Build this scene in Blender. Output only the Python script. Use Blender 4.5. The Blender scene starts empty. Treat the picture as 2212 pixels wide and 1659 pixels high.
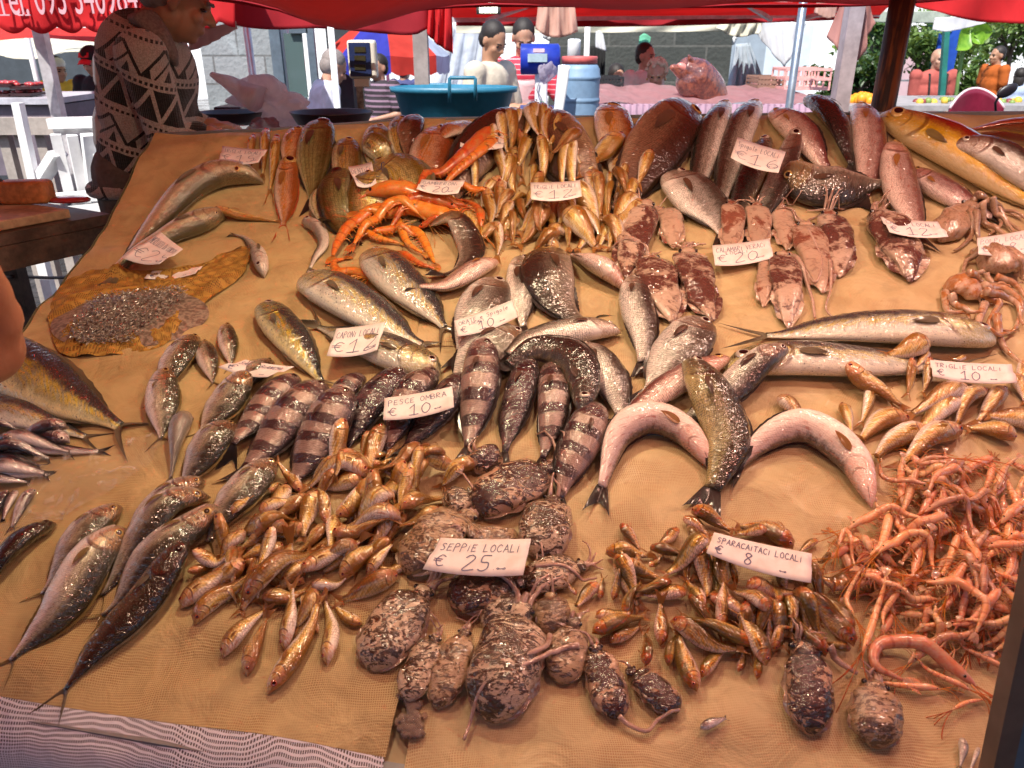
import bpy, math, random
import numpy as np
from mathutils import Vector, Matrix
R = math.radians
S = bpy.context.scene
C = bpy.context.scene.collection
random.seed(7); np.random.seed(7)

# ---------------------------------------------------------------- camera, world, sun, exposure
PITCH = R(23.9); F = 1671.0; CX, CY = 1106.0, 829.5
CAMZ = 1.65
cam_d = bpy.data.cameras.new('camera'); cam = bpy.data.objects.new('camera', cam_d); C.objects.link(cam)
cam.location = (0, 0, CAMZ); cam.rotation_euler = (math.pi/2 - PITCH, 0, 0)
cam_d.sensor_width = 36; cam_d.lens = 36*F/2212.0; cam_d.clip_start = 0.02; cam_d.clip_end = 500
cam_d.dof.use_dof = True; cam_d.dof.focus_distance = 1.6; cam_d.dof.aperture_fstop = 9.0
S.camera = cam
SUN_EL, SUN_AZ = R(56), R(-155)      # azimuth measured from +Y clockwise: behind the camera, to the left
wd = bpy.data.worlds.new('World'); S.world = wd; wd.use_nodes = True
nt = wd.node_tree; nt.nodes.clear()
sk = nt.nodes.new('ShaderNodeTexSky'); sk.sky_type = 'NISHITA'; sk.sun_disc = False
sk.sun_elevation = SUN_EL; sk.sun_rotation = SUN_AZ
bg = nt.nodes.new('ShaderNodeBackground'); bg.inputs[1].default_value = 0.15
wo = nt.nodes.new('ShaderNodeOutputWorld')
nt.links.new(sk.outputs[0], bg.inputs[0]); nt.links.new(bg.outputs[0], wo.inputs[0])
sd = bpy.data.lights.new('sun', 'SUN'); sd.energy = 5.0; sd.angle = R(0.5); sd.color = (1, .95, .87)
sun = bpy.data.objects.new('sun', sd); C.objects.link(sun)
sdir = Vector((math.sin(SUN_AZ)*math.cos(SUN_EL), math.cos(SUN_AZ)*math.cos(SUN_EL), math.sin(SUN_EL)))
sun.rotation_euler = sdir.to_track_quat('Z', 'Y').to_euler()
S.view_settings.view_transform = 'Standard'; S.view_settings.look = 'None'
S.view_settings.exposure = 0.68; S.view_settings.gamma = 1
LAMPS = [((-0.70, 1.70, 1.97), 5.2, (1, .82, .50)), ((-0.25, 1.40, 1.99), 4.0, (1, .78, .50)), ((0.25, 1.65, 1.98), 4.0, (1, .72, .49)), ((0.72, 1.38, 2.0), 2.9, (1, .65, .48)),
         ((1.30, 1.65, 1.97), 4.2, (1, .64, .50)), ((-0.45, 0.80, 2.05), 1.9, (1, .62, .42)), ((0.35, 0.72, 2.06), 1.6, (1, .54, .40)), ((1.05, .80, 2.05), 2.4, (1, .40, .31))]
LAMP_AT = ['the hake', 'the gamberoni', 'the squids', 'the long dolphinfish', 'the amberjack', 'the horse mackerels', 'the cuttlefish', 'the pale shrimps']

# ---------------------------------------------------------------- geometry of the view
def ray(px, py):
    x = (px-CX)/F; y = (CY-py)/F
    return Vector((x, math.cos(PITCH)+y*math.sin(PITCH), -math.sin(PITCH)+y*math.cos(PITCH)))
def at(px, py, Y):                       # the point seen at a pixel, at distance Y in front of the camera
    d = ray(px, py); s = Y/d.y
    return Vector((d.x*s, Y, CAMZ+d.z*s))
TH = math.atan(.289); T0 = .648          # the sloping slab: z = T0 + .289 y
NB = Vector((0, math.cos(TH), math.sin(TH))); NN = Vector((0, -math.sin(TH), math.cos(TH)))
def tp(px, py, n=0.0):                   # pixel -> slab coordinates (a, b) at height n over the slab
    d = ray(px, py); o = Vector((0, 0, CAMZ-T0))
    s = (n-o.dot(NN))/d.dot(NN); p = o+d*s
    return (p.x, p.dot(NB))
def tw(a, b, n=0.0): return Vector((a, 0, T0))+NB*b+NN*n

# ---------------------------------------------------------------- object helpers
def tag(o, label=None, cat=None, group=None, kind=None):
    if label: o['label'] = label
    if cat: o['category'] = cat
    if group: o['group'] = group
    if kind: o['kind'] = kind
    return o
def thing(name, label, cat, loc=(0, 0, 0), group=None):
    o = bpy.data.objects.new(name, None); C.objects.link(o); o.location = loc; o.empty_display_size = .05
    return tag(o, label, cat, group)
class MB:
    def __init__(s): s.v = []; s.f = []; s.uv = []; s.uw = []; s.m = []
    def add(s, v, f, uv=None, uw=None, m=0):
        k = len(s.v); s.v += [tuple(p) for p in v]
        s.f += [tuple(i+k for i in q) for q in f]
        s.uv += list(uv) if uv is not None else [(0, 0)]*len(v)
        s.uw += list(uw) if uw is not None else [(0, 0)]*len(v)
        s.m += [m]*len(f) if isinstance(m, int) else list(m)
        return s
    def build(s, name, mats, parent=None, smooth=True, loc=None):
        me = bpy.data.meshes.new(name)
        o = bpy.data.objects.new(name, me); C.objects.link(o)
        off = Vector((0, 0, 0))
        if parent is not None: off = Vector(parent['_w']) if '_w' in parent else Vector(parent.location)
        elif loc is not None: off = Vector(loc)
        V = [(p[0]-off.x, p[1]-off.y, p[2]-off.z) for p in s.v]
        me.from_pydata(V, [], s.f)
        for nm, src in (('UVMap', s.uv), ('UVcm', s.uw)):
            l = me.uv_layers.new(name=nm)
            idx = np.empty(len(me.loops), dtype=np.int32); me.loops.foreach_get('vertex_index', idx)
            l.data.foreach_set('uv', np.array(src, dtype=np.float32)[idx].ravel())
        if not isinstance(mats, (list, tuple)): mats = [mats]
        for x in mats: me.materials.append(x)
        if len(mats) > 1: me.polygons.foreach_set('material_index', s.m)
        me.polygons.foreach_set('use_smooth', [smooth]*len(me.polygons))
        me.update()
        if parent is not None: o.parent = parent; o['_w'] = tuple(off)
        elif loc is not None: o.location = loc
        return o
def box(mb, c, s, rz=0, m=0, top=1.0, mat=None):         # box with centre c, size s; top scales the upper face
    x, y, z = s[0]/2, s[1]/2, s[2]/2
    V = [Vector((i*x*(top if k > 0 else 1), j*y*(top if k > 0 else 1), k*z)) for i in (-1, 1) for j in (-1, 1) for k in (-1, 1)]
    M = mat if mat is not None else Matrix.Rotation(rz, 3, 'Z')
    V = [M @ p+Vector(c) for p in V]
    mb.add(V, [(0, 1, 3, 2), (4, 6, 7, 5), (0, 4, 5, 1), (2, 3, 7, 6), (0, 2, 6, 4), (1, 5, 7, 3)], m=m)
    return mb
def bar(mb, p, q, w, h=None, m=0):                        # rectangular bar from p to q
    p, q = Vector(p), Vector(q); d = q-p; L = d.length; h = h or w
    M = d.to_track_quat('Z', 'Y').to_matrix()
    return box(mb, (p+q)/2, (w, h, L), m=m, mat=M)
def frames(P):
    P = [Vector(p) for p in P]; n = len(P); T = []
    for i in range(n):
        d = P[min(i+1, n-1)]-P[max(i-1, 0)]
        T.append(d.normalized() if d.length > 1e-9 else Vector((0, 0, 1)))
    up = Vector((0, 0, 1)) if abs(T[0].z) < .9 else Vector((1, 0, 0))
    u = (up-T[0]*up.dot(T[0])).normalized(); U = [u]
    for i in range(1, n):
        u = U[-1]-T[i]*U[-1].dot(T[i]); u = u.normalized() if u.length > 1e-6 else U[-1]; U.append(u)
    return P, T, U
def tube(mb, P, r, k=8, m=0, caps=True, sy=1.0):
    P, T, U = frames(P); n = len(P)
    if not hasattr(r, '__len__'): r = [r]*n
    v, uv, f = [], [], []
    for i in range(n):
        W = T[i].cross(U[i])
        for j in range(k+1):
            a = 2*math.pi*j/k
            v.append(P[i]+U[i]*math.cos(a)*r[i]*sy+W*math.sin(a)*r[i]); uv.append((i/max(1, n-1), j/k))
    for i in range(n-1):
        for j in range(k): q = i*(k+1)+j; f.append((q, q+1, q+k+2, q+k+1))
    if caps:
        for i, fl in ((0, 1), (n-1, 0)):
            c = len(v); v.append(P[i]); uv.append((i/max(1, n-1), .5))
            for j in range(k):
                q = i*(k+1)+j; f.append((q, c, q+1) if fl else (q, q+1, c))
    return mb.add(v, f, uv, m=m)
def lathe(mb, c, prof, k=24, m=0, sx=1, sy=1, M=None):     # prof: (r, z) pairs
    v, f, uv = [], [], []
    for i, (r, z) in enumerate(prof):
        for j in range(k):
            a = 2*math.pi*j/k; p = Vector((r*math.cos(a)*sx, r*math.sin(a)*sy, z))
            if M is not None: p = M @ p
            v.append(p+Vector(c)); uv.append((j/k, i/(len(prof)-1)))
    for i in range(len(prof)-1):
        for j in range(k): f.append((i*k+j, i*k+(j+1) % k, (i+1)*k+(j+1) % k, (i+1)*k+j))
    if prof[0][0] > 1e-4: f.append(tuple(range(k))[::-1])
    if prof[-1][0] > 1e-4: f.append(tuple((len(prof)-1)*k+j for j in range(k)))
    return mb.add(v, f, uv, m=m)
def ball(mb, c, r, k=12, m=0, M=None):
    r = r if hasattr(r, '__len__') else (r, r, r)
    v, f, uv = [], [], []
    h = k//2+1
    for i in range(h+1):
        t = math.pi*i/h
        for j in range(k):
            a = 2*math.pi*j/k
            p = Vector((math.sin(t)*math.cos(a)*r[0], math.sin(t)*math.sin(a)*r[1], math.cos(t)*r[2]))
            if M is not None: p = M @ p
            v.append(p+Vector(c)); uv.append((j/k, i/h))
    for i in range(h):
        for j in range(k): f.append((i*k+j, (i+1)*k+j, (i+1)*k+(j+1) % k, i*k+(j+1) % k))
    return mb.add(v, f, uv, m=m)
def grid(mb, fn, nu, nv, m=0, close=False):
    v, uv, f = [], [], []
    for i in range(nu+1):
        for j in range(nv+1):
            u, w = i/nu, j/nv; v.append(fn(u, w)); uv.append((u, w))
    for i in range(nu):
        for j in range(nv):
            q = i*(nv+1)+j; f.append((q, q+nv+1, q+nv+2, q+1))
    return mb.add(v, f, uv, m=m)
def solid(o, t):
    md = o.modifiers.new('thick', 'SOLIDIFY'); md.thickness = t; md.offset = 0; return o
def catmull(P, n):
    P = [np.array(p, float) for p in P]
    if len(P) == 2: return [P[0]+(P[1]-P[0])*t for t in np.linspace(0, 1, n)]
    Q = [2*P[0]-P[1]]+P+[2*P[-1]-P[-2]]; out = []
    for i in range(1, len(Q)-2):
        a, b, c, d = Q[i-1:i+3]
        for t in np.linspace(0, 1, 16, endpoint=False):
            out.append(.5*((2*b)+(-a+c)*t+(2*a-5*b+4*c-d)*t*t+(-a+3*b-3*c+d)*t**3))
    out.append(P[-1]); out = np.array(out)
    s = np.r_[0, np.cumsum(np.linalg.norm(np.diff(out, axis=0), axis=1))]
    q = np.linspace(0, s[-1], n)
    return [np.array([np.interp(x, s, out[:, k]) for k in range(out.shape[1])]) for x in q]

# ---------------------------------------------------------------- material helpers
class NT:
    def __init__(s, name):
        s.mat = bpy.data.materials.new(name); s.mat.use_nodes = True; s.t = s.mat.node_tree; s.t.nodes.clear()
        s.out = s.t.nodes.new('ShaderNodeOutputMaterial')
    def n(s, typ, ins=None, **pr):
        nd = s.t.nodes.new('ShaderNode'+typ)
        for k, v in pr.items(): setattr(nd, k, v)
        for k, v in (ins or {}).items(): s.put(nd.inputs[k], v)
        return nd
    def put(s, sock, v):
        if isinstance(v, bpy.types.NodeSocket): s.t.links.new(v, sock)
        elif isinstance(v, bpy.types.Node): s.t.links.new(v.outputs[0], sock)
        else:
            if hasattr(v, '__len__') and len(v) == 3 and sock.type == 'RGBA': v = (*v, 1)
            sock.default_value = v
    def m(s, op, a, b=0.0, c=0.0, clamp=False):
        return s.n('Math', {0: a, 1: b, 2: c}, operation=op, use_clamp=clamp).outputs[0]
    def sm(s, x, lo, hi):                      # smoothstep
        return s.n('MapRange', {0: x, 1: lo, 2: hi, 3: 0., 4: 1.}, interpolation_type='SMOOTHSTEP').outputs[0]
    def mix(s, f, a, b, mode='MIX'):
        nd = s.n('Mix', data_type='RGBA', blend_type=mode)
        s.put(nd.inputs[0], f); s.put(nd.inputs[6], a); s.put(nd.inputs[7], b); return nd.outputs[2]
    def noise(s, sc, vec=None, det=3, rough=.55, dist=0):
        i = {'Scale': sc, 'Detail': det, 'Roughness': rough, 'Distortion': dist}
        if vec is not None: i['Vector'] = vec
        return s.n('TexNoise', i).outputs[0]
    def bump(s, h, st=.3, d=.002, nrm=None):
        i = {'Height': h, 'Strength': st, 'Distance': d}
        if nrm is not None: i['Normal'] = nrm
        return s.n('Bump', i).outputs[0]
    def obj(s): return s.n('TexCoord').outputs['Object']
    def bsdf(s, **k):
        names = {'col': 'Base Color', 'rough': 'Roughness', 'metal': 'Metallic', 'nrm': 'Normal', 'coat': 'Coat Weight', 'coatr': 'Coat Roughness',
                 'sss': 'Subsurface Weight', 'sssr': 'Subsurface Radius', 'ssss': 'Subsurface Scale', 'alpha': 'Alpha', 'em': 'Emission Color', 'es': 'Emission Strength',
                 'tr': 'Transmission Weight', 'ior': 'IOR', 'spec': 'Specular IOR Level', 'sheen': 'Sheen Weight', 'coatn': 'Coat Normal', 'coati': 'Coat IOR'}
        nd = s.n('BsdfPrincipled')
        for a, v in k.items(): s.put(nd.inputs[names[a]], v)
        s.t.links.new(nd.outputs[0], s.out.inputs[0]); return nd
_plain = {}
def plain(name, col, rough=.6, metal=0, var=.12, sc=8, bump=.15, coat=0, bd=.002, sss=0):
    key = name
    if key in _plain: return _plain[key]
    t = NT(name); c = t.obj(); a = t.noise(sc, c, 4); b = t.noise(sc*6, c, 3)
    f = t.m('ADD', t.m('MULTIPLY', a, .65), t.m('MULTIPLY', b, .35))
    lo = tuple(x*(1-var*2) for x in col); hi = tuple(min(1, x*(1+var*1.6)) for x in col)
    t.bsdf(col=t.mix(t.sm(f, .3, .7), lo, hi), rough=t.m('ADD', rough-.08, t.m('MULTIPLY', b, .16)), metal=metal, coat=coat,
           nrm=t.bump(f, bump, bd), sss=sss)
    _plain[key] = t.mat; return t.mat
def cloth_mat(name, col, trans=0.0, rough=.85, var=.08, sc=5, fold=None, tcol=None, wrinkle=.4):
    if name in _plain: return _plain[name]
    t = NT(name); c = t.obj(); a = t.noise(sc, c, 4, dist=.6); b = t.noise(sc*14, c, 2)
    lo = tuple(x*(1-var*2) for x in col); hi = tuple(min(1, x*(1+var*2)) for x in col)
    colr = t.mix(t.sm(a, .3, .7), lo, hi)
    nr = t.bump(t.m('ADD', a, t.m('MULTIPLY', b, .1)), wrinkle, .02)
    p = t.bsdf(col=colr, rough=rough, nrm=nr, spec=.25)
    if trans > 0:
        tl = t.n('BsdfTranslucent', {'Color': t.mix(t.sm(a, .3, .7), tuple(x*.85 for x in (tcol or col)), tcol or col), 'Normal': nr})
        mx = t.n('MixShader', {0: trans, 1: p.outputs[0], 2: tl.outputs[0]})
        t.t.links.new(mx.outputs[0], t.out.inputs[0])
    _plain[name] = t.mat; return t.mat
# ---------------------------------------------------------------- the sloping slab and its netting
def net_mat(name, thread, gap, holes=False, wet=True, pitch=2.9):
    t = NT(name); uv = t.n('UVMap', uv_map='UVcm').outputs[0]
    wob = t.n('TexNoise', {'Vector': uv, 'Scale': .055, 'Detail': 3.0}).outputs[1]
    vv = t.n('VectorMath', {0: wob, 1: (-.5, -.5, -.5)}, operation='ADD').outputs[0]
    vv = t.n('VectorMath', {0: vv, 3: 5.0}, operation='SCALE').outputs[0]
    p = t.n('VectorMath', {0: uv, 1: vv}, operation='ADD').outputs[0]
    sp = t.n('SeparateXYZ', {0: p})
    k = 2*math.pi/(pitch/10)
    sx = t.m('SINE', t.m('MULTIPLY', sp.outputs[0], k)); sy = t.m('SINE', t.m('MULTIPLY', sp.outputs[1], k*.86))
    mx = t.m('MAXIMUM', sx, sy)
    thr = t.sm(mx, .05 if wet else -.1, .5 if wet else .35)                                  # 1 = thread
    big = t.noise(.12, uv, 4, .6, .8); med = t.noise(.6, uv, 4); fine = t.noise(5, uv, 2)
    gate = t.sm(t.noise(.09, uv, 3, .6), .34, .62)
    strands = t.m('MAXIMUM', thr, t.m('MULTIPLY', gate, .8)) if wet else thr
    colT = t.mix(t.sm(big, .3, .7), tuple(x*.86 for x in thread), thread)
    stain = t.m('MULTIPLY', t.sm(med, .60, .78), t.sm(big, .42, .66))
    if wet: colT = t.mix(t.m('MULTIPLY', stain, .6), colT, (.33, .19, .07))
    fl = t.sm(t.noise(2.2, uv, 3, .6, 1.5), .73, .78)
    if wet:
        colT = t.mix(t.m('MULTIPLY', fl, .55), colT, (.10, .07, .03))
        bl_ = t.m('MULTIPLY', t.sm(t.noise(.22, uv, 5, .65, 2.), .60, .72), t.sm(t.noise(.05, uv, 2), .45, .6)); colT = t.mix(t.m('MULTIPLY', bl_, .5), colT, (.50, .14, .08))
        sl = t.sm(t.noise(.16, uv, 4, .6, 1.), .50, .66); colT = t.mix(t.m('MULTIPLY', sl, .35), colT, tuple(x*.55 for x in thread))
    col = t.mix(strands, gap, colT)
    nr = t.bump(t.m('ADD', t.m('MULTIPLY', strands, .08), t.m('MULTIPLY', big, 1.0)), .6, .012)
    p = t.bsdf(col=col, rough=t.m('SUBTRACT', t.m('ADD', .44 if wet else .8, t.m('MULTIPLY', fine, .25)), t.m('MULTIPLY', t.sm(big, .5, .7), .25 if wet else 0.)), nrm=nr, spec=.35)
    if holes:
        tr = t.n('BsdfTransparent'); ms = t.n('MixShader', {0: t.m('MULTIPLY', t.m('SUBTRACT', 1.0, thr), .8), 1: p.outputs[0], 2: tr.outputs[0]})
        t.t.links.new(ms.outputs[0], t.out.inputs[0])
    return t.mat
M_netL = net_mat('wet_net', (.55, .42, .20), (.27, .15, .05))
M_netR = net_mat('wet_net_pink', (.57, .45, .24), (.36, .19, .07))
M_netW = net_mat('dry_skylit_net', (.90, .90, .95), (.22, .16, .19), holes=True, wet=False, pitch=3.0)  # dry net; the skylight on it is put into its whiter colour
def b_front(a): return (.755-.1385*(a+.666))/math.cos(TH)-.06*np.clip((a+.155)/.05, 0, 1)       # front edge of the slab, slightly askew
RAMP = .075
_bk = [tp(x, y, RAMP) for x, y in ((470, 292), (640, 276), (900, 258), (1500, 250), (2212, 242))]
def b_back(a): return np.interp(a, [p[0] for p in _bk], [p[1] for p in _bk])
def ramp(a, b):                       # the crushed ice under the nets is banked up towards the back
    u = np.clip((b-(b_back(a)-.48))/.48, 0, 1); return RAMP*u*u*(3-2*u)
def und(a, b): return .0022*np.sin(23*a+41*b+2*np.sin(6*a))+.0016*np.sin(57*b-19*a+1.5*np.sin(9*b+5*a))+.006*np.sin(5.1*a+1.3*b)*np.sin(3.7*b-a)+.0025*np.sin(17*a+9*b)+.002*np.sin(31*b-12*a)+ramp(a, b)
slab = thing('fish_slab', 'long sloping market slab that carries the whole fish display', 'display slab', tw(0, 1.6, -.1))
mb = MB(); P = [(-1.03, b_front(-1.03)+.01), (2.1, b_front(2.1)+.01), (2.1, b_back(2.1)-.01), (.9, b_back(.9)-.01), (-.3, b_back(-.3)-.01), (-.7, b_back(-.7)-.01), (-1.03, b_back(-1.03)-.01)]
v = [tw(a, b, -.012) for a, b in P]+[tw(a, b, -.05) for a, b in P]
n_ = len(P); mb.add(v, [tuple(range(n_)), tuple(range(2*n_-1, n_-1, -1))]+[(i, i+n_, (i+1) % n_+n_, (i+1) % n_) for i in range(n_)])
mb.build('board', plain('slab_board', (.34, .27, .13), .5, bump=.2), slab, smooth=False)
mb = MB(); a0, a1 = -1.03, 2.1
bar(mb, tw(a0, b_front(a0)-.006, -.03), tw(a1, b_front(a1)-.006, -.03), .03, .05)

for p_, q_ in ((-1.03, -.7), (-.7, -.3), (-.3, .9), (.9, 2.1)): bar(mb, tw(p_, b_back(p_)+.004, .01), tw(q_, b_back(q_)+.004, .01), .02, .13)
mb.build('edge_rail', plain('zinc', (.20, .20, .21), .55, .3), slab, smooth=False)
for a, b in ((-.93, 1.0), (1.9, .7), (-.93, 2.45), (.4, 2.6), (1.9, 2.6), (.3, .8)):
    mb = MB(); p = tw(a, b, -.05); bar(mb, (p.x, p.y, 0), (p.x, p.y, p.z), .06)
    mb.build('leg', plain('old_wood', (.16, .11, .07), .7), slab, smooth=False)
def seamL(b): return np.interp(b, [.55, .70, .82, .9, 1.2, 3], [tp(800, 1720)[0], tp(830, 1625)[0], tp(872, 1480)[0], tp(880, 1430)[0], -.2, -.2])
def seamR(b): return np.interp(b, [.55, .70, .80, .83, .9, 1.2, 3], [tp(868, 1700)[0], tp(876, 1610)[0], tp(900, 1510)[0], tp(890, 1480)[0], -.3, -.35, -.35])
def cloth_pt(a, b, dz): return tw(a, b, dz+und(a, b))
def cloth(fnA, fnB, bt, dz, mat, name, label, nu, nv, left=False):
    mb = MB(); V = []; UV = []; f = []
    rows = np.linspace(0, 1, nv+1)
    for j in rows:
        for i in range(nu+1):
            u = i/nu
            for _ in range(2):
                pass
            b = .62+(bt-.62)*j
            a = fnA(b)*(1-u)+fnB(b)*u
            bf = b_front(a)
            b2 = bf+(b_back(a)-bf)*j
            a = fnA(b2)*(1-u)+fnB(b2)*u
            V.append(cloth_pt(a, b2, dz)); UV.append((a*100, b2*100))
    for j in range(nv):
        for i in range(nu):
            q = j*(nu+1)+i; f.append((q, q+1, q+nu+2, q+nu+1))
    mb.add(V, f, [(0, 0)]*len(V), UV)
    o = mb.build(name, mat); tag(o, label, 'netting'); return o
cloth(lambda b: -1.03, seamL, 2.86, .002, M_netL, 'netting_cloth', 'wet yellowish netting cloth spread under the hake, horse mackerel and mullets on the left', 170, 220)
cloth(seamR, lambda b: 2.1, 2.88, -.0025, M_netR, 'netting_cloth', 'wet pinkish netting cloth spread under the cuttlefish, squid and shrimp on the right', 240, 220)
# the part of the net that hangs over the front edge
mb = MB(); V, UV, f = [], [], []; nu, nv = 120, 30
for j in range(nv+1):
    for i in range(nu+1):
        a = -1.03+i/nu*(seamL(.70)+1.03); w = j/nv
        p = cloth_pt(a, b_front(a), .002)
        fold = .018*math.sin(a*38+w*1.5)*w+.010*math.sin(a*83+1)*w
        V.append(Vector((p.x-.04*w*w, p.y-.038*min(1, w*22)-.05*w**.7+fold-.02*w, p.z+.001-.62*w))); UV.append((a*100+3*w*math.sin(9*a), w*62))
for j in range(nv):
    for i in range(nu):
        q = j*(nu+1)+i; f.append((q+1, q, q+nu+1, q+nu+2))
mb.add(V, f, [(0, 0)]*len(V), UV)
tag(mb.build('hanging_net', M_netW), 'white dry netting hanging over the front edge of the slab', 'netting')
# the net hanging over the left edge
mb = MB(); V, UV, f = [], [], []; nu, nv = 60, 12
for j in range(nv+1):
    for i in range(nu+1):
        b = .88+i/nu*(b_back(-1.03)-.89); w = j/nv; p = cloth_pt(-1.03, b, .002)
        V.append(Vector((p.x-.006-.03*w**.5+.008*math.sin(b*40)*w, p.y, p.z-.25*w))); UV.append((b*100, w*25))
for j in range(nv):
    for i in range(nu):
        q = j*(nu+1)+i; f.append((q, q+1, q+nu+2, q+nu+1))
mb.add(V, f, [(0, 0)]*len(V), UV)
tag(mb.build('hanging_net', net_mat('side_net', (.55, .45, .25), (.2, .13, .06), wet=False)), 'beige netting hanging down the left side of the slab beside the man', 'netting')
# pale panel below the front edge and crushed ice between the two nets
mb = MB(); p, q = tw(-1.0, b_front(-1.0)+.03, -.05), tw(2.0, b_front(2.0)+.03, -.05)
v = [p, q, Vector((q.x, q.y, .15)), Vector((p.x, p.y, .15))]
mb.add(v+[x+Vector((0, .02, 0)) for x in v], [(0, 3, 2, 1), (4, 5, 6, 7), (0, 1, 5, 4), (2, 3, 7, 6)])
mb.build('front_panel', plain('pale_panel', (.50, .44, .48), .6), slab, smooth=False)  # coloured pale to brighten the net hanging over it
mb = MB()
for i in range(60):
    px = random.gauss(888, 12); py = random.uniform(1500, 1590); a, b = tp(px, py)
    ball(mb, tw(a, b, .0), (random.uniform(.004, .010), random.uniform(.004, .009), .005), 7)
t = NT('melting_ice'); t.bsdf(col=(.75, .6, .5), rough=.12, tr=.8, ior=1.31)
o = mb.build('melting_ice', t.mat); tag(o, 'patch of melting ice in the gap between the two nets', 'ice', kind='stuff')

# ---------------------------------------------------------------- height map of what already lies on the slab
HC = .005; HA0, HB0 = -1.8, .4; _A, _B = np.meshgrid(HA0+HC*np.arange(900), HB0+HC*np.arange(600), indexing='ij')
HM = und(_A, _B)+.0028; H0 = HM.copy()
def hs(a, b):
    i = np.clip(((np.asarray(a)-HA0)/HC).astype(int), 0, 899); j = np.clip(((np.asarray(b)-HB0)/HC).astype(int), 0, 599)
    return HM[i, j]
def stamp(a, b, n):
    i = ((np.asarray(a)-HA0)/HC).astype(int).ravel(); j = ((np.asarray(b)-HB0)/HC).astype(int).ravel(); n = np.asarray(n).ravel(); g0 = H0[np.clip(i, 0, 899), np.clip(j, 0, 599)]; q = n-g0; n = g0+np.where(q > .03, .03+.04*(1-np.exp(-(q-.03)/.04)), q)
    for di in (0, 1):
        for dj in (0, 1):
            I = np.clip(i+di, 0, 899); J = np.clip(j+dj, 0, 599); np.maximum.at(HM, (I, J), n)
def smooth1(x, k):
    k = max(1, int(k)); w = np.hanning(2*k+3)[1:-1]; w /= w.sum(); return np.convolve(np.pad(x, k, mode='edge'), w, 'valid')
# ---------------------------------------------------------------- ground and the built surroundings
t = NT('wet_paving'); o_ = t.obj()
br = t.n('TexBrick', {'Vector': o_, 'Scale': 2.2, 'Color1': (.085, .075, .07, 1), 'Color2': (.05, .048, .05, 1), 'Mortar': (.025, .02, .018, 1), 'Mortar Size': .02})
n1 = t.noise(1.3, o_, 5); n2 = t.noise(14, o_, 4)
wet = t.sm(n1, .40, .56)
t.bsdf(col=t.mix(t.m('MULTIPLY', wet, .5), br.outputs[0], (.03, .026, .025)), rough=t.m('ADD', .08, t.m('MULTIPLY', t.m('SUBTRACT', 1., wet), .35)), nrm=t.bump(t.m('ADD', t.m('MULTIPLY', n2, 1.), t.m('MULTIPLY', br.outputs[1], -.8)), .7, .012), spec=.6)
mb = MB(); g = 150
mb.add([(-g, -g, 0), (g, -g, 0), (g, g, 0), (-g, g, 0)], [(0, 1, 2, 3)])
tag(mb.build('ground', t.mat, smooth=False), kind='structure')

RED = cloth_mat('red_awning', (.62, .03, .035), .45, tcol=(.85, .05, .05), sc=2, wrinkle=.3)
REDD = cloth_mat('deep_red_awning', (.36, .02, .03), .25, tcol=(.55, .03, .04), sc=2, wrinkle=.3)
OURS = cloth_mat('stall_awning', (.42, .05, .06), .36, tcol=(.85, .16, .12), sc=2, wrinkle=.3)
CREAM = cloth_mat('cream_canvas', (.72, .68, .55), .35, sc=3)
PINKC = cloth_mat('pinkish_cloth', (.62, .40, .34), .4, tcol=(.8, .5, .4), sc=4)
WHITEC = cloth_mat('white_cloth', (.80, .80, .82), .4, sc=3)
STEEL = plain('steel_post', (.42, .42, .44), .4, .7); ALU = plain('pale_metal', (.62, .60, .62), .45, .5); WOODP = plain('grey_wood', (.30, .26, .25), .75)
WHITEP = plain('white_paint', (.78, .79, .80), .55, var=.05); DARKM = plain('dark_metal', (.05, .05, .055), .5)
def drape(name, top, bot, mat, label=None, cat=None, nu=40, nv=12, amp=.02, freq=30, thick=.002, parent=None, kind=None, scal=None):
    T_ = [at(*p) for p in top]; B_ = [at(*p) for p in bot]
    T_ = catmull([tuple(p) for p in T_], nu+1); B_ = catmull([tuple(p) for p in B_], nu+1); mb = MB()
    def fn(u, v):
        i = min(nu, int(round(u*nu))); p = Vector(T_[i])*(1-v)+Vector(B_[i])*v
        p = p+Vector((0, amp*math.sin(u*freq+v*2)*(.3+v)+amp*.5*math.sin(u*freq*2.3+1), 0))
        if scal: p.z -= scal[0]*abs(math.sin(u*math.pi*scal[1]))*v
        return p
    grid(mb, fn, nu, nv); o = mb.build(name, mat, parent, loc=None if parent else T_[0]); solid(o, thick)
    if label: tag(o, label, cat)
    return o
# our own awning over the slab: its far edge hangs into the top of the picture
edge = [(-1500, -90, 3.2), (-700, -80, 3.2), (200, -30, 3.2), (553, 6, 3.2), (738, 54, 3.2), (955, 10, 3.2), (1500, 9, 3.2), (1900, 4, 3.2), (2350, -30, 3.2), (3300, -60, 3.2)]
E_ = catmull([tuple(at(*p)) for p in edge], 61); mb = MB()
def fn(u, v):
    p = Vector(E_[int(round(u*60))]); q = Vector((p.x*1.0, -2.0, 2.75)); r = p.lerp(q, v)
    return r+Vector((0, 0, -.10*math.sin(math.pi*v)+.012*math.sin(u*50)*(1-v)+.01*math.sin(v*23+u*9)))
grid(mb, fn, 60, 26); o = mb.build('stall_awning', OURS); solid(o, .002)
tag(o, 'translucent dark red awning stretched over the fish slab, sagging above the scale', 'awning')
mb = MB(); grid(mb, lambda u, v: Vector((-9+18*u, -3.5-1.9*v, 2.70+.12*math.sin(u*30)-.25*math.sin(math.pi*v))), 60, 10); o = mb.build('stall_awning', cloth_mat('brown_canvas', (.20, .07, .05), .15)); solid(o, .002)  # unseen canvas added behind the camera so wet skins reflect no sky
tag(o, 'brown canvas awning of the stall across the lane, behind the photographer', 'awning')
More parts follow.
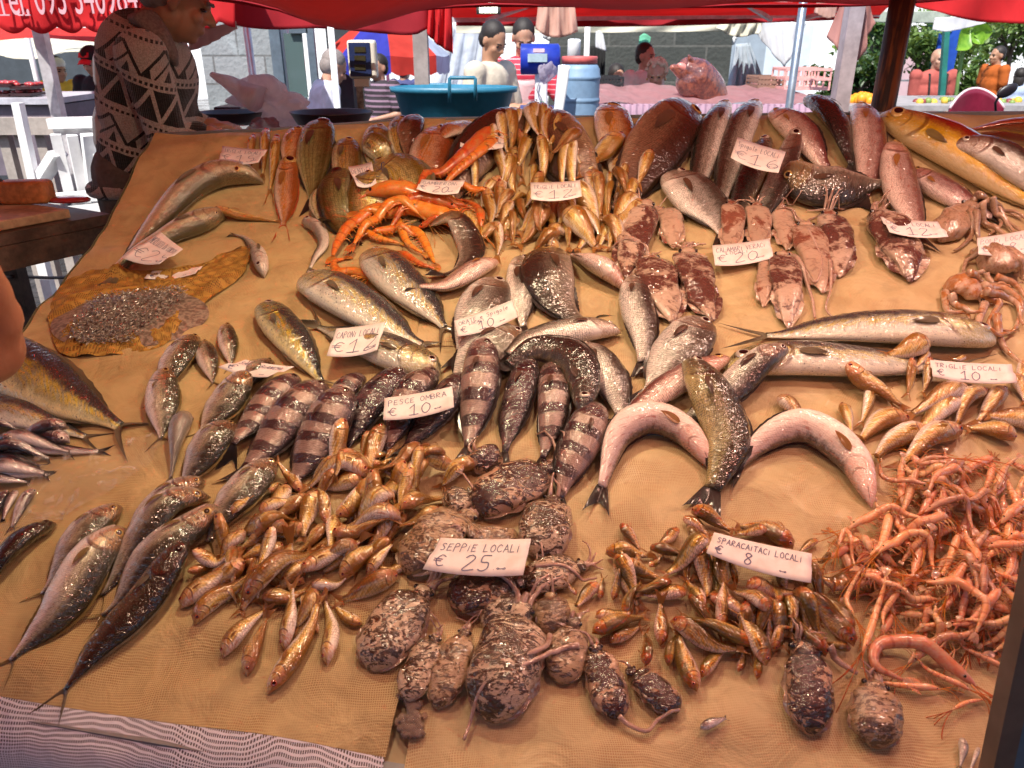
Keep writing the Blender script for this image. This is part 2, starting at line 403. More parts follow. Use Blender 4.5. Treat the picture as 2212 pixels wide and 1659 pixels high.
# hem rope and pipe of the awning
mb = MB(); tube(mb, [Vector(p)+Vector((0, .01, -.006)) for p in E_], .007, 6); o = mb.build('awning_hem', REDD, loc=E_[30]); o.parent = None
tag(o, 'dark red rolled hem cord along the far edge of the awning over the slab', 'hem cord')

# valance with the telephone number
T1 = [(-60, -60, 4.0), (100, -60, 4.0), (508, -60, 4.0)]; B1 = [(-60, 56, 4.0), (100, 58, 4.0), (300, 52, 4.0), (508, 44, 4.0)]
val = thing('printed_awning', 'red scalloped awning printed with a telephone number behind the man in the sweater', 'awning', at(200, 0, 4.0))
o = drape('valance', T1, B1, RED, nu=120, nv=8, amp=.012, freq=16, parent=val, scal=(.030, 9.5))
drape('roof', T1, [(-60, -130, 6.5), (200, -130, 6.5), (560, -130, 6.5)], RED, parent=val, nu=20)
def text(body, size, mat, parent, origin, X, Y, name='lettering', extr=.0015, sx=1.0, shear=0, offset=0):
    cu = bpy.data.curves.new(name, 'FONT'); cu.body = body; cu.size = size; cu.extrude = extr; cu.shear = shear; cu.offset = offset
    tmp = bpy.data.objects.new('tmp', cu); C.objects.link(tmp); bpy.context.view_layer.update()
    me = bpy.data.meshes.new_from_object(tmp.evaluated_get(bpy.context.evaluated_depsgraph_get())); bpy.data.objects.remove(tmp)
    X, Y = Vector(X).normalized(), Vector(Y).normalized(); Z = X.cross(Y); off = Vector(parent.location) if parent else Vector((0, 0, 0))
    for v in me.vertices: v.co = Vector(origin)+X*v.co.x*sx+Y*v.co.y+Z*v.co.z-off
    me.materials.clear(); me.materials.append(mat); o = bpy.data.objects.new(name, me); C.objects.link(o)
    if parent: o.parent = parent
    return o
PRINT = plain('awning_print', (.60, .33, .36), .7, var=.05)
p0 = at(-4, 32, 3.955); text('Tel. 095 340984', .20, PRINT, val, p0, (1, 0, .012), (0, 0, 1), sx=.50)
mb = MB()
for x0, x1, yy in ((-2, 22, 32.5), (39, 51, 32.5), (55, 66, 32.5)):       # feet of the serif letters
    bar(mb, at(x0, yy, 3.953), at(x1, yy, 3.953), .006)
mb.build('lettering', PRINT, val, smooth=False)
drape('hanging_flap', [(405, 62, 4.1), (450, 60, 4.1), (510, 46, 4.1)], [(406, 112, 4.3), (450, 96, 4.3), (512, 62, 4.3)], PINKC, 'pinkish flap of awning cloth hanging by the stone wall, right of the man', 'cloth', nu=16, amp=.01)
drape('red_awning', [(400, -40, 4.6), (700, -40, 4.6), (920, -30, 4.6)], [(400, 30, 4.6), (553, 62, 4.6), (700, 62, 4.6), (880, 76, 4.6), (926, 60, 4.6)], REDD, 'dark red awning strip behind the sagging awning, above the door', 'awning', amp=.008)
drape('red_awning', [(-60, 58, 7.5), (100, 60, 7.5), (230, 60, 7.5)], [(-60, 95, 6.6), (60, 82, 6.6), (150, 86, 6.6), (230, 92, 6.6)], cloth_mat('sunlit_red', (.7, .06, .05), .5, tcol=(.95, .12, .09)), 'sunlit red awning beyond the scalloped one at the left', 'awning', amp=.03, freq=9)
drape('cream_awning', [(-60, 80, 9), (100, 84, 9), (235, 88, 9)], [(-60, 110, 8), (60, 128, 8), (150, 112, 8), (235, 118, 8)], CREAM, 'cream canvas awning over the far left stall', 'awning', amp=.03)
# far stall's roof in the middle
far = thing('far_stall_awning', 'bright red awning with a darker valance over the stall behind the slab', 'awning', at(1400, 30, 6))
drape('roof', [(925, 14, 6.7), (1400, 4, 6.7), (1930, 6, 6.7)], [(985, 40, 8.2), (1400, 36, 8.2), (1900, 34, 8.2)], cloth_mat('far_red', (.66, .05, .05), .42, tcol=(.9, .10, .09), sc=2, wrinkle=.3), parent=far, nu=60, amp=.02, freq=20)
drape('valance', [(985, 40, 8.22), (1400, 36, 8.22), (1900, 34, 8.22)], [(985, 56, 8.22), (1400, 57, 8.22), (1900, 40, 8.22)], REDD, parent=far, nu=60, nv=4, amp=.01)
mb = MB()
for p, q in (((950, 42), (1900, 30)), ):
    bar(mb, at(p[0], p[1], 8.1), at(q[0], q[1], 8.1), .05)
for p, q in (((1052, 44), (1160, 5)), ((1130, 0), (1260, -30)), ((1665, 42), (1590, -5)), ((1720, 44), (1850, 10))): bar(mb, at(p[0], p[1], 7.9), at(q[0], q[1], 6.9), .035)
mb.build('frame', ALU, far, smooth=False)
drape('cream_awning', [(985, 52, 9.2), (1400, 52, 9.2), (1700, 50, 9.2)], [(985, 72, 9.2), (1400, 70, 9.2), (1700, 64, 9.2)], CREAM, 'cream canvas edge just below the bright red awning', 'awning', amp=.02)
drape('red_awning', [(1975, -30, 5.2), (2100, -40, 5.2), (2300, -40, 5.2)], [(1983, 14, 5.2), (2085, 42, 5.2), (2180, 50, 5.2), (2300, 54, 5.2)], RED, 'large bright red awning corner at the top right', 'awning', amp=.02, freq=12)
drape('white_awning', [(2020, 38, 7), (2090, 36, 7), (2130, 48, 7)], [(2016, 64, 7), (2050, 68, 7), (2130, 50, 7)], WHITEC, 'white canvas corner under the bright red awning at the right', 'awning', nu=12, amp=.01)
drape('grey_awning', [(1890, 24, 9), (2060, 24, 9)], [(1890, 48, 9), (2040, 50, 9)], plain('greenish_canvas', (.32, .36, .30), .8), 'greenish grey awning strip behind the rusty pole', 'awning', nu=12, amp=.01)

# buildings
def block_mat(name, c1, c2, mort, sc, off=.5):
    t = NT(name); o = t.n('TexCoord').outputs['Object']; s_ = t.n('SeparateXYZ', {0: o}); cv = t.n('CombineXYZ', {0: s_.outputs[0], 1: s_.outputs[2], 2: 0.}).outputs[0]
    br = t.n('TexBrick', {'Vector': cv, 'Scale': sc, 'Color1': (*c1, 1), 'Color2': (*c2, 1), 'Mortar': (*mort, 1), 'Mortar Size': .012, 'Brick Width': .7, 'Row Height': .36})
    n1 = t.noise(2.2, o, 5); n2 = t.noise(22, o, 4)
    col = t.mix(t.m('MULTIPLY', t.sm(n1, .52, .7), .5), br.outputs[0], tuple(min(1, x*2.0) for x in c1)); col = t.mix(t.m('MULTIPLY', t.sm(n2, .5, .7), .3), col, tuple(x*.4 for x in c1))
    t.bsdf(col=col, rough=.85, nrm=t.bump(t.m('ADD', n2, t.m('MULTIPLY', br.outputs[1], -1.)), .6, .02)); return t.mat
def wall(name, x0, x1, ytop, Y, mat, label, depth=.4, cat='building', ybot=None):
    a, b = at(x0, ytop, Y), at(x1, ytop, Y); zb = 0 if ybot is None else at(x0, ybot, Y).z; mb = MB()
    box(mb, ((a.x+b.x)/2, Y+depth/2, (a.z+zb)/2), (b.x-a.x, depth, a.z-zb)); o = mb.build(name, mat, loc=((a.x+b.x)/2, Y, 0), smooth=False); return tag(o, label, cat)
wall('stone_wall', 380, 553, -250, 9.5, block_mat('grey_stone', (.20, .22, .23), (.26, .27, .28), (.13, .13, .13), 1.2), 'grey stone block wall at the left of the shop door')
wall('dark_block_wall', 1190, 1585, 62, 10.0, block_mat('dark_blocks', (.045, .05, .045), (.065, .068, .06), (.10, .10, .09), .9), 'dark grey block wall behind the barrel and the customers')
mb = MB(); a = at(1180, 40, 10.2); b = at(1590, 40, 10.2)
for k in range(260):
    x = random.uniform(a.x, b.x); ball(mb, (x, 10.15, a.z-.12-random.uniform(0, .16)), random.uniform(.02, .05), 6)
tag(mb.build('rubble_edge', plain('pale_rubble', (.6, .6, .6), .9), loc=a), 'pale crumbling plaster edge along the top of the dark block wall', 'plaster')
wall('white_column', 549, 590, -200, 9.0, plain('white_plaster', (.75, .76, .78), .8, var=.03), 'white pilaster between the stone wall and the glass door', cat='pilaster')
wall('white_facade', -2600, 5200, -260, 26, plain('sunlit_facade', (.80, .80, .80), .85, var=.03), 'long white sunlit facade far behind the stalls', cat='building')
wall('dark_shop_front', -300, 230, 95, 11.5, plain('dark_shop', (.045, .055, .065), .7), 'dark blue grey shop front behind the left stalls')
wall('pink_wall', 1880, 2065, 108, 15, plain('pink_plaster', (.50, .34, .36), .8, var=.04), 'pink plastered wall behind the rusty pole', cat='wall')
wall('grey_kiosk', 1560, 1660, 60, 12, plain('blue_grey_panel', (.28, .33, .38), .6, var=.06), 'blue grey metal kiosk panel behind the fish head', cat='kiosk')
wall('pale_van_side', 1655, 1760, 55, 13, plain('pale_blue_panel', (.55, .62, .68), .5, var=.05), 'pale blue panel wall between the hanging cloths at the right', cat='panel')
# glass door
d = thing('glass_door', 'grey blue framed glass shop door left of the parasol', 'door', at(640, 250, 8.9)); fr = plain('door_frame', (.09, .12, .15), .5)
mb = MB()
for x0, x1, y0, y1 in ((590, 612, -60, 330), (666, 688, -60, 330), (612, 666, -60, 72), (612, 666, 210, 240)):
    a, b = at(x0, y0, 8.9), at(x1, y1, 8.9); box(mb, ((a.x+b.x)/2, 8.9, (a.z+b.z)/2), (b.x-a.x, .06, a.z-b.z))
mb.build('frame', fr, d, smooth=False)
t = NT('door_glass'); t.bsdf(col=(.20, .30, .30), rough=.05, metal=.6, coat=1.); a, b = at(612, 72, 8.93), at(666, 210, 8.93)
mb = MB(); box(mb, ((a.x+b.x)/2, 8.93, (a.z+b.z)/2), (b.x-a.x, .02, a.z-b.z)); mb.build('pane', t.mat, d, smooth=False)
mb = MB(); a, b = at(612, 210, 8.93), at(666, 330, 8.93); box(mb, ((a.x+b.x)/2, 8.93, (a.z+b.z)/2), (b.x-a.x, .03, a.z-b.z)); mb.build('lower_panel', plain('door_panel', (.08, .17, .27), .5), d, smooth=False)
wall('doorway_shade_block', 688, 740, -100, 9.6, plain('doorway_shade', (.03, .035, .04), .8), 'dark block painted as the shade in the doorway between the glass door and the parasol', cat='doorway')  # solid block whose near-black colour stands for the shade inside the doorway
# unseen house row added behind the camera to cut skylight on the slab
mb = MB(); box(mb, (0, -6.5, 1.9), (60, 2, 3.8)); tag(mb.build('sky_block_houses', plain('ochre_plaster', (.30, .22, .16), .85), loc=(0, -6.5, 0), smooth=False), 'unseen ochre house row added on the near side of the lane to block skylight', 'building')
# poles
def pole(px, py, Y, w, mat, label, round_=True, top=3.0, z0=0, cat='pole', name='pole'):
    a = at(px, py, Y); mb = MB()
    if round_: tube(mb, [(a.x, Y, z0), (a.x, Y, (z0+top)/2), (a.x, Y, top)], w/2, 14)
    else: box(mb, (a.x, Y, (z0+top)/2), (w, w, top-z0))
    o = mb.build(name, mat, loc=(a.x, Y, 0), smooth=round_); return tag(o, label, cat)
pole(105, 150, 4.3, .055, ALU, 'grey square awning post at the left between the counters', False, 1.86)
pole(70, 130, 7.8, .05, WHITEP, 'thin white pole of the far left stall', True, 2.4)
pole(402, 140, 5.2, .05, WHITEP, 'white pole just behind the man in the sweater', True, 2.2)
pole(541, 100, 5.5, .030, ALU, 'thin pale pole in front of the white pilaster, on its left', True, 2.3); pole(533, 100, 5.6, .02, WHITEP, 'very thin white rod beside the thin pale pole', True, 2.3)
pole(721, 140, 4.4, .034, WHITEP, 'white pole standing left of the scale', True, 1.78)
pole(910, 120, 5.0, .085, WOODP, 'thick grey wooden post right of the scale', False, 1.84)
pole(898, 120, 5.1, .03, plain('rusty_pink', (.42, .28, .26), .7), 'thin pinkish rod at the left of the wooden post', True, 1.84)
pole(1268, 95, 8.5, .055, WHITEP, 'aluminium pole above the blue barrel', True, 1.85)
pole(1721, 110, 3.6, .034, plain('blue_steel', (.22, .26, .32), .4, .6), 'slim grey blue pole between the pink counter and the hanging sheet', True, 2.1)
pole(1830, 120, 3.5, .062, plain('mauve_alu', (.46, .38, .40), .5, .3), 'square aluminium post in front of the hanging brown cloth', False, 2.1)
t = NT('rust'); o_ = t.obj(); n1 = t.noise(9, o_, 6, .65); n2 = t.noise(40, o_, 4); s_ = t.n('VectorMath', {0: o_, 1: (14., 14., 1.5)}, operation='MULTIPLY').outputs[0]; n3 = t.noise(3, s_, 4)
t.bsdf(col=t.mix(t.sm(n3, .48, .66), t.mix(t.sm(n1, .4, .6), (.022, .010, .006), (.06, .022, .010)), (.24, .085, .022)), rough=.6, metal=.2, nrm=t.bump(t.m('ADD', n1, n2), .6, .003))
pole(1928, 120, 3.1, .088, t.mat, 'thick rusty brown pole standing behind the amberjack', True, 2.2)
a = at(2000, 160, 9); mb = MB()
bar(mb, at(2031, 240, 9.0), at(2046, 40, 9.0), .055)
tag(mb.build('green_posts', plain('green_paint', (.02, .16, .13), .5), loc=a, smooth=False), 'slanting green metal post in front of the person in the salmon shirt', 'post')
mb = MB(); bar(mb, at(2010, 200, 11), at(2022, 40, 11), .13); tag(mb.build('green_posts', plain('green_paint', (.02, .16, .13), .5), loc=at(2016, 120, 11), smooth=False), 'wide dark green post behind the head of the person in the salmon shirt', 'post')
wall('blue_tarp', 2035, 2080, 55, 10.5, cloth_mat('blue_tarp', (.02, .08, .42), .2), 'deep blue tarpaulin hanging behind the green posts', cat='tarpaulin', depth=.04, ybot=170)
wall('blue_tarp', 1880, 1960, 80, 11.5, _plain['blue_tarp'], 'dark blue tarpaulin behind the greenery left of the rusty pole', cat='tarpaulin', depth=.04, ybot=112)
# steel post at the lower right, close to the camera
a = at(2175, 1480, .62); U0, U1 = at(2262, 1140, .64), at(2142, 1700, .60); dU = U1-U0; U1 = U0+dU*((U0.z)/(U0.z-U1.z)); mb = MB(); bar(mb, U0-dU*1.2, U1, .022, .022); pr = thing('steel_upright', 'brown grey steel upright at the lower right corner', 'post', (a.x, a.y, 0)); mb.build('profile', plain('worn_steel', (.17, .14, .12), .45, .5), pr, smooth=False)
mb = MB(); bar(mb, U0-dU*1.2+Vector((.024, .006, 0)), U1+Vector((.024, .006, 0)), .026, .018); mb.build('blue_strip', plain('blue_strip', (.08, .17, .26), .5), pr, smooth=False)
# steel pole at the left edge

# lamp fittings: the ones over the slab and the lit one in the picture
def lamp(p, w, c, label, size=.18, aim=None, rx=0):
    p = Vector(p); r = thing('flood_lamp', label, 'lamp', p, 'flood lamps under the awning'); mb = MB()
    box(mb, p+Vector((0, 0, .028)), (size*1.25, size*.9, .045)); mb.build('housing', DARKM, r, smooth=False)
    t = NT('lit_glass'); t.bsdf(col=(.9, .9, .8), em=(*c, 1), es=w); mb = MB(); box(mb, p+Vector((0, 0, .003)), (size, size*.65, .003)); mb.build('glass', t.mat, r, smooth=False)
    mb = MB(); tube(mb, [p+Vector((0, 0, .05)), p+Vector((0, 0, .30))], .006, 6); mb.build('hanger', DARKM, r); return r
for i, (p, w, c) in enumerate(LAMPS):
    L_ = bpy.data.lights.new('stall_lamp', 'AREA'); L_.shape = 'RECTANGLE'; L_.size = .11; L_.size_y = .08; L_.energy = w; L_.color = c
    o = bpy.data.objects.new('stall_lamp', L_); C.objects.link(o); o.location = Vector(p)-Vector((0, 0, .004))
    lamp(p, 6, c, 'small lamp hanging from the awning above '+LAMP_AT[i], .08)
p = at(1055, 19, 4.4); r = thing('flood_lamp', 'lit floodlight under the red awning above the man in the tan shirt', 'lamp', p)
mb = MB(); M_ = Matrix.Rotation(R(35), 3, 'X'); box(mb, p+Vector((0, .03, .02)), (.125, .05, .075), mat=M_); mb.build('housing', DARKM, r, smooth=False)
t = NT('lit_floodlight'); t.bsdf(col=(1, 1, .9), em=(1, .97, .75, 1), es=7); mb = MB(); box(mb, p+Vector((0, -.004, .004)), (.09, .012, .045), mat=M_); mb.build('glass', t.mat, r, smooth=False)
# ---------------------------------------------------------------- fish: materials
def fish_mat(name, back, side, belly, split=(.0, .55), metal=.4, rough=.3, scale=3.2, bands=0, bandc=None, lines=0, stripe=None,
             spots=0, yellow=None, headc=None, red=None, scb=.35, mott=.25, gs=1.):
    t = NT(name)
    uv = t.n('SeparateXYZ', {0: t.n('UVMap', uv_map='UVMap').outputs[0]}); u, v = uv.outputs[0], uv.outputs[1]
    cm = t.n('UVMap', uv_map='UVcm').outputs[0]
    rnd = t.n('ObjectInfo').outputs['Random']
    off = t.n('CombineXYZ', {0: t.m('MULTIPLY', rnd, 90.), 1: t.m('MULTIPLY', rnd, 37.)}).outputs[0]
    pc = t.n('VectorMath', {0: cm, 1: off}, operation='ADD').outputs[0]
    n1 = t.noise(.55, pc, 4, .6); n2 = t.noise(2.6, pc, 4, .6); n3 = t.noise(9, pc, 2)
    st = t.n('VectorMath', {0: pc, 1: (.35, 2.2, 1)}, operation='MULTIPLY').outputs[0]
    nst = t.noise(1.1, st, 4, .65)
    c = t.m('COSINE', t.m('MULTIPLY', v, 2*math.pi))
    cn = t.m('ADD', c, t.m('MULTIPLY', t.m('SUBTRACT', n1, .5), .7)); cn = t.m('ADD', cn, t.m('MULTIPLY', t.m('SUBTRACT', n2, .5), .5))
    col = t.mix(t.sm(cn, split[1]-.35, split[1]+.25), side, back)
    col = t.mix(t.sm(t.m('MULTIPLY', cn, -1.), -split[0]+.05, -split[0]+.5), col, belly)
    if yellow:                                     # a coloured wash along the lower flank
        band = t.m('MULTIPLY', t.sm(cn, -.75, -.15), t.m('SUBTRACT', 1., t.sm(cn, -.05, .45)))
        col = t.mix(t.m('MULTIPLY', t.m('MULTIPLY', band, t.sm(nst, .38, .62)), .75), col, yellow)
    if red:
        f = t.m('MULTIPLY', t.sm(nst, .52, .66), t.sm(n1, .40, .62)); col = t.mix(t.m('MULTIPLY', f, .75), col, red)
    if lines:
        l = t.sm(t.m('SINE', t.m('ADD', t.m('MULTIPLY', c, lines), t.m('MULTIPLY', n1, 1.2))), .1, .8)
        col = t.mix(t.m('MULTIPLY', l, .55), col, tuple(x*.45 for x in side))
    if stripe:
        l = t.m('SUBTRACT', 1., t.sm(t.m('ABSOLUTE', t.m('SUBTRACT', c, .12)), .0, .05)); col = t.mix(t.m('MULTIPLY', l, .6), col, stripe)
    if bands:
        ph = t.m('ADD', t.m('MULTIPLY', u, bands*2*math.pi), t.m('ADD', t.m('MULTIPLY', n1, 2.2), t.m('MULTIPLY', c, .5)))
        bb = t.m('MULTIPLY', t.sm(t.m('SINE', ph), -.05, .40), t.sm(t.m('ADD', cn, .2), -1.1, -.3)); col = t.mix(t.m('MULTIPLY', bb, .93), col, bandc)
    if spots:
        vo = t.n('TexVoronoi', {'Vector': pc, 'Scale': .85}); f = t.m('SUBTRACT', 1., t.sm(vo.outputs['Distance'], .09, .17))
        col = t.mix(t.m('MULTIPLY', f, .75), col, (.03, .03, .03))
        col = t.mix(t.m('MULTIPLY', t.sm(n2, .54, .68), .45), col, tuple(x*.35 for x in back))
    col = t.mix(t.m('MULTIPLY', t.sm(n3, .45, .75), mott), col, tuple(x*.35 for x in side))
    col = t.mix(t.m('MULTIPLY', t.sm(nst, .50, .68), .32), col, tuple(x*.30 for x in side))
    # scales
    sv = t.n('VectorMath', {0: cm, 1: (scale*.8, scale, 1)}, operation='MULTIPLY').outputs[0]
    vo = t.n('TexVoronoi', {'Vector': sv, 'Scale': 1.0, 'Randomness': .35}); body = t.sm(u, .24, .32)
    sd_ = vo.outputs['Distance']
    col = t.mix(t.m('MULTIPLY', t.m('MULTIPLY', t.sm(sd_, .35, .62), body), scb), col, tuple(x*.3 for x in back))
    # gill cover, cheek and mouth
    g = t.m('SUBTRACT', u, t.m('SUBTRACT', .265, t.m('MULTIPLY', t.m('MULTIPLY', c, c), .07)))
    gill = t.m('SUBTRACT', 1., t.sm(t.m('ABSOLUTE', g), .004, .016)); gill = t.m('MULTIPLY', t.m('MULTIPLY', gill, gs), t.m('SUBTRACT', 1., t.sm(t.m('ABSOLUTE', t.m('ADD', c, .1)), .5, .85)))
    g2 = t.m('SUBTRACT', u, t.m('SUBTRACT', .185, t.m('MULTIPLY', t.m('MULTIPLY', c, c), .06)))
    gill2 = t.m('MULTIPLY', t.m('SUBTRACT', 1., t.sm(t.m('ABSOLUTE', g2), .002, .010)), t.m('SUBTRACT', 1., t.sm(t.m('ABSOLUTE', c), .4, .75)))
    mo = t.m('MULTIPLY', t.m('SUBTRACT', 1., t.sm(t.m('ABSOLUTE', t.m('ADD', c, t.m('ADD', .2, t.m('MULTIPLY', u, 2.)))), .03, .10)), t.m('SUBTRACT', 1., t.sm(u, .075, .095)))
    head = t.m('SUBTRACT', 1., t.sm(g, -.02, .02))
    if headc: col = t.mix(t.m('MULTIPLY', head, t.m('MULTIPLY', t.sm(n2, .35, .6), .7)), col, headc)
    col = t.mix(t.m('MULTIPLY', t.m('MAXIMUM', gill, mo), .62), col, (.06, .015, .01))
    col = t.mix(t.m('MULTIPLY', gill2, .45), col, (.10, .04, .02))
    hgt = t.m('SUBTRACT', t.m('MULTIPLY', t.m('MULTIPLY', t.m('SUBTRACT', 1., sd_), body), .55), t.m('MULTIPLY', t.m('ADD', gill, t.m('MULTIPLY', gill2, .6)), 1.6))
    hgt = t.m('ADD', hgt, t.m('MULTIPLY', n2, .9)); hgt = t.m('ADD', hgt, t.m('MULTIPLY', n3, .35))
    nr = t.bump(hgt, .6, .0018)
    nsm = t.bump(t.m('ADD', t.noise(1.1, pc, 0), t.m('MULTIPLY', t.noise(3.2, pc, 0), .35)), 1., .0030)
    hs_ = t.n('HueSaturation', {'Hue': t.m('ADD', .49, t.m('MULTIPLY', rnd, .02)), 'Value': t.m('ADD', .84, t.m('MULTIPLY', rnd, .28)), 'Saturation': 1.2, 'Color': col})
    t.bsdf(col=hs_.outputs[0], rough=t.m('ADD', rough-.06, t.m('MULTIPLY', n2, .14)), metal=t.m('MULTIPLY', metal, t.m('SUBTRACT', 1., t.sm(t.m('MULTIPLY', cn, -1.), .3, .8))),
           nrm=nr, coat=1., coatr=.05, coatn=nsm, spec=.3, coati=1.65)
    return t.mat
FM = dict(
 mullet=fish_mat('skin_mullet', (.28, .15, .06), (.72, .59, .36), (.86, .78, .70), (-.35, .42), .22, .34, 3.0, yellow=(.70, .42, .07), red=(.55, .13, .05), headc=(.60, .30, .20), scb=.4),
 mulletr=fish_mat('skin_rock_mullet', (.14, .09, .03), (.64, .48, .27), (.82, .64, .54), (-.3, .3), .22, .34, 3.2, yellow=(.62, .30, .04), red=(.62, .07, .03), headc=(.50, .14, .08), scb=.5),
 gold=fish_mat('skin_gold_bream', (.18, .14, .05), (.54, .49, .27), (.66, .60, .44), (-.4, .5), .5, .28, 2.4, lines=22, headc=(.20, .16, .08), yellow=(.60, .42, .08), scb=.5),
 green=fish_mat('skin_green_bream', (.06, .06, .02), (.26, .27, .13), (.45, .42, .28), (-.5, .4), .4, .3, 2.4, lines=24, headc=(.10, .09, .05), scb=.5),
 pauro=fish_mat('skin_orange_bream', (.30, .12, .06), (.62, .43, .30), (.72, .60, .50), (-.3, .5), .3, .32, 2.6, yellow=(.66, .28, .05), headc=(.42, .20, .10), scb=.4),
 brown=fish_mat('skin_brown_bream', (.045, .026, .018), (.19, .12, .085), (.36, .26, .19), (-.55, .25), .3, .32, 2.0, headc=(.08, .035, .02), scb=.55),
 orata=fish_mat('skin_silver_bream', (.08, .07, .055), (.43, .43, .39), (.80, .76, .70), (-.25, .35), .45, .3, 2.6, headc=(.28, .18, .12), scb=.55),
 oratad=fish_mat('skin_dark_bream', (.035, .032, .026), (.17, .15, .12), (.42, .36, .30), (-.45, .2), .4, .3, 2.6, headc=(.22, .15, .07), scb=.5),
 bass=fish_mat('skin_sea_bass', (.06, .055, .045), (.42, .42, .37), (.82, .78, .72), (-.15, .30), .45, .3, 2.7, stripe=(.10, .08, .06), headc=(.30, .18, .13), scb=.65),
 bassp=fish_mat('skin_pink_bass', (.15, .06, .06), (.46, .34, .31), (.80, .66, .60), (.0, .5), .3, .32, 2.8, headc=(.42, .18, .14), scb=.5, red=(.50, .12, .09)),
 bassd=fish_mat('skin_dark_bass', (.022, .02, .018), (.09, .08, .065), (.30, .25, .15), (-.55, .05), .35, .27, 2.6, stripe=(.03, .03, .03), headc=(.05, .045, .035), scb=.6),
 bassg=fish_mat('skin_green_bass', (.035, .033, .02), (.15, .13, .065), (.46, .38, .20), (-.4, .1), .4, .27, 2.6, stripe=(.04, .04, .03), headc=(.06, .05, .045), scb=.6),
 bellyup=fish_mat('skin_pale_belly', (.08, .06, .055), (.74, .60, .55), (.84, .74, .68), (.15, .62), .08, .38, 2.8, headc=(.70, .40, .35), red=(.6, .22, .18), scb=.1, mott=.12, gs=.35),
 lamp=fish_mat('skin_dolphinfish', (.05, .06, .065), (.42, .46, .44), (.78, .76, .64), (-.4, .22), .42, .27, 7, spots=1, yellow=(.58, .44, .07), headc=(.40, .36, .16), scb=.1),
 lampd=fish_mat('skin_dark_dolphinfish', (.03, .038, .038), (.28, .30, .22), (.68, .60, .36), (-.4, .15), .42, .27, 7, spots=1, yellow=(.58, .44, .06), headc=(.16, .17, .10), scb=.1),
 amber=fish_mat('skin_amberjack', (.26, .06, .05), (.62, .44, .14), (.78, .66, .42), (-.35, .4), .35, .3, 3.5, spots=0, yellow=(.66, .44, .06), headc=(.56, .44, .20), scb=.3),
 pilot=fish_mat('skin_banded', (.03, .022, .025), (.33, .25, .22), (.34, .23, .21), (-.6, .8), .25, .24, 3.5, bands=5.2, bandc=(.022, .016, .02), headc=(.05, .03, .035), scb=.3, mott=.3),
 pilotd=fish_mat('skin_banded_dark', (.014, .012, .016), (.085, .06, .06), (.13, .075, .075), (-.6, .6), .25, .22, 3.5, bands=5.2, bandc=(.010, .009, .013), headc=(.02, .015, .02), scb=.2, mott=.4),
 sauro=fish_mat('skin_horse_mackerel', (.04, .042, .028), (.50, .48, .38), (.84, .78, .72), (-.1, .25), .5, .27, 5, stripe=(.22, .19, .08), headc=(.34, .20, .12), scb=.25),
 saurod=fish_mat('skin_dark_mackerel', (.02, .018, .012), (.10, .08, .055), (.45, .32, .24), (-.5, .1), .4, .25, 5, headc=(.03, .025, .02), scb=.25),
 hake=fish_mat('skin_hake', (.11, .10, .06), (.58, .55, .40), (.84, .82, .74), (-.15, .3), .45, .3, 5, headc=(.34, .28, .17), scb=.25),
 palef=fish_mat('skin_pale', (.26, .25, .22), (.60, .58, .52), (.74, .70, .64), (-.1, .6), .25, .33, 4, headc=(.40, .33, .26), scb=.2),
 anch=fish_mat('skin_anchovy', (.035, .035, .045), (.42, .40, .40), (.76, .72, .70), (-.1, .45), .6, .22, 6, headc=(.34, .24, .20), scb=.2),
)
def fin_mat(name, col, tip):
    t = NT(name); uv = t.n('SeparateXYZ', {0: t.n('UVMap', uv_map='UVMap').outputs[0]}); u, v = uv.outputs[0], uv.outputs[1]
    ray_ = t.m('SINE', t.m('MULTIPLY', v, 110.)); nz = t.noise(160, t.obj(), 3)
    c = t.mix(t.m('MULTIPLY', t.sm(ray_, -.2, .8), .45), col, tuple(x*.4 for x in col)); c = t.mix(t.sm(u, .35, .95), c, tip)
    p = t.bsdf(col=c, rough=.35, coat=.6, coatr=.15, nrm=t.bump(t.m('ADD', ray_, nz), .5, .001))
    tl = t.n('BsdfTranslucent', {'Color': c}); mx = t.n('MixShader', {0: .25, 1: p.outputs[0], 2: tl.outputs[0]}); t.t.links.new(mx.outputs[0], t.out.inputs[0])
    return t.mat
FIN = dict(gold=fin_mat('fin_gold', (.46, .22, .06), (.38, .15, .04)), dark=fin_mat('fin_dark', (.045, .032, .026), (.02, .016, .014)),
           grey=fin_mat('fin_grey', (.22, .18, .11), (.09, .07, .045)), yel=fin_mat('fin_yellow', (.28, .20, .06), (.18, .11, .04)), red=fin_mat('fin_red', (.55, .12, .04), (.5, .10, .03)),
           brown=fin_mat('fin_brown', (.15, .075, .045), (.07, .035, .02)))
def eye_mats():
    A = {}
    for nm, c in (('gold', (.50, .34, .12)), ('red', (.42, .07, .03)), ('silver', (.55, .50, .42)), ('dark', (.06, .045, .03))):
        t = NT('iris_'+nm); t.bsdf(col=c, rough=.2, coat=1., metal=.3); A[nm] = t.mat
    t = NT('pupil'); t.bsdf(col=(.004, .004, .005), rough=.06, coat=1.); A['pupil'] = t.mat
    return A
EYE = eye_mats()

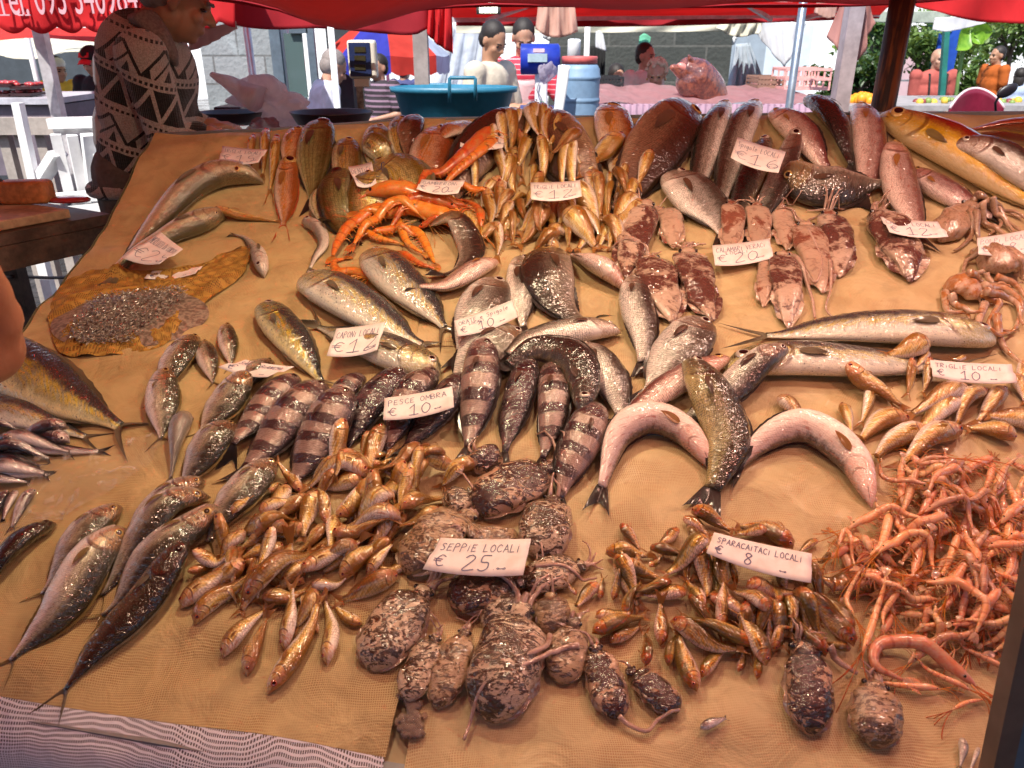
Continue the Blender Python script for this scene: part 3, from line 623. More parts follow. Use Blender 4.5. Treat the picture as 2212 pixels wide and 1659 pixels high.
# ---------------------------------------------------------------- fish: shapes
TT = [0, .03, .10, .22, .38, .58, .78, .92, 1]
PROF = dict(
 mullet=([.05, .20, .36, .49, .52, .43, .27, .17, .14], [.06, .17, .29, .40, .44, .37, .23, .14, .12], .255, .58),
 bream=([.06, .22, .38, .49, .53, .50, .31, .14, .10], [.06, .18, .31, .42, .47, .45, .28, .13, .09], .42, .31),
 bass=([.05, .15, .27, .40, .49, .49, .36, .22, .16], [.07, .15, .26, .39, .47, .46, .32, .19, .14], .27, .56),
 lamp=([.14, .30, .41, .49, .51, .47, .32, .14, .08], [.12, .26, .38, .47, .50, .45, .29, .12, .07], .26, .42),
 jack=([.05, .18, .31, .43, .51, .50, .31, .11, .05], [.08, .19, .31, .43, .49, .46, .27, .10, .05], .27, .52),
 hake=([.10, .24, .38, .48, .46, .33, .20, .12, .11], [.10, .28, .42, .50, .46, .32, .18, .11, .10], .19, .75),
 pilot=([.12, .26, .39, .48, .52, .48, .33, .15, .09], [.10, .24, .37, .46, .50, .45, .30, .14, .08], .30, .58),
 anch=([.08, .22, .36, .46, .50, .44, .28, .17, .14], [.10, .26, .40, .50, .50, .42, .26, .15, .12], .17, .6))
# kind: profile, skin, tail fin share, fork, tail spread, fin material, eye (size, iris), plain name
KIND = dict(
 mullet=('mullet', 'mullet', .19, .62, .88, 'gold', (.024, 'red'), 'red_mullet'), rmullet=('mullet', 'mulletr', .19, .62, .88, 'gold', (.026, 'red'), 'red_mullet'),
 gold=('bream', 'gold', .15, .5, .62, 'grey', (.036, 'gold'), 'sea_bream'), green=('bream', 'green', .15, .5, .62, 'dark', (.040, 'dark'), 'sea_bream'),
 pauro=('bream', 'pauro', .15, .5, .62, 'brown', (.045, 'gold'), 'sea_bream'), brown=('bream', 'brown', .13, .5, .62, 'dark', (.030, 'gold'), 'sea_bream'),
 pandora=('bream', 'pauro', .20, .7, .75, 'red', (.045, 'gold'), 'sea_bream'),
 orata=('bream', 'orata', .15, .4, .60, 'dark', (.036, 'silver'), 'sea_bream'), oratad=('bream', 'oratad', .15, .45, .55, 'dark', (.031, 'gold'), 'sea_bream'),
 bass=('bass', 'bass', .12, .35, .62, 'dark', (.024, 'silver'), 'sea_bass'), bassp=('bass', 'bassp', .13, .4, .70, 'dark', (.026, 'gold'), 'sea_bass'),
 bassd=('bass', 'bassd', .13, .4, .65, 'dark', (.026, 'silver'), 'sea_bass'), bassg=('bass', 'bassg', .14, .45, .72, 'dark', (.026, 'silver'), 'sea_bass'),
 bellyup=('bass', 'bellyup', .14, .55, .75, 'dark', (.0, 'silver'), 'sea_bass'),
 lamp=('lamp', 'lamp', .17, .88, .85, 'grey', (.024, 'silver'), 'dolphinfish'), lampd=('lamp', 'lampd', .15, .88, .85, 'grey', (.024, 'silver'), 'dolphinfish'),
 amber=('jack', 'amber', .15, .8, .8, 'yel', (.030, 'gold'), 'amberjack'), pilot=('pilot', 'pilot', .16, .55, .62, 'dark', (.022, 'dark'), 'banded_fish'),
 pilotd=('pilot', 'pilotd', .16, .55, .62, 'dark', (.022, 'dark'), 'banded_fish'),
 sauro=('jack', 'sauro', .14, .85, .85, 'yel', (.026, 'gold'), 'horse_mackerel'), saurod=('jack', 'saurod', .15, .85, .85, 'grey', (.024, 'dark'), 'horse_mackerel'),
 hake=('hake', 'hake', .08, .15, .5, 'grey', (.013, 'gold'), 'hake'), pale=('hake', 'palef', .10, .4, .6, 'grey', (.026, 'silver'), 'small_white_fish'),
 anch=('anch', 'anch', .12, .7, .75, 'dark', (.032, 'silver'), 'anchovy'))
def appw(m, q, w, thk, ph=0.):
    """breadth W on the slab for which a body of thickness thk*W shows w photo pixels across, at photo point m in direction q"""
    def px(P):
        v = P-Vector((0, 0, CAMZ)); z = v.y*math.cos(PITCH)-v.z*math.sin(PITCH); y = v.y*math.sin(PITCH)+v.z*math.cos(PITCH)
        return np.array([CX+F*v.x/z, CY-F*y/z])
    a, b = tp(*m, .02); a2, b2 = tp(*(np.array(m)+np.array(q)*8), .02); du = np.array([a2-a, b2-b]); l = np.linalg.norm(du)
    g = np.array(q)/np.linalg.norm(q); o = px(tw(a, b, .02)); ku = 8/l; kn = abs((px(tw(a, b, .03))-o).dot(g))/.01
    du = du/l; A = ku*math.cos(ph); B = ku*math.sin(ph)
    x = math.sqrt((A*A+B*B*thk*thk)+(kn*math.cos(ph)*thk)**2+(kn*math.sin(ph))**2)
    return w/x
def fish(kind, pts, s=1, roll=0, h=1.0, label=None, group=None, lift=0, eye=True, pec=True, small=False, sink=.82, bend=0, belly=None, cat='fish', name=None):
    prof, skin, tf, fork, spread, finm, (er, ec), nm = KIND[kind]
    top, bot, hr, thk = PROF[prof]
    n = 14 if small else 30
    M = 10 if small else 20
    pp = [tp(x, y, .0) for x, y in pts]
    if len(pp) == 2 and bend:
        a, b = np.array(pp[0]), np.array(pp[1]); d = b-a; pp = [a, (a+b)/2+np.array([-d[1], d[0]])*bend, b]
        pts = None
    # lift: find the height the fish will lie at and re-read the points at that height
    phi = R(roll)
    for it in range(2):
        c = np.array(catmull(pp, 40)); seg = np.linalg.norm(np.diff(c, axis=0), axis=1); L = seg.sum()
        H = L*hr*h
        if it == 0 and pts is not None:
            hh = hs(c[:, 0], c[:, 1]).mean()+H*.25+lift
            pp = [tp(x, y, hh) for x, y in pts]
    nb = n; tt = np.linspace(0, 1-tf, nb)                     # body share
    c = np.array(catmull(pp, 80)); cs = np.linspace(0, 1, 80)
    cen = np.stack([np.interp(tt, cs, c[:, k]) for k in (0, 1)], 1)
    tb = tt/(1-tf)
    ht = smooth1(np.interp(np.linspace(0, 1, 60), TT, top), 3); hb = smooth1(np.interp(np.linspace(0, 1, 60), TT, bot), 3)
    r0 = np.sqrt(np.clip(tb/.05, 0, 1)); r0[0] = .12
    ht = np.interp(tb, np.linspace(0, 1, 60), ht)*H*np.maximum(r0, .1); hb = np.interp(tb, np.linspace(0, 1, 60), hb)*H*np.maximum(r0, .1)
    w = (ht+hb)/2*thk*(1.15-.35*tb)*np.clip(1.25-np.abs(tb-.25)*.4, .7, 1.2)
    w = np.minimum(w, (ht+hb)*.5)
    d = np.gradient(cen, axis=0); d /= np.linalg.norm(d, axis=1)[:, None]
    U = np.stack([-d[:, 1], d[:, 0]], 1)*s
    cp, sp = math.cos(phi), math.sin(phi)
    half = np.sqrt(((ht+hb)/2*cp)**2+(w*sp)**2)
    mid = (ht-hb)/2*cp
    su = [hs(cen[:, 0]+U[:, 0]*(mid+half*q), cen[:, 1]+U[:, 1]*(mid+half*q)) for q in (-.6, -.3, 0, .3, .6)]
    surf = .55*np.max(su, 0)+.45*np.mean(su, 0)
    if not small: surf = smooth1(surf, 5)
    surf = smooth1(surf, 3)
    e = np.sqrt(((ht+hb)/2*sp)**2+(w*cp)**2)
    nz = surf+e*.93+.001+lift+np.abs(ht-hb)/2*abs(sp)
    P = [tw(cen[i, 0], cen[i, 1], nz[i]) for i in range(nb)]
    Uw = [Vector((U[i, 0], 0, 0))+NB*U[i, 1] for i in range(nb)]
    T3 = [(P[min(i+1, nb-1)]-P[max(i-1, 0)]).normalized() for i in range(nb)]; Nl = [(NN-t_*NN.dot(t_)).normalized() for t_ in T3]; Uw = [(Uw[i]-T3[i]*Uw[i].dot(T3[i])).normalized() for i in range(nb)]
    D = [Uw[i]*cp+Nl[i]*sp for i in range(nb)]; Sd = [Nl[i]*cp-Uw[i]*sp for i in range(nb)]
    base = P[nb//2]
    root = thing(name or nm, label, cat, base, group)
    # body
    mb = MB(); V, UV, UW, f = [], [], [], []
    for i in range(nb):
        per = math.pi*(ht[i]+hb[i]+2*w[i])/2*100
        for j in range(M+1):
            a = -math.pi+2*math.pi*j/M-.0
            # angle measured from the dorsal side; seam on the hidden flank
            a2 = a+math.pi/2*0
            th_ = 2*math.pi*j/M-math.pi/2
            cc, ss = math.cos(th_), math.sin(th_)
            rr = (ht[i] if cc > 0 else hb[i])
            x = math.copysign(abs(cc)**1.12, cc)*rr; y = math.copysign(abs(ss)**.92, ss)*w[i]
            V.append(P[i]+D[i]*x+Sd[i]*y); UV.append((tb[i], th_/(2*math.pi))); UW.append((tb[i]*L*(1-tf)*100, per*j/M))
    for i in range(nb-1):
        for j in range(M): q = i*(M+1)+j; f.append((q, q+M+1, q+M+2, q+1))
    for i, fl in ((0, 0), (nb-1, 1)):
        k = len(V); V.append(P[i]-(P[1]-P[0]).normalized()*(hb[0]*.6) if i == 0 else P[i]); UV.append((tb[i], .25)); UW.append((tb[i]*L*100, 0))
        for j in range(M): q = i*(M+1)+j; f.append((k, q, q+1) if not fl else (q, k, q+1))
    if s < 0: f = [q[::-1] for q in f]
    mb.add(V, f, UV, UW); body = mb.build('body', FM[skin], root)
    # tail fin
    i = nb-1; tdir = (P[i]-P[i-2]).normalized(); Dt = (Uw[i]*max(.55, cp)+NN*sp*.3).normalized()
    tl = L*tf; te = tp(*pts[-1], nz[-1]) if False else None
    mb = MB(); hbz = (ht[i]+hb[i])/2*.95; hm = H*spread*.5
    ph0 = random.uniform(0, 6); zend = float(hs(*[np.array([v_]) for v_ in (c[-1, 0], c[-1, 1])])[0])
    def tfn(u, v):
        q = v*2-1; hh = hbz+(hm-hbz)*u**.85
        ln = tl*((1-fork)+fork*abs(q)**1.3)*1.08
        p = P[i]-tdir*.002+tdir*(ln*u)+Dt*(q*hh)
        nn = (p-tw(0, 0, 0)).dot(NN); tgt = zend+.002+.003*math.sin(q*4+ph0)*u+abs(sp)*.3*abs(q*hh)
        return p+NN*((tgt-nn)*min(1, u*1.1))
    grid(mb, tfn, 5 if small else 9, 8 if small else 14); mb.build('tail_fin', FIN[finm], root)
    def flank(t0, frac, side=1):
        k = np.interp(t0, tb, np.arange(nb)); i0 = int(min(k, nb-2)); fr = k-i0
        g = lambda A: A[i0]*(1-fr)+A[i0+1]*fr
        hh = g(ht) if frac > 0 else g(hb)
        ang = math.acos(max(-1, min(1, frac)))
        y = math.copysign(abs(math.sin(ang))**.92, 1)*g(w)
        x = math.copysign(abs(frac)**1.12, frac)*hh
        Pn = P[i0].lerp(P[i0+1], fr); Dn = D[i0].lerp(D[i0+1], fr); Sn = Sd[i0].lerp(Sd[i0+1], fr)
        nrm = (Sn*math.sin(ang)/max(1e-5, g(w))+Dn*frac/max(1e-5, hh)).normalized()
        return Pn+Dn*x+Sn*y*side, (nrm if side > 0 else (nrm-2*nrm.dot(Sn)*Sn)), (P[i0+1]-P[i0]).normalized(), Dn
    if pec:
        p, nr, td, Dn = flank(.29, -.22); Lp = L*(.23 if prof == 'bream' else .15); wp = Lp*.105
        mb = MB(); side_ = (nr.cross(td)).normalized()
        dirp = (td-Dn*.12).normalized()
        def pf(u, v):
            q = v*2-1; ww = wp*math.sin(math.pi*(.10+.90*u**.75))**.8+wp*.04
            b_ = flank(min(.95, .29+.8*Lp*u/L), -.22-.14*u)[0]
            return b_+side_*q*ww+nr*(.0012+.003*math.sin(u*2.2)+.0008*q*q)
        grid(mb, pf, 7, 4); mb.build('pectoral_fin', FIN['gold' if skin in ('bellyup', 'bassp', 'pauro') else dict(red='gold', dark='brown').get(finm, finm)], root)
    if not small or cp < .7:
        mb = MB()
        for (ta, tz, sg, hf) in ((.34, .90, 1, .075), (.62, .90, -1, .06)):
            def df(u, v, ta=ta, tz=tz, sg=sg, hf=hf):
                t0 = ta+(tz-ta)*u; k = np.interp(t0, tb, np.arange(nb)); i0 = int(min(k, nb-2)); fr = k-i0
                hh = (ht if sg > 0 else hb); hh = hh[i0]*(1-fr)+hh[i0+1]*fr
                Pn = P[i0].lerp(P[i0+1], fr); Dn = D[i0].lerp(D[i0+1], fr); Sn = Sd[i0].lerp(Sd[i0+1], fr)
                e_ = hf*H*math.sin(math.pi*min(1, u*.9+.1))**.6*(1+.15*math.sin(u*40))
                return Pn+Dn*sg*(hh*.96+e_*v)+Sn*(-.0008)+P_t(i0)*v*e_*.8
            P_t = lambda i0: (P[i0+1]-P[i0]).normalized()
            grid(mb, df, 18, 2)
        mb.build('dorsal_and_anal_fin', FIN[finm], root)
    if eye and er > 0:
        for sd2 in ((1,) if (small and cp > .5) else (1, -1)):
            p, nr, td, Dn = flank(.105 if prof != 'lamp' else .085, .42 if prof != 'lamp' else .34, sd2)
            r = er*L; mb = MB(); X = td; Y = nr.cross(td).normalized(); V, f, mi = [], [], []
            k = 10 if small else 16; rings = [(1.12, -.22), (1.0, .04), (.80, .12), (.60, .16), (.57, .17), (.3, .24)]
            for rr, zz in rings:
                for j in range(k): a = 2*math.pi*j/k; V.append(p+X*math.cos(a)*r*rr+Y*math.sin(a)*r*rr+nr*(r*zz))
            for a_ in range(len(rings)-1):
                for j in range(k): f.append((a_*k+j, a_*k+(j+1) % k, (a_+1)*k+(j+1) % k, (a_+1)*k+j)); mi.append(0 if a_ < 3 else 1)
            V.append(p+nr*(r*.26)); q = len(V)-1
            for j in range(k): f.append(((len(rings)-1)*k+j, (len(rings)-1)*k+(j+1) % k, q)); mi.append(1)
            mb.add(V, f, m=mi); mb.build('eye', [EYE[ec], EYE['pupil']], body)
    # leave its height on the map
    qs = np.linspace(-1, 1, 11)
    tt2 = np.linspace(0, nb-1, nb*4); I = lambda A: np.interp(tt2, np.arange(nb), A)
    ca, cb = I(cen[:, 0]), I(cen[:, 1]); ua, ub = I(U[:, 0]), I(U[:, 1]); hf_, ee, nn, md = I(half), I(e), I(nz), I(mid)
    A = ca[:, None]+ua[:, None]*(md[:, None]+hf_[:, None]*qs); B = cb[:, None]+ub[:, None]*(md[:, None]+hf_[:, None]*qs)
    Z = nn[:, None]-ee[:, None]*.93+(ee[:, None]*.93)*(1+np.sqrt(np.clip(1-qs**2, 0, 1)))*sink
    stamp(A, B, Z)
    return root

# ---------------------------------------------------------------- shrimp
def shrimp_mat(name, a, b, c):
    t = NT(name); uv = t.n('SeparateXYZ', {0: t.n('UVMap', uv_map='UVMap').outputs[0]}); u, v = uv.outputs[0], uv.outputs[1]
    o = t.obj(); rnd = t.n('ObjectInfo').outputs['Random']
    n1 = t.noise(70, o, 4); n2 = t.noise(300, o, 3)
    col = t.mix(t.sm(n1, .35, .65), a, b); col = t.mix(t.m('MULTIPLY', t.sm(n2, .45, .7), .5), col, c)
    seg = t.m('SINE', t.m('MULTIPLY', u, 58.)); s2 = t.m('MULTIPLY', t.sm(seg, .6, 1.), t.sm(u, .36, .42))
    col = t.mix(t.m('MULTIPLY', s2, .55), col, tuple(x*.6 for x in c))
    hs_ = t.n('HueSaturation', {'Hue': t.m('ADD', .485, t.m('MULTIPLY', rnd, .03)), 'Value': t.m('ADD', .8, t.m('MULTIPLY', rnd, .4)), 'Saturation': 1., 'Color': col})
    t.bsdf(col=hs_.outputs[0], rough=.35, coat=.7, coatr=.15, sss=.6, sssr=(1., .35, .15), ssss=.006, nrm=t.bump(t.m('ADD', t.m('MULTIPLY', seg, .3), n2), .4, .0008))
    return t.mat
SH = dict(pink=shrimp_mat('shell_pink', (.74, .33, .15), (.68, .42, .25), (.68, .18, .07)), grey=shrimp_mat('shell_grey', (.50, .30, .17), (.68, .37, .19), (.46, .20, .10)),
          red=shrimp_mat('shell_red', (.66, .17, .02), (.60, .26, .06), (.52, .07, .008)))
def shrimp(pts, mat='pink', wid=.062, label=None, group=None, s=None, lift=0, name='shrimp', sink=.6, ant=3, leg=True):
    s = s or random.choice((-1, 1)); pp = [tp(x, y) for x, y in pts]
    c = np.array(catmull(pp, 40)); hh = hs(c[:, 0], c[:, 1]).mean()+.006+lift; pp = [tp(x, y, hh) for x, y in pts]
    n = 34; c = np.array(catmull(pp, n)); L = np.linalg.norm(np.diff(c, axis=0), axis=1).sum(); r0 = L*wid
    lp = np.linalg.norm(np.array(pts[0])-np.array(pts[-1]))*.35+sum(np.linalg.norm(np.array(p, float)-np.array(q, float)) for p, q in zip(pts[:-1], pts[1:]))*.65
    pm = np.array(catmull(pts, 9)); dq = pm[5]-pm[3]; dq = dq/(np.linalg.norm(dq)+1e-6); r0 = min(r0*1.15, appw(pm[4], (-dq[1], dq[0]), 2*wid*lp, 1.)/2*1.1)
    t = np.linspace(0, 1, n)
    r = np.interp(t, [0, .02, .10, .22, .33, .40, .6, .8, .93, 1], [.12, .35, .72, 1, .98, .93, .82, .58, .36, .2])*r0
    r *= 1+.07*np.where(t > .36, np.abs(np.sin(t*29)), 0)
    d = np.gradient(c, axis=0); d /= np.linalg.norm(d, axis=1)[:, None]+1e-9; U = np.stack([-d[:, 1], d[:, 0]], 1)*s
    su = hs(c[:, 0], c[:, 1]); su = smooth1(.7*su+.3*su.max(), 4); nz = su+r*.95+.0008+lift
    P = [tw(c[i, 0], c[i, 1], nz[i]) for i in range(n)]; Uw = [Vector((U[i, 0], 0, 0))+NB*U[i, 1] for i in range(n)]
    root = thing(name, label, 'shrimp', P[n//2], group); mb = MB(); V, UV, f = [], [], []; M = 10
    for i in range(n):
        for j in range(M+1):
            a = 2*math.pi*j/M-math.pi/2; x, y = math.cos(a), math.sin(a)
            V.append(P[i]+Uw[i]*x*r[i]*1.12+NN*y*r[i]*.95); UV.append((t[i], a/(2*math.pi)))
    for i in range(n-1):
        for j in range(M): q = i*(M+1)+j; f.append((q, q+M+1, q+M+2, q+1) if s > 0 else (q, q+1, q+M+2, q+M+1))
    mb.add(V, f, UV); mb.build('body', SH[mat], root)
    T0_ = (P[0]-P[2]).normalized(); T1 = (P[-1]-P[-3]).normalized()
    mb = MB()
    tube(mb, [P[1]+Uw[0]*r[4]*.5, P[0]+T0_*L*.06+Uw[0]*r[4]*.7, P[0]+T0_*L*.15+Uw[0]*r[4]*.95], [r0*.16, r0*.09, .0002], 5)
    mb.build('rostrum', SH['red' if mat != 'pink' else 'pink'], root)
    mb = MB()
    for k in (-1, -.35, .35, 1):
        dv = (T1+Uw[-1]*k*.38).normalized(); sv = NN.cross(dv).normalized(); l = L*.13
        grid(mb, lambda u, v, dv=dv, sv=sv, l=l: P[-1]+dv*(u*l)+sv*((v*2-1)*l*.17*math.sin(math.pi*min(1, u*.85+.12)))+NN*(.0006+.002*math.sin(3*u)), 5, 2)
    mb.build('tail_fan', SH['red' if mat == 'red' else 'pink'], root)
    if leg:
        mb = MB()
        for k in range(11):
            i = 3+int(k*(1.5 if k < 6 else 2.1)); i = min(i, n-6); ll = r0*(2.4 if k < 6 else 1.25)*random.uniform(.8, 1.2)
            a = P[i]-Uw[i]*r[i]*.9; sl = random.uniform(-.4, .9); tg = (P[i+1]-P[i]).normalized()
            tube(mb, [a, a-Uw[i]*ll*.5+tg*ll*.2*sl+NN*r0*.3, a-Uw[i]*ll+tg*ll*.6*sl-NN*r0*.2], [r0*.15, r0*.10, r0*.04], 4, caps=False)
        mb.build('legs', SH[mat], root)
    mb = MB()
    for k in range(ant):
        q = random.uniform(-.9, .9); l = L*random.uniform(.35, .9); a = P[0]+Uw[0]*r[2]*random.uniform(-.3, .4)
        cv = [a, a+T0_*l*.35+Uw[0]*q*l*.12+NN*.006, a+T0_*l*.7+Uw[0]*q*l*.38+NN*.005, a+T0_*l*.9+Uw[0]*q*l*.75-NN*.002]
        cv = [Vector(x) for x in catmull([tuple(x) for x in cv], 10)]; tube(mb, cv, [.0007]*9+[.0003], 4, caps=False)
    mb.build('antennae', SH['red'], root)
    mb = MB(); i = 3; ball(mb, P[i]+Uw[i]*r[i]*.55+NN*r[i]*.75+T0_*r0*.3, r0*.20, 8); mb.build('eye', EYE['pupil'], root)
    qs = np.linspace(-1, 1, 5); tt2 = np.linspace(0, n-1, n*3); I = lambda A: np.interp(tt2, np.arange(n), A)
    A = I(c[:, 0])[:, None]+I(U[:, 0])[:, None]*I(r)[:, None]*qs; B = I(c[:, 1])[:, None]+I(U[:, 1])[:, None]*I(r)[:, None]*qs
    Z = I(nz)[:, None]-I(r)[:, None]*(1-sink*(1+np.sqrt(np.clip(1-qs**2, 0, 1)))); stamp(A, B, Z)
    return root

# ---------------------------------------------------------------- squid, cuttlefish, octopus
def mollusc_mat(name, pale, dark, sc=26, lo=.45, hi=.58, str_=0, pale2=None, aniso=(1, 1, 1), dist=2.6, top=0):
    t = NT(name); o = t.obj(); rnd = t.n('ObjectInfo').outputs['Random']
    off = t.n('CombineXYZ', {0: rnd, 1: t.m('MULTIPLY', rnd, 3.1), 2: 0.}).outputs[0]
    p = t.n('VectorMath', {0: o, 1: off}, operation='ADD').outputs[0]; p = t.n('VectorMath', {0: p, 1: aniso}, operation='MULTIPLY').outputs[0]
    n1 = t.noise(sc, p, 6, .66, dist); n2 = t.noise(sc*5, p, 4, .6, .8); n3 = t.noise(sc*.45, p, 3)
    v = t.m('ADD', t.m('MULTIPLY', n1, .72), t.m('MULTIPLY', n2, .28)); v = t.m('ADD', v, t.m('MULTIPLY', t.m('SUBTRACT', n3, .5), .35))
    vv = t.n('SeparateXYZ', {0: t.n('UVMap', uv_map='UVMap').outputs[0]}).outputs[1]
    v = t.m('ADD', v, t.m('MULTIPLY', t.m('SUBTRACT', t.m('SINE', t.m('MULTIPLY', vv, 2*math.pi)), .55), top)) if top else v
    f = t.sm(v, lo, hi); base = t.mix(t.sm(n3, .35, .65), pale, pale2 or tuple(x*.75 for x in pale))
    col = t.mix(f, base, dark); col = t.mix(t.m('MULTIPLY', t.sm(n2, .5, .66), .4), col, tuple(x*.5 for x in dark))
    t.bsdf(col=col, rough=t.m('ADD', .16, t.m('MULTIPLY', n2, .18)), coat=1., coatr=.04, coati=1.7, spec=.3, sss=.25, sssr=(1., .5, .3), ssss=.006,
           nrm=t.bump(t.m('ADD', n1, t.m('MULTIPLY', n2, .5)), .6, .004), coatn=t.bump(t.m('ADD', t.noise(95, p, 0), t.m('MULTIPLY', t.noise(260, p, 0), .35)), 1., .0034))
    return t.mat
MO = dict(squid=mollusc_mat('squid_skin', (.50, .37, .28), (.10, .042, .033), 12, .43, .53, dist=.8), squidp=mollusc_mat('pale_squid_skin', (.52, .36, .26), (.22, .08, .05), 10, .52, .60, dist=.8),
          flesh=mollusc_mat('pale_arm_skin', (.56, .38, .30), (.36, .19, .14), 40, .52, .7), cuttle=mollusc_mat('cuttlefish_skin', (.56, .42, .29), (.05, .024, .008), 34, .47, .53, aniso=(1, 1.8, 1.8), top=.09),
          cuttled=mollusc_mat('dark_cuttlefish_skin', (.46, .29, .18), (.035, .016, .01), 24, .43, .50, aniso=(1, 1.6, 1.6), top=.12), cuttlep=mollusc_mat('pale_cuttlefish_skin', (.44, .30, .17), (.09, .048, .02), 36, .49, .56, aniso=(1, 1.8, 1.8), top=.08),
          rim=mollusc_mat('cuttlefish_rim', (.36, .24, .16), (.14, .08, .05), 40, .5, .7), octo=mollusc_mat('octopus_skin', (.46, .30, .20), (.28, .16, .09), 30, .5, .6),
          octoo=mollusc_mat('orange_octopus_skin', (.58, .40, .28), (.42, .17, .05), 12, .46, .58))
def mollusc(kind, pts, wpx, mat, label, group=None, arms=6, fins=True, flat=.5, lift=0, name=None, headr=.5, armlen=1.0, seed=None):
    """pts run from the tip of the mantle to the head end; wpx is the mantle's width in photo pixels"""
    if seed is not None: random.seed(seed)
    pp = [tp(x, y) for x, y in pts]; c = np.array(catmull(pp, 30)); hh = hs(c[:, 0], c[:, 1]).mean()+.012+lift; pp = [tp(x, y, hh) for x, y in pts]
    mx, my = pts[len(pts)//2] if len(pts) > 2 else ((pts[0][0]+pts[1][0])/2, (pts[0][1]+pts[1][1])/2)
    dq = np.array(pts[-1], float)-np.array(pts[0], float); dq /= np.linalg.norm(dq); W = appw((mx, my), (-dq[1], dq[0]), wpx, flat)
    n = 30; c = np.array(catmull(pp, n)); L = np.linalg.norm(np.diff(c, axis=0), axis=1).sum(); t = np.linspace(0, 1, n)
    if kind == 'squid': pr = np.interp(t, [0, .04, .12, .3, .5, .75, .93, 1], [.05, .18, .36, .68, .90, 1, .92, .62])
    else: pr = np.interp(t, [0, .03, .1, .25, .5, .75, .92, 1], [.08, .36, .66, .93, 1, .97, .78, .5])
    pr = smooth1(pr, 1); w = pr*W/2; z = w*flat
    d = np.gradient(c, axis=0); d /= np.linalg.norm(d, axis=1)[:, None]+1e-9; U = np.stack([-d[:, 1], d[:, 0]], 1)
    su = np.max([hs(c[:, 0]+U[:, 0]*w*q, c[:, 1]+U[:, 1]*w*q) for q in (-.5, 0, .5)], 0)*.6+hs(c[:, 0], c[:, 1])*.4
    su = smooth1(su, 6); nz = su+z*.9+.001+lift
    P = [tw(c[i, 0], c[i, 1], nz[i]) for i in range(n)]; Uw = [Vector((U[i, 0], 0, 0))+NB*U[i, 1] for i in range(n)]
    nm = name or {'squid': 'squid', 'cuttle': 'cuttlefish'}[kind]; root = thing(nm, label, nm.replace('_', ' '), P[n//2], group)
    M = 22; mb = MB(); V, UV, f = [], [], []; p1, p2, p3 = [random.uniform(0, 6) for _ in range(3)]
    for i in range(n):
        for j in range(M+1):
            a = 2*math.pi*j/M-math.pi/2; x, y = math.cos(a), math.sin(a)
            b_ = 1+.05*math.sin(3*a+t[i]*7+p1)+.035*math.sin(5*a-t[i]*11+p2)+.03*math.sin(t[i]*19+p3+2*a)+.07*math.sin(2*a+t[i]*9+p2)*math.sin(t[i]*8+p1)
            V.append(P[i]+Uw[i]*(x*w[i]*b_)+NN*(math.copysign(abs(y)**.8, y)*z[i]*b_)); UV.append((t[i], a/(2*math.pi)))
    for i in range(n-1):
        for j in range(M): q = i*(M+1)+j; f.append((q, q+M+1, q+M+2, q+1))
    for i, fl in ((0, 0), (n-1, 1)):
        k = len(V); V.append(P[i]); UV.append((t[i], .25))
        for j in range(M): q = i*(M+1)+j; f.append((k, q, q+1) if not fl else (q, k, q+1))
    mb.add(V, f, UV); mb.build('mantle', MO[mat], root)
    if fins:
        for sd2 in (-1, 1):
            mb = MB()
            def fn(u, v, sd2=sd2):
                if kind == 'squid':
                    tt_ = .03+.50*u; ex = W*.20*math.sin(math.pi*min(1, u*.93+.06))**.75
                else:
                    tt_ = .02+.95*u; ex = W*.11*math.sin(math.pi*min(1, u*.9+.1))**.4*(1+.25*math.sin(u*23+sd2))
                k = tt_*(n-1); i = int(min(k, n-2)); fr = k-i; p = P[i].lerp(P[i+1], fr); uu = Uw[i].lerp(Uw[i+1], fr); ww = w[i]*(1-fr)+w[i+1]*fr; zz = z[i]*(1-fr)+z[i+1]*fr
                q = p+uu*sd2*(ww*.86+ex*v)-NN*(zz*.55*(.2+v*.8))
                nn = (q-tw(0, 0, 0)).dot(NN); lo = float(su[i])+.0015
                return q+NN*(max(0, lo-nn)+.004*v*math.sin(u*17+sd2)+.003*v)
            grid(mb, fn, 22, 4); mb.build('fin', MO['rim' if kind == 'cuttle' else mat], root)
    # head, eyes and arms
    Tn = (P[-1]-P[-4]).normalized(); hc = P[-1]+Tn*W*.16
    mb = MB(); rh = W*headr*.5
    Mx = Matrix((Uw[-1], Tn, NN)).transposed()
    ball(mb, hc, (rh*.95, rh*1.0, rh*.62), 14, M=Mx); mb.build('head', MO[mat if kind == 'cuttle' else 'squidp'], root)
    for sd2 in (-1, 1):
        mb = MB(); ball(mb, hc+Uw[-1]*sd2*rh*.82+NN*rh*.25, rh*.24, 10); mb.build('eye', EYE['pupil'], root)
    for k in range(arms):
        q = (k/(max(1, arms-1))*2-1)*.8; l = W*armlen*random.uniform(.6, 1.25); st = hc+Tn*rh*.4+Uw[-1]*q*rh*.5; sw = random.uniform(-1.6, 1.6)
        cv = []
        for j in range(8):
            u = j/7; cu = q*.25*u+sw*.7*u*u
            p = st+Tn*l*u*math.cos(cu*.9)+Uw[-1]*l*u*math.sin(cu*1.2); ab = (p.x, (p-Vector((0, 0, T0))).dot(NB))
            sf = float(hs(np.array([ab[0]]), np.array([ab[1]]))[0]); nn = (p-tw(0, 0, 0)).dot(NN); r_ = W*.075*(1-.7*u)
            cv.append(p+NN*((sf+r_+.002-nn)*min(1, u*2)+.004*math.sin(u*6+k)))
        mb = MB(); tube(mb, cv, [W*.062*(1-.72*j/7) for j in range(8)], 7); mb.build('arm', MO['flesh'], root)
    qs = np.linspace(-1, 1, 13); tt2 = np.linspace(0, n-1, n*4); I = lambda A: np.interp(tt2, np.arange(n), A)
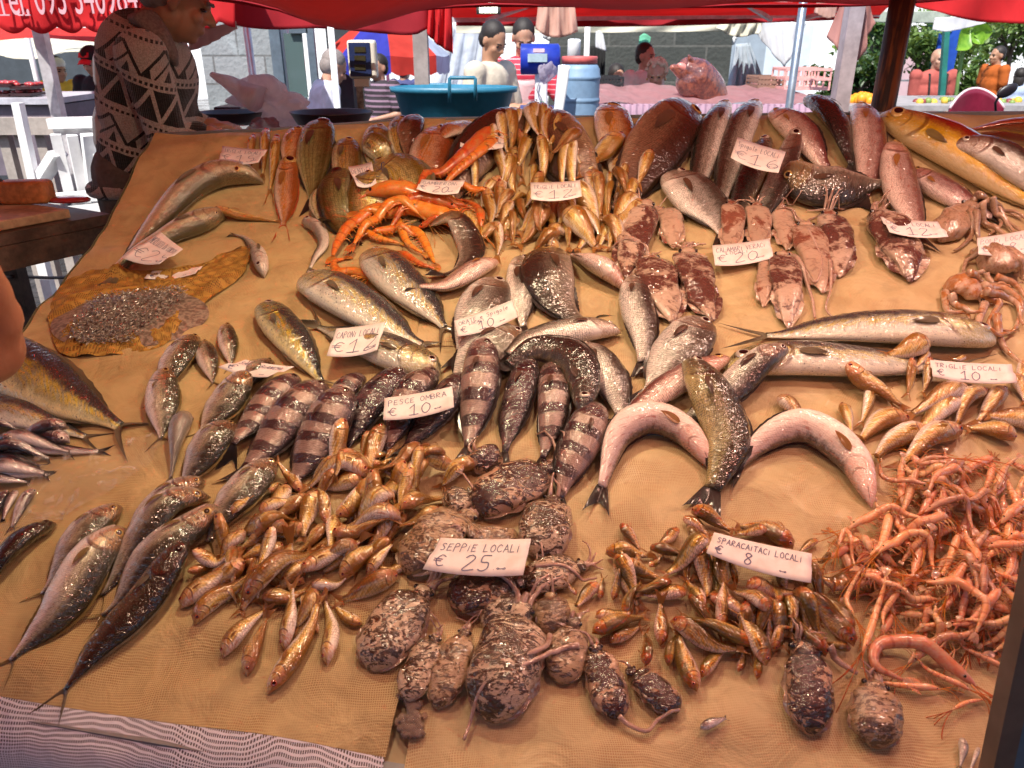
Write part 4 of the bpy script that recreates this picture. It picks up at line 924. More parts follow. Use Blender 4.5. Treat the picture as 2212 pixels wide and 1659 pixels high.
    A = I(c[:, 0])[:, None]+I(U[:, 0])[:, None]*I(w)[:, None]*qs; B = I(c[:, 1])[:, None]+I(U[:, 1])[:, None]*I(w)[:, None]*qs
    Z = I(nz)[:, None]-I(z)[:, None]*(1-.8*(1+np.sqrt(np.clip(1-qs**2, 0, 1)))); stamp(A, B, Z)
    return root
def tentacle(pts, r, mat, label, cat='tentacle', name='tentacle', lift=0, parent=None, taper=.7, part='arm', k=9):
    pp = [tp(x, y) for x, y in pts]; c = np.array(catmull(pp, 30)); h0 = hs(c[:, 0], c[:, 1]); pp = [tp(x, y, float(h0.mean())+r+lift) for x, y in pts]
    c = np.array(catmull(pp, 36)); su = smooth1(hs(c[:, 0], c[:, 1]), 3); rr = [r*(1-taper*i/35) for i in range(36)]
    P = [tw(c[i, 0], c[i, 1], su[i]+rr[i]*.95+.001+lift) for i in range(36)]; mb = MB(); tube(mb, P, rr, k)
    if parent is None: o = mb.build(name, MO[mat], loc=P[18]); tag(o, label, cat)
    else: o = mb.build(part, MO[mat], parent)
    q = np.linspace(-1, 1, 3); d = np.gradient(c, axis=0); d /= np.linalg.norm(d, axis=1)[:, None]+1e-9
    A = c[:, 0][:, None]-d[:, 1][:, None]*np.array(rr)[:, None]*q; B = c[:, 1][:, None]+d[:, 0][:, None]*np.array(rr)[:, None]*q
    stamp(A, B, (su+np.array(rr)*1.6)[:, None]*np.ones_like(q)); return o
# ---------------------------------------------------------------- people
def skin_mat(name, col):
    t = NT(name); o = t.obj(); n1 = t.noise(9, o, 4); n2 = t.noise(90, o, 3)
    t.bsdf(col=t.mix(t.sm(n1, .35, .65), tuple(x*.82 for x in col), col), rough=.48, sss=.2, sssr=(1., .35, .2), ssss=.01, nrm=t.bump(n2, .25, .002)); return t.mat
SKIN = skin_mat('skin', (.50, .27, .18)); SKIN2 = skin_mat('tanned_skin', (.44, .23, .14)); HAIRD = plain('dark_hair', (.018, .012, .010), .6, sc=60, bump=.8, bd=.004)
HAIRG = plain('grey_hair', (.22, .19, .18), .7, sc=60, bump=.8, bd=.004); HAIRW = plain('blond_grey_hair', (.62, .50, .36), .7, sc=40, bump=1, bd=.008)
def cap_(mb, p, q, r1, r2, k=12):
    p, q = Vector(p), Vector(q); tube(mb, [p, p.lerp(q, .5), q], [r1, (r1+r2)/2, r2], k); ball(mb, p, r1, k); ball(mb, q, r2, k)
def remesh(o, vs, it=4):
    m = o.modifiers.new('remesh', 'REMESH'); m.mode = 'VOXEL'; m.voxel_size = vs; m.use_smooth_shade = True
    m = o.modifiers.new('smooth', 'SMOOTH'); m.factor = .5; m.iterations = it; return o
def head_parts(mb, c, M, s=1.0, ear=True):
    """head centred on c; local -Y is the face, Z up"""
    f = lambda x, y, z: Vector(c)+M @ Vector((x*s, y*s, z*s))
    ball(mb, f(0, .012, .025), (.075*s, .094*s, .090*s), 16, M=M); ball(mb, f(0, -.030, -.045), (.056*s, .058*s, .072*s), 14, M=M)
    ball(mb, f(0, -.062, -.092), (.026*s, .020*s, .020*s), 10, M=M)                      # chin
    ball(mb, f(0, -.074, .014), (.046*s, .018*s, .016*s), 10, M=M)                       # brow
    cap_(mb, f(0, -.084, .0), f(0, -.106, -.030), .010*s, .014*s, 8)                      # nose
    for k in (-1, 1):
        ball(mb, f(k*.017, -.090, -.033), .009*s, 8); ball(mb, f(k*.038, -.060, -.030), (.024*s, .022*s, .022*s), 8, M=M)
        if ear: ball(mb, f(k*.078, .008, -.008), (.009*s, .020*s, .031*s), 10, M=M); ball(mb, f(k*.076, .004, -.030), (.008*s, .012*s, .014*s), 8, M=M)
    ball(mb, f(0, -.084, -.060), (.024*s, .011*s, .006*s), 10, M=M); ball(mb, f(0, -.082, -.071), (.020*s, .011*s, .007*s), 10, M=M)   # lips
    return f
def hand(mb, w, d, up, s=1.0, curl=.6, side=1):
    """palm from the wrist w along d, five bent fingers"""
    w, d, up = Vector(w), Vector(d).normalized(), Vector(up).normalized(); x = d.cross(up).normalized(); up = x.cross(d)
    cap_(mb, w, w+d*.03*s, .024*s, .028*s, 10)
    for k, L in zip((-1.5, -.5, .5, 1.5), (.060, .072, .068, .052)):
        b = w+d*.075*s+x*k*.019*s; cap_(mb, w+d*.02*s+x*k*.012*s, b, .015*s, .0115*s, 8)
        p = b
        for j, a in enumerate((.35, .9, 1.3)):
            q = p+(d*math.cos(a*curl)-up*math.sin(a*curl))*L*s*(.5, .3, .22)[j]; cap_(mb, p, q, (.0095-.0012*j)*s, (.0085-.0012*j)*s, 8); p = q
    b = w+d*.02*s+x*side*.026*s; q = b+(d*.7+x*side*.7-up*.15).normalized()*.038*s; cap_(mb, b, q, .013*s, .011*s, 8); cap_(mb, q, q+(d*.95+x*side*.1-up*.3).normalized()*.03*s, .0105*s, .009*s, 8)
def person(px, py, Y, face=0, shirt=None, trousers=None, hair=HAIRD, skin=SKIN, label='', lean=0, nod=0, turn=0, arms=None, sleeve=.45, vs=.011, hs_=1.0, build=1.0, hairkind='short', extras=None, long_hair=False):
    """px, py: centre of the head in the photo. face: 0 looks at the camera, 90 to the photo's right"""
    c = at(px, py, Y); H = max(1.42, c.z/.925)
    Rz = Matrix.Rotation(R(face), 3, 'Z'); Rl = Matrix.Rotation(R(lean), 3, 'X')
    k = H/1.75; hip = Vector((0, 0, .92*k))
    def up(v): return Rz @ (hip+Rl @ (Vector(v)*1.0-Vector((0, 0, .92)))*k) if True else None
    hc = up((0, -.015, 1.62)); base = Vector((c.x-hc.x, c.y-hc.y, 0)); dz = c.z-hc.z
    W = lambda v: base+up(v)+Vector((0, 0, dz))
    Wl = lambda v: base+Rz @ (Vector(v)*k)+Vector((0, 0, 0))
    root = thing('person', label, 'person', base); b = build
    sh = [W((s*.185*b, 0, 1.42)) for s in (-1, 1)]
    arms = arms or [((-.24, .0, 1.14), (-.22, -.12, .92)), ((.24, .0, 1.14), (.22, -.12, .92))]
    el = [W(a[0]) for a in arms]; wr = [W(a[1]) for a in arms]
    Mh = Rz @ Rl @ Matrix.Rotation(R(turn), 3, 'Z') @ Matrix.Rotation(R(nod), 3, 'X')
    mb = MB(); hcw = W((0, -.015, 1.62)); f = head_parts(mb, hcw, Mh, hs_)
    cap_(mb, W((0, .01, 1.42)), hcw+Mh @ Vector((0, .012, -.05)), .058, .055)
    torso = [((0, .0, 1.36), (.155*b, .095, .12)), ((0, -.01, 1.22), (.15*b, .105, .15)), ((0, -.01, 1.05), (.145*b, .105*b, .14)), ((0, 0, .93), (.155*b, .105, .11))]
    for p, r_ in torso: ball(mb, W(p), (r_[0]*k, r_[1]*k, r_[2]*k), 14, M=Rz @ Rl)
    for i, s in enumerate((-1, 1)):
        ball(mb, sh[i], .058*k, 12); cap_(mb, sh[i], el[i], .047*k, .038*k); cap_(mb, el[i], wr[i], .038*k, .024*k)
        d_ = (wr[i]-el[i]).normalized(); hand(mb, wr[i], d_, Vector((0, 0, 1)) if abs(d_.z) < .8 else Rz @ Vector((0, -1, 0)), 1.0, .7, side=-s)
        cap_(mb, base+Vector((0, 0, dz))*.5+Rz @ (Vector((s*.09, 0, .90))*k), Wl((s*.10, -.01, .48)), .078*k, .052*k); cap_(mb, Wl((s*.10, -.01, .48)), Wl((s*.10, .02, .08)), .052*k, .036*k); cap_(mb, Wl((s*.10, .03, .045)), Wl((s*.11, -.12, .04)), .036*k, .034*k)
    body = remesh(mb.build('body', skin, root), vs)
    if shirt:
        mb = MB(); g = .024
        for p, r_ in torso: ball(mb, W(p), (r_[0]*k+g+.004, r_[1]*k+g+.006, r_[2]*k+g), 14, M=Rz @ Rl)
        for i in (0, 1):
            ball(mb, sh[i], .058*k+g, 12); e = sh[i].lerp(el[i], min(1, sleeve*1.6)); cap_(mb, sh[i], e, .050*k+g, .046*k+g)
            if sleeve > .7: cap_(mb, el[i], el[i].lerp(wr[i], .88), .042*k+g, .030*k+g)
        remesh(mb.build('shirt', shirt, root), .014, 2)
    mb = MB(); tr = trousers or plain('dark_trousers', (.03, .035, .05), .8)
    for s in (-1, 1): cap_(mb, base+Vector((0, 0, dz))*.5+Rz @ (Vector((s*.085, 0, .90))*k), Wl((s*.10, -.01, .48)), .094*k, .068*k); cap_(mb, Wl((s*.10, -.01, .48)), Wl((s*.10, .02, .12)), .068*k, .058*k)
    ball(mb, W((0, 0, .90)), (.165*b*k, .12*k, .10*k), 12, M=Rz); remesh(mb.build('trousers', tr, root), .02, 3)
    # hair and eyes
    if hairkind != 'bald':
        mb = MB()
        if hairkind == 'short': ball(mb, f(0, .024, .040), (.080*hs_, .092*hs_, .088*hs_), 18, M=Mh); ball(mb, f(0, .045, -.005), (.077*hs_, .068*hs_, .075*hs_), 14, M=Mh)
        elif hairkind == 'curly':
            for _ in range(90):
                a, z = random.uniform(0, 6.28), random.uniform(-.35, 1); r_ = math.sqrt(max(0, 1-z*z)); y = math.sin(a)*r_
                if y < -.25 and z < .62: continue
                ball(mb, f(math.cos(a)*r_*.084, .018+y*.098, .030+z*.092), .022*hs_, 7)
        else: ball(mb, f(0, .026, .040), (.084*hs_, .096*hs_, .090*hs_), 18, M=Mh); ball(mb, f(0, .055, -.06), (.080*hs_, .055*hs_, .12*hs_), 14, M=Mh)
        mb.build('hair', hair, root)
    for s in (-1, 1):
        mb = MB(); ball(mb, f(s*.031, -.0765, -.004), (.014*hs_, .008*hs_, .007*hs_), 8, M=Mh); mb.build('eye', EYE['pupil'], body)
        mb = MB(); cap_(mb, f(s*.017, -.088, .016), f(s*.047, -.076, .017), .0045, .0035, 6); mb.build('eyebrow', hair if hairkind != 'bald' else HAIRG, body)
    if extras: extras(root, W, f, Mh, Rz @ Rl, el, wr, k)
    return root
def stripes(name, a, b, sc, axis=2, duty=.0):
    t = NT(name); s_ = t.n('SeparateXYZ', {0: t.obj()}); f = t.sm(t.m('SINE', t.m('MULTIPLY', s_.outputs[axis], sc)), duty, duty+.2)
    t.bsdf(col=t.mix(f, a, b), rough=.85, nrm=t.bump(t.noise(9, t.obj(), 4), .5, .02)); return t.mat
SH_ = lambda n, c: cloth_mat(n, c, sc=6, wrinkle=.7)
def capx(root, W, f, Mh, Mb, el, wr, k):
    mb = MB(); ball(mb, f(0, .018, .052), (.083, .100, .074), 16, M=Mh); mb.build('cap', SH_('black_cap', (.02, .018, .02)), root)
    mb = MB(); grid(mb, lambda u, v: f((u*2-1)*.062, -.075-.065*v*(1-(u*2-1)**2*.4), .052-.02*v-.02*(u*2-1)**2), 10, 4); solid(mb.build('cap_peak', SH_('red_cap_peak', (.5, .03, .04)), root), .004)
    mb = MB(); grid(mb, lambda u, v: f((u*2-1)*.05, -.080+.03*v, .064+.030*v), 6, 2); solid(mb.build('cap_badge', SH_('red_cap_peak', (.5, .03, .04)), root), .004)
person(198, 132, 7.4, -12, SH_('black_sweater', (.018, .018, .022)), hair=HAIRD, label='person in a black sweater and red peaked cap, looking down at a paper sheet', lean=4, nod=18, sleeve=1,
       arms=[((-.27, -.03, 1.15), (-.12, -.26, 1.05)), ((.27, -.03, 1.15), (.16, -.28, 1.08))], extras=capx, hairkind='bald')
drape('paper_sheet', [(166, 226, 7.05), (195, 218, 7.0), (226, 208, 7.0)], [(166, 236, 6.95), (195, 236, 6.9), (226, 238, 6.9)], WHITEC, 'sheet of wrapping paper held by the person in the cap', 'paper', nu=10, nv=4, amp=.01)
def vest(root, W, f, Mh, Mb, el, wr, k):
    mb = MB(); ball(mb, f(0, .018, .052), (.084, .100, .070), 14, M=Mh); mb.build('cap', WHITEP, root)
person(124, 150, 8.4, 60, SH_('yellow_jacket', (.72, .46, .05)), label='person in a yellow jacket and white cap half hidden by the grey post', extras=vest, lean=10)
person(722, 146, 6.6, 115, SH_('white_tee', (.60, .62, .74)), hair=HAIRG, label='grey haired person in a pale T-shirt bending away beside the scale', lean=22, nod=8, build=1.12, hs_=1.05,
       arms=[((-.24, -.08, 1.16), (-.20, -.32, 1.05)), ((.26, -.10, 1.18), (.2, -.34, 1.05))])
person(816, 146, 8.0, -35, stripes('striped_polo', (.025, .018, .025), (.22, .14, .20), 130, 2, .3), label='person in a dark polo shirt with a striped chest right of the scale', build=1.1,
       arms=[((-.26, -.02, 1.15), (-.05, -.24, 1.10)), ((.28, -.02, 1.15), (.12, -.26, 1.10))])
person(873, 152, 10.5, 160, SH_('navy_tee', (.07, .08, .20)), label='person in a navy T-shirt seen from behind, left of the wooden post')
person(1066, 88, 5.8, 50, SH_('tan_tee', (.52, .45, .36)), skin=SKIN2, label='young person in a tan T-shirt looking down, hand raised to the chest', nod=24, lean=4, build=.84,
       arms=[((-.26, -.02, 1.14), (-.04, -.22, 1.22)), ((.25, -.04, 1.14), (.06, -.26, 1.22))])
def apron(col, name, lo=.75, hi=1.34):
    def ex(root, W, f, Mh, Mb, el, wr, k):
        mb = MB(); grid(mb, lambda u, v: W(((u*2-1)*(.10+.07*min(1, v*2.2)), -.128-.012*math.cos((u*2-1)*1.5)+.05*(u*2-1)**2, hi-(hi-lo)*v)), 12, 14); solid(mb.build('apron', cloth_mat(name, col, .1, sc=7), root), .004)
        mb = MB()
        for s in (-1, 1): tube(mb, [W((s*.09, -.125, hi)), W((s*.075, -.08, 1.44)), W((s*.05, .05, 1.48))], .006, 6)
        mb.build('apron_strap', cloth_mat(name, col, .1, sc=7), root)
    return ex
person(1131, 82, 6.5, 8, stripes('red_striped_polo', (.55, .03, .06), (.72, .40, .42), 170, 2, .75), hair=HAIRD, label='person in a red striped polo and pale pink apron behind the digital scale', nod=22, build=1.12, hs_=1.08,
       arms=[((-.30, -.04, 1.14), (-.22, -.30, 1.02)), ((.30, -.06, 1.16), (.30, -.24, .93))], extras=apron((.72, .45, .45), 'pink_apron'), lean=6)
person(1396, 122, 8.0, 38, SH_('beige_shirt', (.70, .64, .58)), hair=HAIRD, label='short haired person in a beige shirt glancing to the right', turn=10, arms=None, sleeve=.6, build=1.1)
def glasses(root, W, f, Mh, Mb, el, wr, k):
    mb = MB()
    for s in (-1, 1):
        c_ = f(s*.032, -.092, -.006); tube(mb, [c_+Mh @ Vector((math.cos(a)*.022, 0, math.sin(a)*.017)) for a in np.linspace(0, 2*math.pi, 13)], .0018, 5); tube(mb, [f(s*.054, -.090, -.002), f(s*.078, .0, .0)], .0018, 5)
    tube(mb, [f(-.010, -.094, -.004), f(.010, -.094, -.004)], .0018, 5); mb.build('glasses', plain('gold_metal', (.5, .36, .15), .3, .9), root)
    mb = MB(); ball(mb, f(.08, .0, -.045), .011, 8); ball(mb, f(-.08, .0, -.045), .011, 8); mb.build('earrings', plain('gold_metal', (.5, .36, .15), .3, .9), root)
    mb = MB(); grid(mb, lambda u, v: W(((u*2-1)*.09*(1-v*.6), -.125, 1.42-.25*v)), 6, 6); solid(mb.build('scarf', SH_('dark_scarf', (.03, .025, .05)), root), .006)
person(1418, 160, 7.4, -14, SH_('red_cardigan', (.50, .03, .06)), hair=HAIRW, label='elderly person with curly pale hair, glasses and a red cardigan', nod=16, hairkind='curly', sleeve=1, extras=glasses)
person(1332, 166, 8.6, 20, SH_('black_top', (.02, .02, .02)), hair=HAIRD, label='dark haired person mostly hidden behind a black crate', hairkind='long', nod=10)
def straps(root, W, f, Mh, Mb, el, wr, k):
    mb = MB()
    for s in (-1, 1): tube(mb, [W((s*.10, -.135, 1.0)), W((s*.11, -.145, 1.22)), W((s*.12, -.10, 1.44)), W((s*.10, .06, 1.46))], .012, 6)
    mb.build('suspenders', SH_('black_top', (.02, .02, .02)), root)
    mb = MB(); tube(mb, [W((math.cos(a)*.19, math.sin(a)*.145-.005, .99)) for a in np.linspace(0, 2*math.pi, 19)], .02, 6); mb.build('belt_bag', SH_('black_top', (.02, .02, .02)), root)
person(2027, 128, 9.8, 4, SH_('salmon_tee', (.36, .085, .07)), hair=HAIRG, label='balding person in a salmon T-shirt with black suspenders behind the fruit stall', build=1.35, hairkind='bald', extras=straps, sleeve=.5)
person(2154, 120, 11.5, -80, SH_('orange_tee', (.36, .085, .015)), hair=HAIRD, skin=SKIN2, label='person in an orange T-shirt seen from the side at the far right', build=1.1, sleeve=.4)
person(2203, 165, 12.5, 150, SH_('pale_blue_top', (.35, .42, .60)), hair=HAIRD, label='person in a pale blue top standing at the right edge', hairkind='long')

# the man in the patterned sweater
t = NT('patterned_knit'); s_ = t.n('SeparateXYZ', {0: t.obj()}); X_, Y_, Z_ = s_.outputs[0], s_.outputs[1], s_.outputs[2]
n0 = t.noise(60, t.obj(), 2)
ca, sa = math.cos(R(-20)), math.sin(R(-20))
xr = t.m('ADD', t.m('ADD', t.m('MULTIPLY', X_, ca), t.m('MULTIPLY', Z_, sa)), t.m('MULTIPLY', Y_, .5)); zr = t.m('SUBTRACT', t.m('MULTIPLY', Z_, ca), t.m('MULTIPLY', X_, sa))
zr = t.m('ADD', zr, t.m('MULTIPLY', n0, .004))
bnd = t.m('FRACT', t.m('MULTIPLY', zr, 1/.235)); tri = lambda x, p: t.m('MULTIPLY', t.m('ABSOLUTE', t.m('SUBTRACT', t.m('FRACT', t.m('MULTIPLY', x, 1/p)), .5)), 2.)
win = lambda x, lo, hi: t.m('MULTIPLY', t.m('GREATER_THAN', x, lo), t.m('LESS_THAN', x, hi))
A = win(bnd, .03, .40); pa = t.m('DIVIDE', t.m('SUBTRACT', bnd, .03), .37); la = t.m('LESS_THAN', t.m('ABSOLUTE', t.m('SUBTRACT', tri(xr, .088), pa)), .16)
blackA = t.m('MULTIPLY', A, t.m('SUBTRACT', 1., la))
Bd = t.m('MAXIMUM', win(bnd, .43, .47), win(bnd, .93, .965)); blackB = t.m('MULTIPLY', Bd, t.m('GREATER_THAN', t.m('FRACT', t.m('MULTIPLY', xr, 62.)), .42))
Cc = win(bnd, .52, .88); pc = t.m('DIVIDE', t.m('SUBTRACT', bnd, .52), .36)
lc = t.m('LESS_THAN', t.m('ABSOLUTE', t.m('SUBTRACT', tri(t.m('ADD', xr, .02), .13), pc)), .09); lc2 = t.m('LESS_THAN', t.m('ABSOLUTE', t.m('SUBTRACT', tri(xr, .13), t.m('ADD', pc, .35))), .06)
tr_ = t.m('GREATER_THAN', t.m('SUBTRACT', tri(xr, .065), pc), .62)
blackC = t.m('MULTIPLY', Cc, t.m('MAXIMUM', t.m('MAXIMUM', lc, lc2), tr_))
bl = t.m('MAXIMUM', t.m('MAXIMUM', blackA, blackB), blackC)
kn = t.m('SINE', t.m('MULTIPLY', Z_, 1400.)); kx = t.m('SINE', t.m('MULTIPLY', xr, 1100.)); mel = t.noise(220, t.obj(), 3)
t.bsdf(col=t.mix(bl, t.mix(t.sm(mel, .35, .65), (.30, .25, .225), (.46, .39, .35)), t.mix(t.sm(mel, .4, .7), (.009, .008, .008), (.028, .024, .022))), rough=.95, sheen=.3, nrm=t.bump(t.m('ADD', t.m('ADD', t.m('MULTIPLY', kn, .4), t.m('MULTIPLY', kx, .4)), mel), .6, .003), spec=.2)
KNIT = t.mat
YM = 2.72; base = at(300, 430, YM); base.z = 0
man = thing('person', 'person in a black and taupe patterned sweater bending over the left end of the slab', 'person', base)
hc = at(386, -4, YM-.02); Mh = Matrix.Rotation(R(108), 3, 'Z') @ Matrix.Rotation(R(24), 3, 'X')
mb = MB(); f = head_parts(mb, hc, Mh, 1.04)
cap_(mb, at(318, 88, YM), f(0, .015, -.05), .068, .066); cap_(mb, at(322, 80, YM), f(0, -.02, -.06), .06, .05)
sh1, sh2 = at(306, 122, YM-.19), at(306, 118, YM+.19); e1, w1 = at(372, 322, YM-.20), at(432, 290, YM-.14); e2, w2 = at(385, 300, YM+.16), at(440, 272, YM+.05)
ball(mb, at(302, 170, YM), (.13, .17, .17), 14); ball(mb, at(305, 300, YM), (.14, .17, .2), 14); ball(mb, at(300, 400, YM), (.13, .16, .12), 14)
for s, e, w in ((sh1, e1, w1), (sh2, e2, w2)): cap_(mb, s, e, .06, .048); cap_(mb, e, w, .046, .03); hand(mb, w, Vector((1, .1, .02)), Vector((0, 0, 1)), 1.0, .8, side=1)
for y_ in (-.09, .09):
    h_ = at(290, 430, YM+y_); cap_(mb, h_, (h_.x, YM+y_, .5), .09, .06); cap_(mb, (h_.x, YM+y_, .5), (h_.x-.02, YM+y_, .1), .06, .04); cap_(mb, (h_.x, YM+y_, .05), (h_.x+.15, YM+y_, .05), .045, .04)
remesh(mb.build('body', SKIN2, man), .0065, 3)
mb = MB(); ball(mb, at(322, 150, YM), (.140, .205, .185), 18, M=Matrix.Rotation(R(-12), 3, 'Y')); ball(mb, at(322, 235, YM), (.148, .205, .20), 18); ball(mb, at(316, 320, YM), (.142, .195, .17), 18); ball(mb, at(302, 380, YM), (.128, .185, .075), 18)
ball(mb, at(330, 90, YM), (.09, .14, .09), 12)
for s, e, w in ((sh1, e1, w1), (sh2, e2, w2)): ball(mb, s, .080, 14); cap_(mb, s, e, .073, .060); cap_(mb, e, e.lerp(w, .92), .064, .046)
remesh(mb.build('sweater', KNIT, man), .009, 3)
mb = MB(); tube(mb, [at(288, 380, YM-.02)+Vector((math.cos(a)*.122, math.sin(a)*.165, -.03)) for a in np.linspace(0, 2*math.pi, 25)], .022, 10, caps=False); mb.build('sweater_hem', KNIT, man)
mb = MB(); tube(mb, [at(290, 45, YM-.06), at(318, 40, YM-.13), at(350, 78, YM-.12), at(372, 118, YM-.10), at(378, 140, YM-.06)], [.035, .048, .045, .034, .02], 12, sy=.6); tube(mb, [at(288, 45, YM+.05), at(318, 30, YM+.11), at(365, 85, YM+.08)], [.03, .04, .025], 12, sy=.6)
cap_(mb, at(285, 52, YM-.05), at(287, 50, YM+.06), .035, .035); remesh(mb.build('collar', plain('taupe_wool', (.20, .15, .135), .95, sc=120, var=.2, bump=.5), man), .008, 4)
mb = MB(); ball(mb, f(0, .030, .044), (.085, .098, .090), 20, M=Mh); ball(mb, f(0, .052, -.002), (.081, .070, .070), 16, M=Mh); mb.build('hair', HAIRG, man)
for s in (-1, 1):
    mb = MB(); ball(mb, f(s*.036, -.074, -.004), (.013, .011, .006), 8, M=Mh); mb.build('eye', EYE['pupil'], man)
    mb = MB(); cap_(mb, f(s*.018, -.094, .020), f(s*.052, -.080, .020), .006, .004, 6); mb.build('eyebrow', HAIRG, man)
mb = MB()
for y_ in (-.085, .085):
    h_ = at(282, 440, YM+y_); cap_(mb, (h_.x+.01, YM+y_, h_.z+.1), (h_.x+.02, YM+y_, .55), .112, .085); cap_(mb, (h_.x+.02, YM+y_, .55), (h_.x, YM+y_, .12), .085, .07)
remesh(mb.build('trousers', plain('brown_grey_jeans', (.115, .085, .07), .9, sc=14, var=.2, bump=.5, bd=.01), man), .012, 3)
# bare arm at the left edge
mb = MB(); b0 = at(-420, 900, .8); q = thing('person', 'person out of frame whose bare tanned forearm shows at the left edge', 'person', (b0.x-.25, b0.y, 0))
e = at(-34, 752, .80); ball(mb, at(-38, 690, .79), .040, 12); ball(mb, at(-52, 640, .78), .036, 12); ball(mb, at(-70, 600, .77), .034, 12); cap_(mb, e, at(-330, 830, .72), .042, .030); hand(mb, at(-330, 830, .72), Vector((-1, -.2, -.1)), Vector((0, 0, 1)))
x0, y0 = -.66, -.22; shp = Vector((x0, y0+.02, 1.42)); cap_(mb, shp, e, .055, .042)
for p, r_ in (((x0-.16, y0, 1.34), (.17, .11, .16)), ((x0-.16, y0, 1.15), (.15, .11, .18)), ((x0-.16, y0, .98), (.16, .12, .14))): ball(mb, p, r_, 14)
ball(mb, shp, .062, 12); ball(mb, (x0-.33, y0, 1.42), .062, 12); cap_(mb, (x0-.17, y0, 1.42), (x0-.17, y0+.02, 1.56), .055, .05); head_parts(mb, (x0-.17, y0+.03, 1.64), Matrix.Rotation(R(180), 3, 'Z'))
cap_(mb, (x0-.33, y0, 1.42), (x0-.38, y0, 1.14), .05, .04); cap_(mb, (x0-.38, y0, 1.14), (x0-.36, y0+.14, .95), .038, .026); hand(mb, (x0-.36, y0+.14, .95), Vector((.1, .8, -.4)), Vector((0, 0, 1)))
for s in (-.09, .09): cap_(mb, (x0-.16+s, y0, .93), (x0-.16+s, y0, .5), .085, .06); cap_(mb, (x0-.16+s, y0, .5), (x0-.16+s, y0, .08), .06, .04); cap_(mb, (x0-.16+s, y0, .05), (x0-.16+s, y0+.15, .05), .04, .04)
remesh(mb.build('body', skin_mat('arm_skin', (.36, .14, .07)), q), .008, 3)
# ---------------------------------------------------------------- the fish display (pixel positions are read off the photograph and laid on the slab)
def Q(s): return [tuple(float(x) for x in p.split(',')) for p in s.split()]
def FW(kind, s, side, w, label, roll=0, group=None, **k):
    pts = Q(s)
    my_ = sum(p[1] for p in pts)/len(pts); w *= np.interp(my_, [300, 480, 800], [.84, .92, .96])
    return fish(kind, pts, side, roll, hfac(kind, pts, w, roll), label, group, **k)
def hfac(kind, pts, w, roll=0):
    pr = PROF[KIND[kind][0]]; c = np.array(catmull([tp(x, y, .02) for x, y in pts], 30)); L = np.linalg.norm(np.diff(c, axis=0), axis=1).sum()
    cp = catmull(pts, 21); m = cp[8]; d = cp[11]-cp[6]; d = d/np.linalg.norm(d)
    return appw(m, (-d[1], d[0]), w, pr[3], R(roll))/(L*pr[2])
def plen(pts): return sum(math.hypot(a[0]-b[0], a[1]-b[1]) for a, b in zip(pts[:-1], pts[1:]))
def heap(kind, txt, label, group, w0=1.0, sides=None, **k):
    for ln in txt.strip().split('\n'):
        for it in ln.split(';'):
            it = it.strip()
            if not it: continue
            pts = Q(it); s = random.choice((-1, 1)); roll = random.choice((0, 0, 8, 20, -15, 35, -30, 55))
            fish(kind, pts, s, roll, w0*hfac(kind, pts, ((.37 if pts[0][1] < 600 else .31) if kind != 'anch' else .19)*min(plen(pts), 130)*random.uniform(.92, 1.12)), near(label, pts), group, small=True, bend=random.uniform(-.10, .10), sink=.55, **k)
MARKS = {}
def near(label, pts):
    if label not in MARKS: return label
    x = sum(p[0] for p in pts)/len(pts); y = sum(p[1] for p in pts)/len(pts)
    return label+min(MARKS[label], key=lambda m: (m[0]-x)**2+(m[1]-y)**2)[2]
def inpoly(x, y, P):
    c = False; j = len(P)-1
    for i in range(len(P)):
        if (P[i][1] > y) != (P[j][1] > y) and x < (P[j][0]-P[i][0])*(y-P[i][1])/(P[j][1]-P[i][1])+P[i][0]: c = not c
        j = i
    return c
def rnd_in(P):
    xs = [p[0] for p in P]; ys = [p[1] for p in P]
    while True:
        x, y = random.uniform(min(xs), max(xs)), random.uniform(min(ys), max(ys))
        if inpoly(x, y, P): return x, y
def fill(kind, poly, n, Lpx, ang, spread, label, group):
    P = Q(poly)
    for _ in range(n):
        x, y = rnd_in(P); a = R(ang+random.uniform(-spread, spread)); l = Lpx*random.uniform(.85, 1.15)/2
        pts = [(x-math.cos(a)*l, y-math.sin(a)*l), (x+math.cos(a)*l, y+math.sin(a)*l)]; rl = random.choice((0, 20, -20, 50))
        fish(kind, pts, random.choice((-1, 1)), rl, hfac(kind, pts, (.37 if y < 600 else .31)*2*l), near(label, [(x, y)]), group, small=True, bend=random.uniform(-.1, .1), sink=.5)

# --- left: hake
FW('hake', '568,390 480,392 400,418 320,470 215,585', 1, 62, 'longest hake, mouth open at its upper right end, along the left edge of the slab', roll=-20)
FW('hake', '486,458 430,480 360,505 290,540 225,582', 1, 52, 'hake with a pale belly lying just below the longest hake', roll=-25)
FW('mullet', '450,432 530,434 618,441', -1, 20, 'slim yellow mullet lying alone between the two hake heads and the open netting', small=True)
FW('pale', '570,594 556,548 530,510 487,497', 1, 34, 'little hake with its tail raised at the left, beside the yellow net')
FW('pale', '652,478 685,495 700,525 680,555 664,590', -1, 34, 'small pale fish bent in an S above the big dolphinfish', roll=20)
